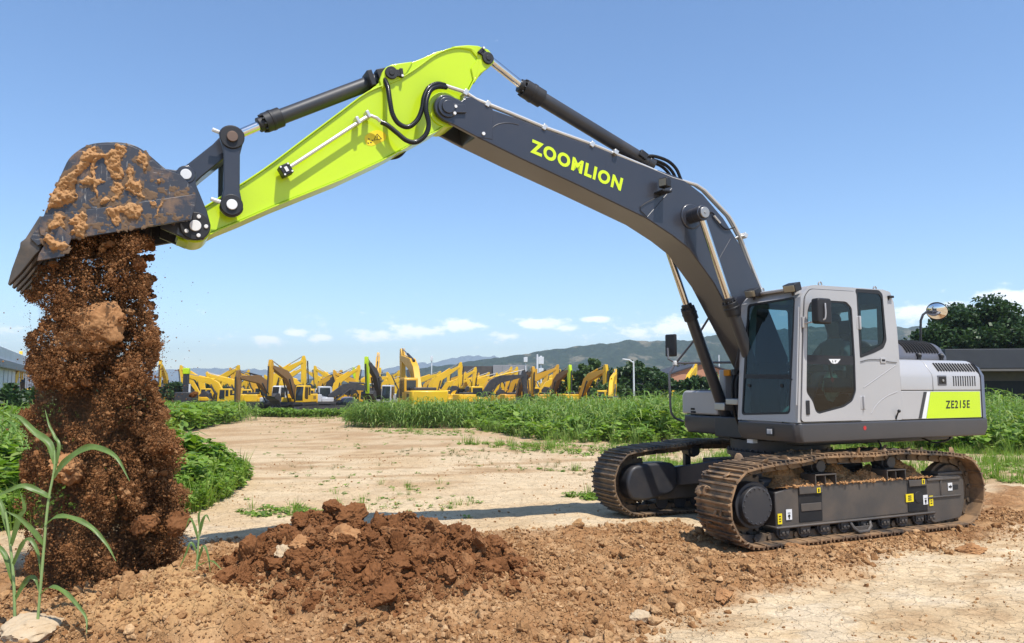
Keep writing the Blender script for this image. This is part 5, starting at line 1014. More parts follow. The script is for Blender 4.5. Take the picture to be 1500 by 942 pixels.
for a in ((148, 474, 27, 'pale faced round clod falling in the upper part of the stream', 51, 6.55, (1, .6, 1), 0), (118, 497, 30, 'broad ragged clod falling just below and beside the round one', 53, 6.62, (1.2, .6, .55), .3), (205, 386, 10, 'small orange clod alone just below the bucket edge', 55, 6.8, (1, .9, 1), 0), (98, 688, 34, 'large tilted slab falling behind the curved maize leaf', 57, 6.5, (1.25, .6, .6), -.65), (250, 657, 9, 'round clod at the right edge of the stream, higher of two', 59, 6.6, (1, 1, .8), 0), (262, 765, 16, 'clod at the lower right edge of the stream', 61, 6.6, (1, .8, 1), 0), (212, 766, 16, 'knobbly clod falling low in the stream near its right side', 63, 6.5, (1, .8, .8), 0), (170, 842, 9, 'thin sliver of soil falling low in the middle of the stream', 65, 6.5, (.5, .6, 1.5), -.4)):
    lump('falling_clod', a[0], a[1], a[2], a[3], 'bigclod' if a[1] < 700 and a[2] > 20 else 'redbig', a[4], Y=a[5], flat=a[6], rz=a[7], amp=.3)
# ------------------------------------------------------------------ vegetation
def ribbon(pts, w, fold=.25, side=None):
    """leaf blade along pts; returns V, quads (two half blades)"""
    P = np.array(pts, float); n = len(P); V = []; ww = w if hasattr(w, '__len__') else [w*math.sin(math.pi*min(1, .12+.88*t))**.7 for t in np.linspace(0, 1, n)]
    for i in range(n):
        d = P[min(i+1, n-1)]-P[max(i-1, 0)]; d /= np.linalg.norm(d)+1e-9; s = np.cross(d, (0, 0, 1)) if side is None else np.cross(d, np.cross(np.array(side, float), d)); s /= np.linalg.norm(s)+1e-9; u = np.cross(s, d)
        V += [P[i]-s*ww[i]+u*fold*ww[i], P[i], P[i]+s*ww[i]+u*fold*ww[i]]
    Fq = []
    for i in range(n-1): a = i*3; Fq += [(a, a+1, a+4, a+3), (a+1, a+2, a+5, a+4)]
    return np.array(V), np.array(Fq)
def merge(parts):
    V = []; Fq = []; nb = 0
    for v, f in parts: V.append(v); Fq.append(f+nb); nb += len(v)
    return np.concatenate(V), np.concatenate(Fq)
def qtube(p0, p1, r0, r1):
    p0 = np.array(p0, float); p1 = np.array(p1, float); V = []
    for p, r in ((p0, r0), (p1, r1)): V += [p+np.array([r*math.cos(a), r*math.sin(a), 0]) for a in (0, 1.57, 3.14, 4.71)]
    return np.array(V), np.array([(i, (i+1) % 4, (i+1) % 4+4, i+4) for i in range(4)])
def maize_t(rnd, h):
    parts = [qtube((0, 0, 0), (0, 0, h*.92), .014, .007)]; n = 10; a = rnd.uniform(0, 6)
    for i in range(n):
        z = h*(.12+.78*i/n); a += math.pi+rnd.uniform(-.5, .5); L = h*rnd.uniform(.28, .46)*(1-.25*abs(i/n-.5)); up = rnd.uniform(.3, .9); c, s = math.cos(a), math.sin(a)
        pts = [np.array([c*L*t, s*L*t, z+L*(up*t-1.05*up*t*t*t-.25*t*t)]) for t in np.linspace(0, 1, 6)]; parts.append(ribbon(pts, rnd.uniform(.028, .042)))
    return merge(parts)
def broad_t(rnd, h, n=26, ls=.09, sp=.35):
    parts = []
    for i in range(n):
        a = rnd.uniform(0, 6.28); z = h*rnd.uniform(.1, 1)**.7; r = sp*math.sqrt(rnd.random())*(1.1-.5*z/h); p = np.array([r*math.cos(a), r*math.sin(a), z]); b = rnd.uniform(0, 6.28); L = ls*rnd.uniform(.7, 1.6)
        d = np.array([math.cos(b), math.sin(b), rnd.uniform(-.8, .25)]); pts = [p+d*L*2*t for t in (0, .33, .7, 1)]
        parts.append(ribbon(pts, [L*.35, L*.95, L*.75, L*.05], rnd.uniform(-.1, .35)))
    for i in range(5):
        a = rnd.uniform(0, 6.28); parts.append(qtube((0, 0, 0), (sp*.6*math.cos(a), sp*.6*math.sin(a), h*.85), .008, .004))
    return merge(parts)
def grass_t(rnd, h, n=14, sp=.10, w=.004):
    parts = []
    for i in range(n):
        a = rnd.uniform(0, 6.28); r = sp*rnd.random(); L = h*rnd.uniform(.5, 1.1); lean = rnd.uniform(.1, .7); c, s = math.cos(a), math.sin(a)
        pts = [np.array([c*(r+L*lean*t*t), s*(r+L*lean*t*t), L*(t-.35*lean*t*t)]) for t in np.linspace(0, 1, 4)]; parts.append(ribbon(pts, [w, w, w*.8, w*.1]))
    return merge(parts)
rnd = random.Random(21)
MAIZE = [maize_t(rnd, rnd.uniform(1.5, 2.0)) for _ in range(8)]; BROAD = [broad_t(rnd, rnd.uniform(.6, .95)) for _ in range(8)]; BIGL = [broad_t(rnd, rnd.uniform(.55, .95), 44, .062, .32) for _ in range(8)]
GRASS = [grass_t(rnd, rnd.uniform(.12, .3)) for _ in range(8)]; TALLG = [grass_t(rnd, rnd.uniform(.5, .9), 22, .16, .008) for _ in range(6)]; WEED = [broad_t(rnd, rnd.uniform(.05, .14), 9, .022, .10) for _ in range(6)]
M['crop'] = islandmat('crop_leaf', [(.15, .26, .05), (.21, .34, .07), (.10, .19, .035), (.28, .40, .10), (.33, .36, .12)], .55, .36, 0, 8., .4)
M['bushl'] = islandmat('weed_leaf', [(.15, .27, .03), (.22, .36, .045), (.10, .19, .025), (.29, .43, .075), (.30, .36, .09)], .6, .4, 0, 8., .4)
M['dryg'] = islandmat('dry_grass', [(.16, .17, .055), (.24, .21, .085), (.10, .145, .035), (.30, .25, .12)], .7, .2, 0, 8.)
def plants(name, poly, n, temps, mat, seed, label, cat, smin=.8, smax=1.15, hfun=None, dens=None, tilt=.12, kind='stuff', group=None):
    rng = np.random.default_rng(seed); Q = np.array(poly); X = []; Y = []; tries = 0
    while sum(map(len, X)) < n and tries < 60:
        tries += 1
        x = rng.uniform(Q[:, 0].min(), Q[:, 0].max(), n*2); y = rng.uniform(Q[:, 1].min(), Q[:, 1].max(), n*2); k = inpoly(x, y, poly)
        if dens is not None: k &= rng.uniform(0, 1, n*2) < dens(x, y)
        X.append(x[k]); Y.append(y[k])
    x = np.concatenate(X)[:n]; y = np.concatenate(Y)[:n]; n = len(x); s = rng.uniform(smin, smax, n)
    if hfun is not None: s = s*hfun(x, y)
    z = terrain(x, y)[0]; V, Fq = scatter(temps, np.stack([x, y, z-.01], 1), s, rotmats(n, rng, tilt), rng.integers(0, len(temps), n)); o = np_mesh(name, V, Fq, M[mat]); tag(o, label, cat, group, kind); return o
G = gp
fieldR = [G(478, 607), G(560, 617), G(640, 620), G(760, 640), G(835, 649), (4.0, 26), (8, 25), (12.5, 22.5), (16, 19.5), (26, 19), (40, 40), (30, 62), (14, 62), (-4, 58), (-10, 62)]
ymin_f = lambda x, y: np.clip(edge_dist(x, y, fieldR), 0, 30)
plants('weed_undergrowth', fieldR, 3600, BROAD, 'bushl', 31, 'low broad leaved weeds along the front of the maize field', 'weeds', .9, 1.3, lambda x, y: (.6+.4*sstep(0, 2.5, ymin_f(x, y)))*(1+.5*fbm(x*.8, y*.8, 3, 345)), lambda x, y: sstep(9, 2., ymin_f(x, y))*(.55+.45*(fbm(x*.4, y*.4, 3, 340) > -.15)))
plants('maize_field', fieldR, 5200, MAIZE, 'crop', 32, 'green maize field between the sandy track and the machine yard', 'crops', .72, 1.02, lambda x, y: (.70+.34*sstep(.5, 3, ymin_f(x, y)))*(1+.28*fbm(x*.5, y*.5, 3, 344)), lambda x, y: sstep(.4, 2.2, ymin_f(x, y))*sstep(75, 25, y))
plants('tall_grass', fieldR, 900, TALLG, 'crop', 33, 'tufts of long grass fringing the field edge', 'grass', .5, 1., None, lambda x, y: sstep(1.6, .2, ymin_f(x, y)))
stripL = [G(235, 640), G(300, 628), G(338, 622), G(362, 611), G(346, 601), (-30, 72), (-42, 72), (-30, 36), (-20, 30)]
plants('leafy_strip', stripL, 2000, BROAD, 'bushl', 34, 'strip of broad leaved weeds left of the track, before the yellow machines', 'weeds', 1., 1.5)
plants('strip_maize', [(-19.5, 36), (-15.5, 38), (-18, 56), (-34, 60), (-40, 40), (-22, 33)], 700, MAIZE, 'crop', 35, 'maize standing behind the leafy strip left of the track', 'crops', .6, .85)
bush = [(-5.1, 10.5), (-4.55, 11.1), (-4.75, 13.2), (-5.3, 15.6), (-6.6, 16.6), (-12, 18), (-16, 18), (-14, 11), (-7, 9.6)]
bd = lambda x, y: edge_dist(x, y, bush)
plants('weed_bank', bush, 2300, BIGL, 'bushl', 36, 'bank of bright leafy weeds beside the track behind the falling soil', 'weeds', .7, 1.0, lambda x, y: (.5+.5*sstep(0, .9, bd(x, y)))*(.55+.95*(fbm(x*1.3, y*1.3, 3, 341)*.5+.5)), lambda x, y: np.where(x > -9, 1., .5))
plants('bank_grass', bush, 420, TALLG, 'bushl', 37, 'long grass at the foot of the leafy weed bank', 'grass', .5, .95, None, lambda x, y: sstep(1.1, .1, bd(x, y)))
plants('left_maize', [(-7.6, 11.5), (-7.2, 18), (-16, 22), (-24, 24), (-20, 12)], 700, MAIZE, 'crop', 38, 'maize and tall weeds at the left margin behind the soil', 'crops', .6, .9)
plants('tall_crop', [(-9, 41), (-2.5, 39.5), (-2.5, 44.5), (-9, 45.3)], 420, MAIZE, 'crop', 46, 'taller maize in front of the big yellow excavator', 'crops', .7, .95)
plants('yard_weeds', [(-21, 66), (-12, 62), (-9, 50), (-13, 52), (-16, 60), (-22, 63)], 500, BROAD, 'bushl', 47, 'low weeds where the sandy track meets the machine yard', 'weeds', .5, .9, None, lambda x, y: (fbm(x*.3, y*.3, 2, 342) > 0)*1.)
# sparse tufts on bare ground
road = [G(300, 775), G(700, 765), (2., 10.9), (7.5, 13.5), (16, 17), (14, 22), (6, 24.5), G(830, 652), G(740, 642), G(560, 622), G(470, 606), G(370, 606), G(360, 640), G(395, 690), G(330, 740)]
plants('grass_tufts', road, 330, GRASS, 'dryg', 39, 'thin dry grass tufts scattered over the sandy track', 'grass', .25, .75, None, lambda x, y: .02+sstep(.2, .5, fbm(x*.45, y*.45, 3, 350)))
plants('track_weeds', road, 420, WEED, 'bushl', 40, 'tiny green weeds dotted over the sandy track', 'weeds', .4, 1., None, lambda x, y: .08+sstep(.1, .45, fbm(x*.6+9, y*.6, 3, 360)))
under = [(2.5, 15), (9, 14.2), (16, 15), (22, 19), (14, 23), (5, 24.5), (3, 21)]
plants('behind_grass', under, 2300, GRASS+WEED, 'bushl', 41, 'patchy green grass behind the digger tracks', 'grass', .8, 1.5, None, lambda x, y: .08+sstep(-.05, .35, fbm(x*.5, y*.5, 3, 370)))
for (px, py, n, r, sd_, lab) in ((410, 750, 60, .40, 42, 'small patch of low green weeds at the track edge behind the red heap'), (868, 728, 60, .28, 43, 'small green weed clump beside the far track'), (800, 688, 18, .6, 44, 'straggly weeds in the middle of the sandy track'), (935, 655, 130, .9, 45, 'grassy clump in front of the field near the far track')):
    x, y = G(px, py); plants('weed_patch', [(x+r*1.6*math.cos(t), y+r*math.sin(t)*1.3) for t in np.linspace(0, 6.2, 12)], n, WEED+GRASS[:1], 'bushl', sd_, lab, 'weeds', .6, 1.2, kind='thing')
# maize stalks close to the camera
M['stalk'] = islandmat('maize_leaf', [(.115, .20, .045), (.155, .245, .06), (.10, .17, .04)], .45, .3, 0, 14., .5)
M['stem'] = plain('maize_stem', (.26, .37, .13), .5)
def maize_plant(name, stem, leaves, label, Y, r=.010):
    b = at(*stem[0], Y); root = tag(empty(name, tuple(b)), label, 'plant'); m = MB(); P_ = [at(px, py, Y+.0)-b for px, py in stem]; m.tube(P_, [r, r*.95, r*.8, r*.6], 8, 5); m.build('stalk', M['stem'], root, 0)
    for pts, w, dy in leaves:
        Q = catmull([at(px, py, Y+dy*k/(len(pts)-1))-b for k, (px, py) in enumerate(pts)], 6); n_ = len(Q); tw = [np.array([.3, -.75+.5*math.sin(3*t+w*90), .55]) for t in np.linspace(0, 1, n_)]
        V = []; Fq = []
        for i_ in range(n_):
            d = Q[min(i_+1, n_-1)]-Q[max(i_-1, 0)]; d /= np.linalg.norm(d); s = np.cross(d, tw[i_]); s /= np.linalg.norm(s); u = np.cross(s, d); ww = w*min(1, .45+i_/n_*2.2)*(1-(i_/(n_-1))**2.2)+.0015; wav = .25*math.sin(i_*.9+w*100)*ww
            V += [Q[i_]-s*ww+u*(ww*.35+wav), Q[i_]-s*ww*.5+u*ww*.1, Q[i_], Q[i_]+s*ww*.5+u*ww*.1, Q[i_]+s*ww+u*(ww*.35-wav)]
        for i_ in range(n_-1):
            a = i_*5; Fq += [(a+k, a+k+1, a+k+6, a+k+5) for k in range(4)]
        np_mesh('leaf', np.array(V), np.array(Fq), M['stalk'], True, root)
    return root
maize_plant('maize_plant', [(55, 912), (62, 830), (70, 740), (79, 690), (80, 660)], [([(79, 700), (95, 678), (125, 657), (150, 658), (172, 672), (190, 705)], 0.0266, -.15), ([(80, 680), (72, 650), (50, 632), (30, 612), (12, 606)], 0.0252, .1), ([(78, 700), (86, 655), (80, 640), (72, 622), (66, 600)], 0.0118, .1), ([(74, 730), (60, 722), (35, 712), (10, 720), (-20, 735)], 0.0222, -.1), ([(66, 770), (85, 757), (115, 762), (140, 778), (158, 800), (170, 822)], 0.0192, -.1), ([(60, 870), (75, 860), (95, 868), (112, 885), (126, 905), (127, 928)], 0.0163, -.25), ([(64, 800), (50, 780), (30, 760), (8, 748)], 0.0192, -.1)], 'tall green maize stalk in front of the falling soil, its top leaf arching right', 5.62)
maize_plant('maize_plant', [(22, 918), (20, 850), (14, 790), (8, 750)], [([(18, 830), (32, 800), (44, 790), (56, 812), (60, 850)], 0.0178, -.1), ([(20, 860), (8, 815), (-8, 800), (-30, 815)], 0.0192, .1), ([(16, 800), (28, 760), (36, 745), (30, 720)], .02, 0), ([(21, 880), (40, 850), (52, 848), (58, 870)], .02, -.05), ([(14, 790), (2, 740), (-12, 720)], 0.0178, .1)], 'shorter maize plant at the left picture edge beside the tall stalk', 5.75, .011)
maize_plant('maize_plant', [(286, 858), (289, 820), (291, 790), (293, 765)], [([(289, 825), (298, 800), (305, 815), (308, 838)], 0.0104, -.05), ([(290, 815), (280, 795), (272, 812), (262, 835)], 0.0096, -.05), ([(292, 785), (296, 765), (302, 755), (308, 765)], 0.0118, 0), ([(291, 795), (284, 770), (278, 760), (272, 775)], 0.0111, 0), ([(292, 775), (291, 755), (296, 745)], 0.0089, 0), ([(288, 835), (275, 838), (266, 850)], 0.0081, -.1), ([(288, 830), (310, 822), (325, 835)], 0.0089, -.1)], 'small wilting maize seedling on the tan bank beside the red heap', 6.45, .009)
for k_, (px, py, n, rx, lab) in enumerate(((690, 664, 60, 1.5, 'thin weedy patch in the middle distance of the sandy track'), (600, 738, 40, .7, 'sparse weeds on the track just behind the red heap'), (560, 715, 26, .8, 'scattered green weeds on the pale part of the track'), (905, 690, 70, 1.0, 'dry grassy weeds left of the far track'), (500, 612, 130, 2.6, 'low weeds spilling onto the far end of the track'), (770, 652, 130, 1.6, 'ragged weeds spilling from the field edge onto the track'), (655, 632, 130, 2.2, 'weeds spilling from the field edge by the far bend'), (860, 660, 150, 1.4, 'weeds spilling from the field edge toward the far track'))):
    x, y = G(px, py); plants('weed_patch', [(x+rx*1.7*math.cos(t), y+rx*math.sin(t)*(1.2+.4*math.sin(3*t))) for t in np.linspace(0, 6.2, 14)], n, WEED+GRASS[:3], 'dryg' if k_ in (0, 3) else 'bushl', 300+k_, lab, 'weeds', .4, .9 if k_ < 4 else 1.9, kind='stuff')
# trees
def leafquads(centers, size, rng):
    n = len(centers); Rm = rotmats(n, rng); q = np.array([(-.5, -.36, 0), (.5, -.28, .12), (.5, .3, 0), (-.5, .36, -.1)]); V = np.einsum('nij,vj->nvi', Rm, q)*(size*rng.uniform(.6, 1.4, n))[:, None, None]+centers[:, None, :]
    return V.reshape(-1, 3), np.arange(n*4).reshape(-1, 4)
def tree(name, px, pybase, Y, W, H, label, mat, seed, nclump=70, leaves=130, ls=.26, trunk=.18, zb=None, droop=0., shape=1., group=None):
    rng = np.random.default_rng(seed); p = at(px, pybase, Y); z0 = float(base_z(Y)); root = tag(empty(name, (p[0], Y, z0)), label, 'tree', group); m = MB(); h0 = H*trunk
    m.tube([(0, 0, -.1), (.02*H, 0, h0), (-.01*H, .02*H, H*.55), (0, 0, H*.8)], [H*.028, H*.022, H*.014, H*.005], 8, 4); cs_ = []
    for _ in range(nclump):
        while True:
            u = rng.uniform(-1, 1, 3)
            if .25 < np.linalg.norm(u) < 1: break
        zz = h0*.8+(H-h0*.8)*(.5+.5*u[2]); rr = W/2*math.sqrt(max(.05, 1-abs(u[2])**2.4))*shape; c = np.array([u[0]*rr*1.1, u[1]*rr, zz]); cs_.append((c, rng.uniform(.10, .2)*W*.8))
    for c, r in cs_[::3]: m.tube([(0, 0, h0+.3*c[2]*.6), c*np.array([.5, .5, .85]), c], [H*.010, H*.007, H*.003], 5, 2)
    m.build('trunk', M['bark'], root, 0); pts = []
    for c, r in cs_:
        q = rng.normal(0, 1, (leaves, 3)); q /= np.linalg.norm(q, axis=1)[:, None]; q = q*(r*rng.uniform(.15, 1, leaves)**.5)[:, None]*np.array([1, 1, .75]); 
        if droop: q[:, 2] = -np.abs(q[:, 2])*droop; q[:, :2] *= .55
        pts.append(c+q)
    V, Fq = leafquads(np.concatenate(pts), ls, rng); np_mesh('crown', V, Fq, M[mat], False, root); return root
M['bark'] = plain('bark', (.11, .085, .06), .9)
M['leafd'] = islandmat('dark_leaf', [(.028, .062, .014), (.05, .10, .022), (.02, .046, .011), (.07, .13, .03)], .5, .2, 0, 6., .4)
M['leafw'] = islandmat('willow_leaf', [(.075, .13, .03), (.10, .165, .04), (.055, .10, .024)], .5, .25, 0, 6., .4)
tree('broad_tree', 1442, 560, 52, 7.6, 8.3, 'large dark broad tree behind the dark roofed shed', 'leafd', 61, 160, 260, .19, .2)
tree('broad_tree', 1350, 560, 60, 3.4, 3.9, 'low dark tree showing between the engine cover and the big tree', 'leafd', 62, 40, 100, .26, .2)
tree('willow_tree', 868, 575, 78, 6.2, 5.6, 'pale green willow behind the yellow machines', 'leafw', 63, 70, 150, .24, .12, droop=2.2)
tree('bushy_tree', 932, 575, 72, 5.4, 4.9, 'dark bushy tree behind the white lamp post', 'leafd', 64, 80, 130, .26, .1)
tree('bushy_tree', 897, 575, 66, 3.0, 3.0, 'small light green bush at the foot of the willow', 'leafw', 65, 40, 110, .22, .1)
tree('bushy_tree', 968, 575, 68, 3.6, 3.6, 'dark bush between the lamp post and the brick building', 'leafd', 66, 50, 110, .25, .1)
tree('bushy_tree', 1022, 572, 58, 3.4, 3.5, 'dark green bush framed by the digger handrail', 'leafd', 67, 50, 110, .22, .1)
tree('bushy_tree', 1012, 570, 90, 4.5, 5.6, 'tall dark tree behind the brick building', 'leafd', 68, 50, 110, .3, .1)
tree('bushy_tree', 258, 575, 88, 3.6, 3.4, 'dark green tree behind the yellow arms left of the yard', 'leafd', 69, 40, 100, .26, .1)
tree('bushy_tree', 16, 575, 42, 3.4, 2.2, 'green shrub in front of the white factory wall', 'leafd', 70, 40, 100, .2, .1)
tree('bushy_tree', 290, 570, 130, 6., 4.4, 'far dark tree on the skyline above the left machines', 'leafd', 71, 40, 90, .4, .1)
tree('bushy_tree', 1045, 575, 64, 4., 3.6, 'green bush right of the handrail behind the near lift cylinder', 'leafw', 72, 40, 100, .24, .1)
# ------------------------------------------------------------------ the machine yard
M['yel'] = paint('machine_yellow', (.78, .46, .008), .45, .1, dust=.12, scale=1.5); M['ylo'] = paint('machine_orange_yellow', (.68, .35, .012), .45, .1, dust=.15, scale=1.5)
M['yelsh'] = paint('shaded_yellow', (.24, .125, .04), .6, dust=.2); M['ydk'] = paint('yard_black', (.03, .03, .033), .5, dust=.2, dustcol=(.2, .15, .1)); M['ygl'] = paint('yard_glass', (.02, .025, .03), .08, .5, dust=.03); M['ywh'] = paint('yard_white', (.66, .66, .65), .45, dust=.1); M['ygr'] = paint('yard_grey', (.46, .47, .49), .4, .2, dust=.08)  # the brown is yellow with the booms' shadow side put into its colour
def bar_poly(A, B, wa, wm, wb, tm=.5, bow=0.):
    A, B = np.array(A, float), np.array(B, float); d = B-A; L = np.linalg.norm(d); d /= L; n = np.array([-d[1], d[0]]); Mp = A+d*L*tm+n*bow
    return [tuple(A-n*wa), tuple(Mp-n*wm+d*L*.05), tuple(B-n*wb), tuple(B+d*wb*.7), tuple(B+n*wb), tuple(Mp+n*wm+d*L*.1), tuple(Mp+n*wm-d*L*.12), tuple(A+n*wa)]
def yard_machine(pose, cm='yel', boomm=None, stickm=None, cwm=None, cabm=None):
    """one parked digger; pose = boom chord angle, stick angle, bucket angle (degrees)"""
    a1, a2, a3 = pose; boomm = boomm or cm; stickm = stickm or boomm; cwm = cwm or cm; cabm = cabm or cm; root = empty('parked_excavator', (0, 0, 0))
    for s in (1, -1):
        m = MB(); y0 = s*.85; y1 = s*1.42; m.prism(rounded([(-2.0, .02), (-2.15, .5), (-1.95, .9), (1.95, .9), (2.15, .5), (2.0, .02)], .3, 4), y0, y1)
        for k in range(18): m.box(-1.95+k*.225, -1.86+k*.225, min(y0, y1)-.005, max(y0, y1)+.005, .885, .925)
        t = m.build('crawler_track', M['ydk'], root, 0); m = MB(); m.box(-1.3, 1.3, min(s*1.40, s*1.45), max(s*1.40, s*1.45), .3, .65); m.build('track_frame', M['ydk'], t, .02)
    m = MB(); m.cyl((0, 0, .7), (0, 0, 1.08), .7, n=20); m.box(-2.3, 1.0, -1.25, 1.25, 1.02, 1.28); m.build('deck', M['ydk'], root, .03)
    m = MB(); m.box(-2.05, -.55, -1.28, 1.28, 1.28, 2.1); m.box(-.55, .75, -1.28, -.45, 1.28, 1.75); h = m.build('engine_housing', M[cm], root, .07)
    m = MB(); m.box(-1.9, -.7, -.6, .95, 2.1, 2.32); m.build('engine_cover', M['ydk'], h, .05)
    m = MB()
    for k in range(6): m.box(-1.8+k*.1, -1.75+k*.1, 1.281, 1.287, 1.55, 1.9)
    m.build('grille', M['ydk'], h, 0)
    m = MB(); m.zprism([(-2.06, 1.36), (-2.45, 1.2), (-2.7, .6), (-2.75, 0), (-2.7, -.6), (-2.45, -1.2), (-2.06, -1.36)], 1.15, 2.12); m.build('counterweight', M[cwm], root, .09)
    m = MB(); m.prism([(.95, 1.28), (.95, 2.0), (.80, 2.90), (.6, 2.98), (-.55, 2.98), (-.65, 2.9), (-.65, 1.28)], .35, 1.30); c = m.build('cab', M[cabm], root, .05)
    m = MB(); m.prism([(.70, 1.75), (.62, 2.80), (-.02, 2.80), (-.02, 1.6), (.5, 1.6)], 1.301, 1.31); m.prism([(-.12, 2.0), (-.12, 2.8), (-.5, 2.8), (-.5, 2.0)], 1.301, 1.31); m.prism([(.70, 1.75), (.62, 2.80), (-.5, 2.80), (-.5, 2.0)], .34, .349)
    m.add([(.962, .43, 1.45), (.962, 1.22, 1.45), (.962, 1.22, 2.0), (.815, 1.22, 2.86), (.815, .43, 2.86), (.962, .43, 2.0)], [(0, 1, 2, 5), (5, 2, 3, 4)]); m.box(-.66, -.655, .5, 1.15, 2.1, 2.8); m.build('window', M['ygl'], c, 0)
    r1 = R(a1); foot = np.array([.35, 1.75]); tip = foot+5.5*np.array([math.cos(r1), math.sin(r1)]); nrm = np.array([-math.sin(r1), math.cos(r1)]); mid = foot+2.5*np.array([math.cos(r1), math.sin(r1)])+nrm*.85
    m = MB(); m.prism(bar_poly(foot, tip, .22, .40, .17, .45, .85), -.22, .22); m.build('boom', M[boomm], root, .02)
    d2 = np.array([math.cos(R(a2)), math.sin(R(a2))]); n2 = np.array([-d2[1], d2[0]]); end = tip+2.8*d2; sgn = 1 if np.dot(n2, foot-tip) < 0 else -1; ear = tip-.65*d2+n2*sgn*.25
    m = MB(); pl = [tuple(tip-n2*sgn*.2), tuple(end-n2*sgn*.12), tuple(end+n2*sgn*.12), tuple(tip+d2*.6+n2*sgn*.42), tuple(tip+n2*sgn*.5), tuple(ear+n2*sgn*.15), tuple(ear-n2*sgn*.1)]; m.prism(pl, -.16, .16); m.build('stick', M[stickm], root, .02)
    d3 = np.array([math.cos(R(a3)), math.sin(R(a3))]); n3 = np.array([-d3[1], d3[0]])
    m = MB(); bp_ = [end+.05*n3, end+.25*d3-n3*.45, end+.75*d3-n3*.72, end+1.25*d3-n3*.45, end+1.4*d3+n3*.1, end+1.0*d3-n3*.05, end+.3*d3+n3*.12]; m.prism([tuple(q) for q in bp_], -.52, .52)
    for yy in (-.45, -.15, .15, .45): m.prism([tuple(end+1.33*d3-n3*.1), tuple(end+1.62*d3+n3*.28), tuple(end+1.38*d3+n3*.1)], yy-.06, yy+.06)
    m.build('bucket', M['ydk'], root, .02)
    m = MB(); q = mid-nrm*.25
    for s in (1, -1): m.cyl((.9, s*.36, 1.3), (q[0], s*.36, q[1]), .075, n=8)
    m.build('boom_cylinder', M['ydk'], root, 0)
    m = MB(); q = mid+nrm*.5; m.cyl((q[0], 0, q[1]), (.45*q[0]+.55*ear[0], 0, .45*q[1]+.55*ear[1]), .09, n=8); s_ = m.build('stick_cylinder', M[cm if cm == 'yel' else 'ydk'], root, 0); m = MB(); m.cyl((.45*q[0]+.55*ear[0], 0, .45*q[1]+.55*ear[1]), (ear[0], 0, ear[1]), .05, n=8); m.build('piston_rod', M['steel'], s_, 0)
    m = MB(); b0 = tip+n2*sgn*.62; b1 = end-.35*d2+n2*sgn*.42; m.cyl((b0[0], 0, b0[1]), (b1[0], 0, b1[1]), .075, n=8); m.cyl((b1[0], 0, b1[1]), tuple(np.insert(end+d3*.18-n3*.1, 1, 0)), .05, n=8); m.build('bucket_cylinder', M['ydk'], root, 0)
    return root
def copy_tree(o, parent=None):
    c = o.copy(); COL.objects.link(c); c.parent = parent
    for ch in list(o.children): copy_tree(ch, c)
    return c
def place(o, px, Y, yaw, label, group=None, s=1., cat='excavator', dz=0.):
    o.location = (at(px, 575, Y)[0], Y, float(base_z(Y))+dz); o.rotation_euler.z = R(yaw); s *= .9; o.scale = (s, s, s); tag(o, label, cat, group); return o
TRI = (58, -82, -140); LOW = (30, -105, -170); VLOW = (14, -95, -170); UP = (62, 84, 60)
ym = yard_machine
YG = 'excavators parked in the yard'
place(ym((48, -82, -140)), 388, 78, 8, 'yellow excavator whose raised boom makes the tall peak above the white cab', YG)
place(ym((22, -86, -150), 'ywh', 'yelsh', 'yelsh'), 402, 72, 250, 'white bodied excavator with a shade-coloured yellow boom standing beside the track', YG)
place(ym((33, -84, -150), 'yel', 'yelsh', 'ylo'), 434, 70, 258, 'yellow excavator facing us with a shade-coloured yellow boom, beside the white cab one', YG)
place(ym((8, -75, -150), 'ygr', 'ydk', 'lime', 'lime'), 476, 76, 24, 'grey excavator with a lime rear panel and low black boom by the track', YG)
place(ym((40, -70, -150), 'ygr', 'ydk', 'lime', 'lime'), 468, 96, 12, 'grey excavator with black boom and lime stick behind the low grey one', YG)
place(ym((60, -97, -160), 'ylo', 'ylo'), 551, 80, 97, 'yellow excavator seen from behind with a tall raised boom left of the big one', YG)
place(ym((36, -95, -150), 'ygr', 'ydk', 'lime', 'lime'), 557, 68, 265, 'excavator with black boom and upright lime stick left of the big yellow one', YG)
place(ym((31, -91, -160), 'ylo', 'ylo', 'ylo', 'yel', 'ylo'), 616, 47, 112, 'big yellow excavator seen from behind with its boom arched to the left', YG, 1.0, dz=.12)
place(ym((48, -88, -150)), 628, 92, 5, 'yellow excavator with a triangular boom just right of the big arched one', YG)
place(ym((26, -80, -150), 'yel', 'ydk', 'ydk'), 700, 76, 20, 'yellow excavator with low black boom in the middle of the field edge', YG)
place(ym((33, -88, -150), 'ylo', 'yelsh', 'ylo'), 756, 84, 292, 'yellow excavator with a shade-coloured yellow boom nearest the grey wall', YG)
place(ym((33, -86, -150), 'ylo', 'yelsh', 'lime'), 806, 80, 292, 'yellow excavator with a shade-coloured yellow boom and lime tipped stick', YG)
place(ym((30, -88, -150), 'yel', 'ylo', 'yel'), 848, 74, 296, 'yellow excavator facing us at the right end of the row beside the willow', YG)
place(ym((34, -100, -150)), 893, 60, 75, 'yellow excavator seen from behind under the willow, last of the row', YG, .8)
place(ym((46, -95, -150)), 1003, 62, 60, 'yellow excavator seen through the digger handrail', YG, .8)
place(ym(LOW), -12, 62, 100, 'yellow excavator by the white factory at the left picture edge', YG, .85)
place(ym((60, -82, -150)), 30, 72, 300, 'yellow excavator half hidden behind the left side of the falling soil', YG, .9)
place(ym((30, -120, -170)), 335, 84, 178, 'yellow excavator with long flat counterweight left of the white one', YG, .95)
place(ym((34, -115, -170)), 362, 92, 200, 'yellow excavator parked behind the flat counterweight one', YG, .95)
place(ym((46, -95, -160)), 306, 98, 350, 'yellow excavator with its boom folded over at the left of the yard', YG)
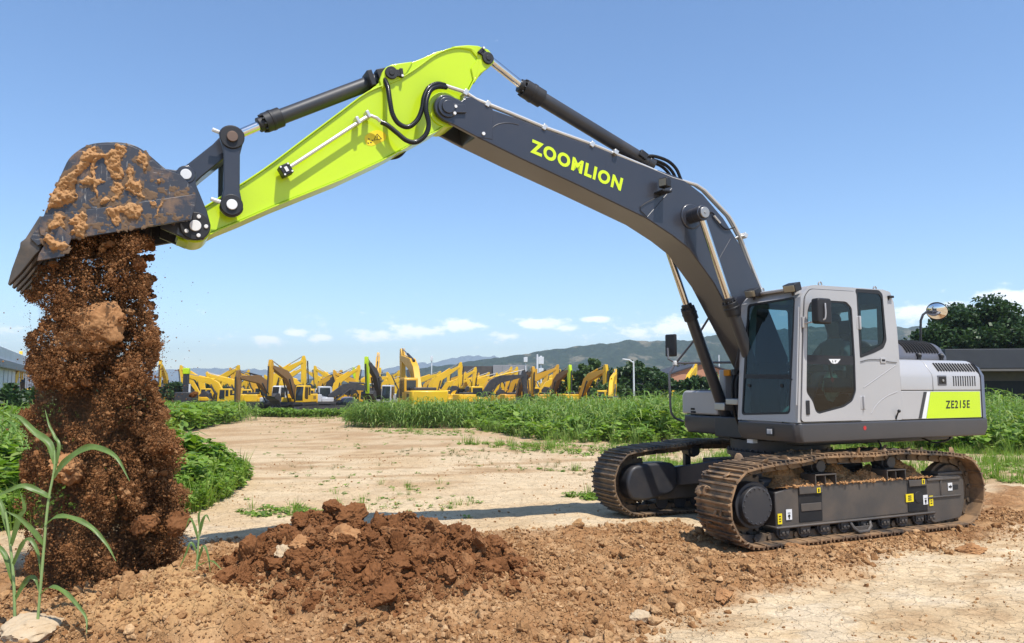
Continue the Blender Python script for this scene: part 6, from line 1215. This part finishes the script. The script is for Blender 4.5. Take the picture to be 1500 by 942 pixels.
place(ym((50, -86, -160)), 246, 92, 280, 'yellow excavator whose arm stands beside the dark green tree', YG)
# vertical drill mast rig with lime top
rg = tag(empty('drill_rig', (at(272, 575, 76)[0], 76, float(base_z(76)))), 'dark drill rig with a lime topped mast left of the yard', 'drill rig'); m = MB(); m.box(-.7, .9, -1, 1, .8, 2.1); m.build('body', M['ydk'], rg, .08); m = MB(); m.box(-1, 1, -1.2, -.6, 0, .8); m.box(-1, 1, .6, 1.2, 0, .8); m.build('crawler_track', M['ydk'], rg, .2); m = MB(); m.box(-.25, .25, -.2, .2, .9, 3.9); m.build('mast', M['ydk'], rg, .03); m = MB(); m.box(-.3, .3, -.25, .25, 3.9, 4.5); m.build('mast_head', M['lime'], rg, .05); m = MB(); m.box(.3, .45, -.1, .1, 1.2, 2.9); m.build('drill_rod', M['ywh'], rg, .02)
# crowded rows behind: a few poses, copied
protos = [ym(p, c) for p, c in (((36, -108, -170), 'yel'), ((50, -92, -160), 'yel'), ((28, -60, -150), 'yel'), ((42, -100, -160), 'ylo'))]
rw_rng = random.Random(4); spots = []
for Y, x0, x1, st in ((95, 455, 540, 28), (98, 655, 860, 22), (112, 305, 470, 26), (118, 500, 870, 24), (138, 290, 880, 27)):
    px = x0
    while px < x1: spots.append((px+rw_rng.uniform(-5, 5), Y+rw_rng.uniform(-4, 4), rw_rng.choice((4, 8, 12, 350, 15)) if px > 560 else rw_rng.choice((5, 12, 186, 200, 350)))); px += st
for i_, (px, Y, yw) in enumerate(spots):
    o = protos[i_] if i_ < 4 else copy_tree(protos[rw_rng.choice((0, 1, 1, 2, 3, 0))])
    place(o, px, Y, yw, 'yellow excavator packed among many in the far rows of the yard', 'yellow excavators packed in the far rows', rw_rng.uniform(.92, 1.08))
# low dark generator and tarp between the machines
o = tag(empty('trailer', (at(518, 590, 78)[0], 78, float(base_z(78)))), 'dark equipment trailer under a lilac tarp right of the grey excavator', 'trailer'); m = MB(); m.box(-1.6, 1.6, -.8, .8, .5, 1.1); m.build('chassis', M['ydk'], o, .05); m = MB(); m.blob((-.5, 0, 1.25), (.9, .7, .35), 3, 4, .15); m.build('tarp', plain('lilac_tarp', (.16, .15, .2), .6), o, 0)
m = MB()
for x in (-.9, .9):
    for y in (-.85, .85): m.cyl((x, y-.1, .42), (x, y+.1, .42), .42, n=16)
m.build('wheel', M['ydk'], o, .03)
# ------------------------------------------------------------------ buildings and posts
M['shedroof'] = paint('shed_fascia', (.04, .042, .05), .7, dust=.2, dustcol=(.1, .1, .1)); M['shedwall'] = paint('shed_wall', (.12, .10, .085), .9, dust=.2); M['facw'] = paint('factory_white', (.66, .68, .70), .55, dust=.1, dustcol=(.4, .4, .4)); M['facg'] = paint('gutter_grey', (.20, .215, .23), .5, dust=.1); M['brick'] = paint('brick_wall', (.46, .22, .13), .9, dust=.4, dustcol=(.4, .25, .17), scale=.8); M['bgrey'] = paint('grey_cladding', (.30, .29, .30), .7, dust=.2, scale=.4); M['bbrown'] = paint('brown_roof', (.065, .055, .055), .8, dust=.2, scale=.4)
def bld(name, x, y, yaw, label): return tag(empty(name, (x, y, float(base_z(y))), R(yaw)), label, 'building')
q = at(1385, 566, 42); o = bld('shed', q[0], 42, -8, 'long low shed with a dark grey flat fascia behind the digger tail')
m = MB(); m.box(0, 24, .4, 9, -.3, 3.15); m.build('wall', M['shedwall'], o, 0); m = MB(); m.box(-.3, 24.3, -.9, 9.2, 3.15, 4.22); m.build('roof', M['shedroof'], o, .04); m = MB(); m.box(-.3, 24.3, -.95, -.91, 3.02, 3.14); m.build('gutter', plain('gutter_brown', (.15, .13, .115), .6), o, 0)
m = MB()
for x in (1.8, 8.5, 15): m.box(x, x+4.5, .36, .398, .0, 2.5)
m.build('doorway_shade', M['dark'], o, 0)  # near-black slabs on the solid wall paint the shade inside openings
m = MB()
for x in (.3, 7.2, 14, 21): m.box(x, x+.3, -.7, -.4, -.3, 3.15)
m.build('pillar', M['shedwall'], o, .02)
p0 = np.array([-29., 40.]); p1 = np.array([-62., 101.]); L = np.linalg.norm(p1-p0); o = bld('factory', p0[0], p0[1], math.degrees(math.atan2(p1[1]-p0[1], p1[0]-p0[0])), 'long white factory hall with a grey gutter band at the left picture edge'); o.location.z = 0
m = MB(); m.box(0, L, 0, 18, -1.5, 3.15); m.build('wall', M['facw'], o, 0); m = MB(); m.box(-.3, L+.3, -.25, 18.2, 3.72, 4.65); m.build('roof', M['facw'], o, .05); m = MB(); m.box(-.35, L+.35, -.45, 18.3, 3.15, 3.72); m.build('gutter', M['facg'], o, .03)
m = MB(); [m.box(x, x+.06, -.03, .0-.001, -.5, 3.1) for x in np.arange(2, L, 3.)]; m.build('wall_joint', M['facg'], o, 0)
q = at(672, 560, 165); o = bld('warehouse', q[0], 165, 0, 'far warehouse with a dark brown roof and plain grey end wall behind the yellow machines'); w = lambda a: a/1111*165
m = MB(); m.box(0, w(50), 0, 20, -1, 7.4); m.build('brown_block', M['bbrown'], o, .05); m = MB(); m.box(w(50)+.01, w(100), -.4, 18, -1, 7.6); m.build('grey_wall', M['bgrey'], o, .05); m = MB(); [m.box(w(50)+2+k*1.6, w(50)+2.08+k*1.6, -.44, -.401, -1, 7.5) for k in range(4)]; m.build('wall_joint', M['facg'], o, 0)
q = at(984, 560, 86); o = bld('brick_building', q[0], 86, 12, 'low brick building with a grey annex seen behind the handrail'); m = MB(); m.box(0, 8, 0, 6, -.5, 4.2); m.prism([(0, 4.2), (8, 4.2), (4, 5.4)], .1, 5.9); m.build('wall', M['brick'], o, 0); m = MB(); m.box(-3, -.01, .5, 5, -.5, 3.9); an = m.build('annex', M['bgrey'], o, .02); m = MB()
for k in range(3): m.box(-2.7+k*.9, -2.1+k*.9, .46, .498, 1.4, 2.8)
m.build('window', M['ygl'], an, 0); m = MB(); m.prism([(-.3, 4.15), (4, 5.45), (8.3, 4.15), (8.3, 4.3), (4, 5.62), (-.3, 4.3)], -.2, 6.2); m.build('roof', M['shedroof'], o, 0)
M['post'] = paint('post_white', (.72, .73, .74), .5, dust=.05)
def post(name, px, ytop, Y, label, r=.07, arm=None, boxes=()):
    z0 = float(base_z(Y)); zt = at(px, ytop, Y)[2]-z0; o = tag(empty(name, (at(px, 566, Y)[0], Y, z0)), label, 'lamp post' if 'lamp' in name else 'mast'); m = MB(); m.cyl((0, 0, -.2), (0, 0, zt), r, r*.7, n=12); m.build('pole', M['post'], o, 0)
    if arm: m = MB(); m.tube([(0, 0, zt-.15), (arm*.5, 0, zt+.05), (arm, 0, zt+.12)], r*.6, 8); m.build('arm', M['post'], o, 0); m = MB(); m.obox((arm*1.15, 0, zt+.13), ((1, 0, -.12), (0, 1, 0), (.12, 0, 1)), (.55, .22, .10)); m.build('lamp_head', M['post'], o, .03)
    for k, (z, w_, h) in enumerate(boxes): m = MB(); m.box(-w_/2, w_/2, -w_/2, w_/2, zt-z-h/2, zt-z+h/2); m.build('antenna', M['post'], o, .03)
post('lamp_post', 928.5, 529, 62, 'white street lamp post with its arm to the left at the field edge', .09, -.55)
post('mast', 787, 519, 125, 'bare white mast, left of the close pair above the yard', .22)
post('mast', 792.5, 521, 126, 'mast with antenna boxes, right of the close pair above the yard', .16, None, ((.8, .9, 1.2), (2.5, .8, .8)))
post('mast', 770, 523, 140, 'short mast with a box top above the grey warehouse wall', .12, None, ((.5, .7, .9),))
post('mast', 632, 521, 150, 'thin white mast on the skyline above the big yellow excavator', .14, None, ((.6, .5, .9),))
post('mast', 1054, 520, 95, 'white mast seen between the lift cylinder and the cab', .10)
# ------------------------------------------------------------------ hills
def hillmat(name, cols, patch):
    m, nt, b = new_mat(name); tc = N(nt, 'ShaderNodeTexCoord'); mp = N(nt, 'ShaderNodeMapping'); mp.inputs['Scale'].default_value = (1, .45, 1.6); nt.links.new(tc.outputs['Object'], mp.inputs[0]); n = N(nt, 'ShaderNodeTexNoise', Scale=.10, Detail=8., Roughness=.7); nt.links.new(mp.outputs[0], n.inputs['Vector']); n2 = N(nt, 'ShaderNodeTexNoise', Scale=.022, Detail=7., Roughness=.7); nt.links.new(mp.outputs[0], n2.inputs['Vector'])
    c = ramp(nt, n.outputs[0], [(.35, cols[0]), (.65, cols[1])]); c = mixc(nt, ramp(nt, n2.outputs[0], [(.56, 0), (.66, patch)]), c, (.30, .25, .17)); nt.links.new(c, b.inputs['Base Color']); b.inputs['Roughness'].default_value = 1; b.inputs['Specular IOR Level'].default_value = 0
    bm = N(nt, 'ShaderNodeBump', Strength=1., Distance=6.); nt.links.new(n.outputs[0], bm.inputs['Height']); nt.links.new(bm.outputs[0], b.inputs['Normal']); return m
def hills(name, crest, Y, depth, mat, amp, sd_):
    xs = np.array([c[0] for c in crest], float); ys = np.array([c[1] for c in crest], float); px = np.linspace(xs[0], xs[-1], 620); n = 34; T = np.linspace(0, 1, n); V = np.zeros((620, n, 3))
    pk = np.interp(px, xs, ys)
    for i_, p in enumerate(px):
        c = at(p, pk[i_], Y); zc = c[2]; X0_ = c[0]
        for k in range(n):
            t = T[k]; yy = Y-depth*(1-t) if t < .8 else Y-depth*.2+(t-.8)*depth*2; prof = min(1, t/.8)**1.25 if t < .8 else 1-((t-.8)/.2)**1.5
            V[i_, k] = (X0_*yy/Y if t < .8 else X0_*(Y-depth*.2)/Y, yy, -8+(zc+8)*prof)
    f = V.reshape(-1, 3); hgt = (f[:, 2]+8)/np.maximum(1, f[:, 2].max()); f[:, 2] += amp*fbm(f[:, 0]*.012+sd_, f[:, 1]*.012, 5, sd_, .6)*sstep(0, .3, hgt)+amp*.30*fbm(f[:, 0]*.12, f[:, 1]*.12, 3, sd_+9)*sstep(0, .3, hgt)
    i_, j_ = np.meshgrid(np.arange(619), np.arange(n-1), indexing='ij'); k = (i_*n+j_).ravel(); o = np_mesh(name, f, np.stack([k, k+n, k+n+1, k+1], 1), mat, False); tag(o, kind='structure'); return o
hills('hills', [(-700, 566), (330, 566), (480, 556), (560, 549), (640, 539), (700, 531), (740, 524), (800, 518), (850, 512), (900, 506), (925, 503), (960, 505), (1000, 503), (1050, 494), (1110, 488), (1200, 484), (1300, 487), (1345, 484), (1420, 488), (1500, 486), (1700, 478), (2200, 500), (2800, 560)], 1500, 520, hillmat('wooded_hill', ((.014, .028, .018), (.04, .062, .034)), .6), 9, 3)
hills('mountains', [(-520, 545), (-200, 546), (100, 547), (200, 543), (300, 541), (400, 545), (480, 546), (560, 541), (620, 534), (660, 528), (700, 523), (740, 527), (790, 526), (900, 525), (1000, 515), (1200, 522), (1500, 515), (2200, 530)], 3400, 760, hillmat('hazed_mountain', ((.12, .16, .19), (.17, .21, .24)), .1), 18, 8)  # pale bluish base colours put distance haze into the mountains
# far wood line at the foot of the hills
wl_rng = np.random.default_rng(91); n = 16000; px = wl_rng.uniform(-300, 1800, n); Y = wl_rng.uniform(190, 420, n); X = (px-750)/F*Y; hh = wl_rng.uniform(0, 1, n)**.7*(3.2+2.2*fbm(X*.04, Y*.03, 3, 400)); V, Fq = leafquads(np.stack([X, Y, -1.0+hh], 1), 1.5, wl_rng); tag(np_mesh('far_woods', V, Fq, M['leafd'], False), 'distant belt of trees at the foot of the hills', 'trees', kind='stuff')
# ------------------------------------------------------------------ operator
def person():
    root = tag(empty('person', (EX, EY, 0), YAW+DYAW), 'person in a pale shirt seated at the controls inside the cab, hands on the levers', 'person')
    J = {'pel': (-.12, .85, 1.93), 'wai': (-.16, .85, 2.10), 'che': (-.19, .85, 2.30), 'nek': (-.17, .85, 2.46), 'hd0': (-.15, .85, 2.54), 'hd1': (-.13, .85, 2.66), 'hd2': (-.13, .85, 2.74)}
    ch = [('pel', 'wai', None)]
    verts = []; rad = []; edges = []; idx = {}
    def v(nm, p, r): idx[nm] = len(verts); verts.append(p); rad.append(r)
    v('pel', J['pel'], .14)
    for nm, r in (('wai', .13), ('che', .155), ('nek', .055), ('hd0', .075), ('hd1', .10), ('hd2', .07)): v(nm, J[nm], r)
    edges += [(0, 1), (1, 2), (2, 3), (3, 4), (4, 5), (5, 6)]
    for s in (1, -1):
        k = str(s); y = .85
        v('sh'+k, (-.17, y+s*.19, 2.36), .065); v('el'+k, (-.02, y+s*.29, 2.12), .048); v('wr'+k, (.23, y+s*.315, 2.12), .033); v('ha'+k, (.29, y+s*.325, 2.13), .038)
        edges += [(idx['che'], idx['sh'+k]), (idx['sh'+k], idx['el'+k]), (idx['el'+k], idx['wr'+k]), (idx['wr'+k], idx['ha'+k])]
        for f_ in range(4): v('f%d%s' % (f_, k), (.325, y+s*(.30+.016*f_), 2.145-.003*f_), .010); v('g%d%s' % (f_, k), (.335, y+s*(.30+.016*f_), 2.105), .009); edges += [(idx['ha'+k], idx['f%d%s' % (f_, k)]), (idx['f%d%s' % (f_, k)], idx['g%d%s' % (f_, k)])]
        v('t'+k, (.30, y+s*.285, 2.15), .011); edges.append((idx['ha'+k], idx['t'+k]))
        v('hp'+k, (-.08, y+s*.09, 1.90), .10); v('kn'+k, (.36, y+s*.14, 1.95), .072); v('an'+k, (.50, y+s*.12, 1.50), .045); v('to'+k, (.66, y+s*.12, 1.445), .04); edges += [(0, idx['hp'+k]), (idx['hp'+k], idx['kn'+k]), (idx['kn'+k], idx['an'+k]), (idx['an'+k], idx['to'+k])]
    me = bpy.data.meshes.new('body'); me.from_pydata(verts, edges, []); o = bpy.data.objects.new('body', me); link(o, root); sk = o.modifiers.new('skin', 'SKIN'); sk.use_smooth_shade = True
    for i_, r in enumerate(rad): me.skin_vertices[0].data[i_].radius = (r, r)
    me.skin_vertices[0].data[0].use_root = True; ss = o.modifiers.new('sub', 'SUBSURF'); ss.levels = 2; ss.render_levels = 2
    m_, nt, b = new_mat('person_clothes'); tc = N(nt, 'ShaderNodeTexCoord'); sx = N(nt, 'ShaderNodeSeparateXYZ'); nt.links.new(tc.outputs['Object'], sx.inputs[0]); shirt = (.42, .45, .50); skin = (.42, .25, .17); trous = (.04, .05, .08)
    c = mixc(nt, ramp(nt, sx.outputs[2], [(0, 0), (1, 1)]), trous, trous); gt = lambda a, sock: (lambda n_: (nt.links.new(sock, n_.inputs[0]), n_.outputs[0])[1])(N(nt, 'ShaderNodeMath', operation='GREATER_THAN')) 
    def GT(sock, val):
        n_ = nt.nodes.new('ShaderNodeMath'); n_.operation = 'GREATER_THAN'; nt.links.new(sock, n_.inputs[0]); n_.inputs[1].default_value = val; return n_.outputs[0]
    c = mixc(nt, GT(sx.outputs[2], 2.03), trous, shirt); c = mixc(nt, GT(sx.outputs[2], 2.45), c, skin)
    mu = nt.nodes.new('ShaderNodeMath'); mu.operation = 'MULTIPLY'; nt.links.new(GT(sx.outputs[0], .16), mu.inputs[0]); nt.links.new(GT(sx.outputs[2], 2.05), mu.inputs[1]); c = mixc(nt, mu.outputs[0], c, skin); nt.links.new(c, b.inputs['Base Color']); b.inputs['Roughness'].default_value = .8; me.materials.append(m_)
    h = MB(); h.blob((-.15, .85, 2.71), (.115, .10, .085), 3, 2, .06, rot=False); h.build('hair', plain('dark_hair', (.015, .012, .01), .6), root, 0)
    f = MB(); f.blob((-.025, .85, 2.635), (.022, .016, .025), 2, 1, .05, rot=False); f.build('nose', plain('skin', skin, .6), root, 0)
    e = MB(); [e.blob((-.035, .85+s*.035, 2.665), (.010, .016, .008), 1, 1, .0, rot=False) for s in (1, -1)]; e.build('eye', M['dark'], root, 0)
person()
# ------------------------------------------------------------------ air, sky, sun, camera
def haze():
    x, y0, y1, zt = 4300, -700, 4200, 215; m = MB(); m.box(-x, x, y0, y1, -60, zt); mt = bpy.data.materials.new('thin_air'); mt.use_nodes = True; nt = mt.node_tree; nt.nodes.clear(); out = nt.nodes.new('ShaderNodeOutputMaterial'); v = nt.nodes.new('ShaderNodeVolumePrincipled'); v.inputs['Color'].default_value = (.82, .93, 1, 1); v.inputs['Density'].default_value = HAZE; v.inputs['Anisotropy'].default_value = .2; nt.links.new(v.outputs[0], out.inputs['Volume']); o = m.build('haze', mt, None, 0); tag(o, 'pale blue haze over the distance', 'haze', kind='stuff'); o.visible_shadow = True
HAZE = .00026
SUN_AZ, SUN_EL = 148, 64
haze()
w = bpy.data.worlds.new('World'); sc.world = w; w.use_nodes = True; nt = w.node_tree; bg = nt.nodes['Background']
sky = nt.nodes.new('ShaderNodeTexSky'); sky.sky_type = 'NISHITA'; sky.sun_disc = False; sky.sun_elevation = R(SUN_EL); sky.sun_rotation = R(SUN_AZ); sky.altitude = 300; sky.air_density = 1.0; sky.dust_density = .3; sky.ozone_density = 4.5
# small fair-weather clouds low over the hills
tc = nt.nodes.new('ShaderNodeTexCoord'); sx = nt.nodes.new('ShaderNodeSeparateXYZ'); nt.links.new(tc.outputs['Generated'], sx.inputs[0])
def MATH(op, a, b=None, c=None):
    n = nt.nodes.new('ShaderNodeMath'); n.operation = op
    for k, v in enumerate((a, b, c)):
        if v is None: continue
        if hasattr(v, 'is_linked'): nt.links.new(v, n.inputs[k])
        else: n.inputs[k].default_value = v
    return n.outputs[0]
az = MATH('ARCTAN2', sx.outputs[0], sx.outputs[1]); el = MATH('ARCSINE', sx.outputs[2])
cb_ = nt.nodes.new('ShaderNodeCombineXYZ'); nt.links.new(MATH('MULTIPLY', az, 1.), cb_.inputs[0]); nt.links.new(MATH('MULTIPLY', el, 2.1), cb_.inputs[1])
nz = nt.nodes.new('ShaderNodeTexNoise'); nz.inputs['Scale'].default_value = 34; nz.inputs['Detail'].default_value = 9; nz.inputs['Roughness'].default_value = .62; nt.links.new(cb_.outputs[0], nz.inputs['Vector'])
tot = None
for px, py, wx, wy, a in ((390, 497, 24, 5, .75), (435, 488, 14, 6, .8), (470, 495, 18, 5, .4), (560, 490, 60, 9, .5), (610, 484, 40, 8, .75), (675, 477, 26, 7, 1.), (735, 494, 30, 7, .5), (792, 473, 30, 7, .95), (835, 480, 20, 5, .6), (878, 467, 22, 5, .9), (930, 489, 40, 7, .5), (985, 479, 34, 10, .85), (1050, 480, 40, 10, .6), (1340, 462, 40, 14, .6), (1400, 452, 40, 8, .75), (1482, 436, 34, 9, 1.), (1440, 470, 60, 14, .6), (1600, 440, 90, 20, .9), (60, 500, 60, 8, .3), (-200, 480, 120, 14, .7), (1900, 460, 130, 25, .8)):
    d = ray(px, py); d = d/np.linalg.norm(d); A = math.atan2(d[0], d[1]); E_ = math.asin(d[2]); wa, we = wx/F*.95, wy/F*1.0
    g = MATH('ADD', MATH('POWER', MATH('DIVIDE', MATH('SUBTRACT', az, A), wa), 2.), MATH('POWER', MATH('DIVIDE', MATH('SUBTRACT', el, E_), we), 2.)); g = MATH('MULTIPLY', MATH('EXPONENT', MATH('MULTIPLY', g, -.7)), a); tot = g if tot is None else MATH('MAXIMUM', tot, g)
band = MATH('MULTIPLY', MATH('EXPONENT', MATH('MULTIPLY', MATH('POWER', MATH('DIVIDE', MATH('SUBTRACT', el, .065), .045), 2.), -1.)), .22)
fld = MATH('ADD', MATH('MULTIPLY', tot, 1.), band); fld = MATH('ADD', fld, MATH('MULTIPLY', MATH('SUBTRACT', nz.outputs[0], .5), 1.9))
mr = nt.nodes.new('ShaderNodeMapRange'); mr.interpolation_type = 'SMOOTHSTEP'; nt.links.new(fld, mr.inputs[0]); mr.inputs[1].default_value = .34; mr.inputs[2].default_value = .85; mr.inputs[3].default_value = 0; mr.inputs[4].default_value = .8
mxs = nt.nodes.new('ShaderNodeMix'); mxs.data_type = 'RGBA'; nt.links.new(mr.outputs[0], mxs.inputs[0]); hs = nt.nodes.new('ShaderNodeHueSaturation'); hs.inputs['Saturation'].default_value = 1.06; nt.links.new(sky.outputs[0], hs.inputs['Color']); nt.links.new(hs.outputs[0], mxs.inputs[6]); mxs.inputs[7].default_value = (8.2, 8.3, 8.5, 1); nt.links.new(mxs.outputs[2], bg.inputs[0]); bg.inputs[1].default_value = .15
sl = bpy.data.lights.new('sun', 'SUN'); sl.energy = 4.3; sl.angle = R(.53); sl.color = (1, .955, .89); so = bpy.data.objects.new('sun', sl); COL.objects.link(so)
sd = Vector((math.sin(R(SUN_AZ))*math.cos(R(SUN_EL)), math.cos(R(SUN_AZ))*math.cos(R(SUN_EL)), math.sin(R(SUN_EL)))); so.rotation_euler = sd.to_track_quat('Z', 'Y').to_euler(); so.location = (0, 0, 60)
cam = bpy.data.cameras.new('camera'); cam.sensor_width = 36; cam.lens = F/1500*36; cam.clip_start = .05; cam.clip_end = 20000; co = bpy.data.objects.new('camera', cam); COL.objects.link(co); co.location = (0, 0, EYE); co.rotation_euler = (R(90)+PIT, 0, 0); sc.camera = co
sc.view_settings.view_transform = 'Standard'; sc.view_settings.look = 'None'; sc.view_settings.gamma = 1; sc.view_settings.exposure = .45; sc.view_settings.use_curve_mapping = False
sc.cycles.max_bounces = 8; sc.cycles.transparent_max_bounces = 16; sc.cycles.volume_bounces = 0; sc.cycles.caustics_reflective = False; sc.cycles.caustics_refractive = False; sc.cycles.use_denoising = True
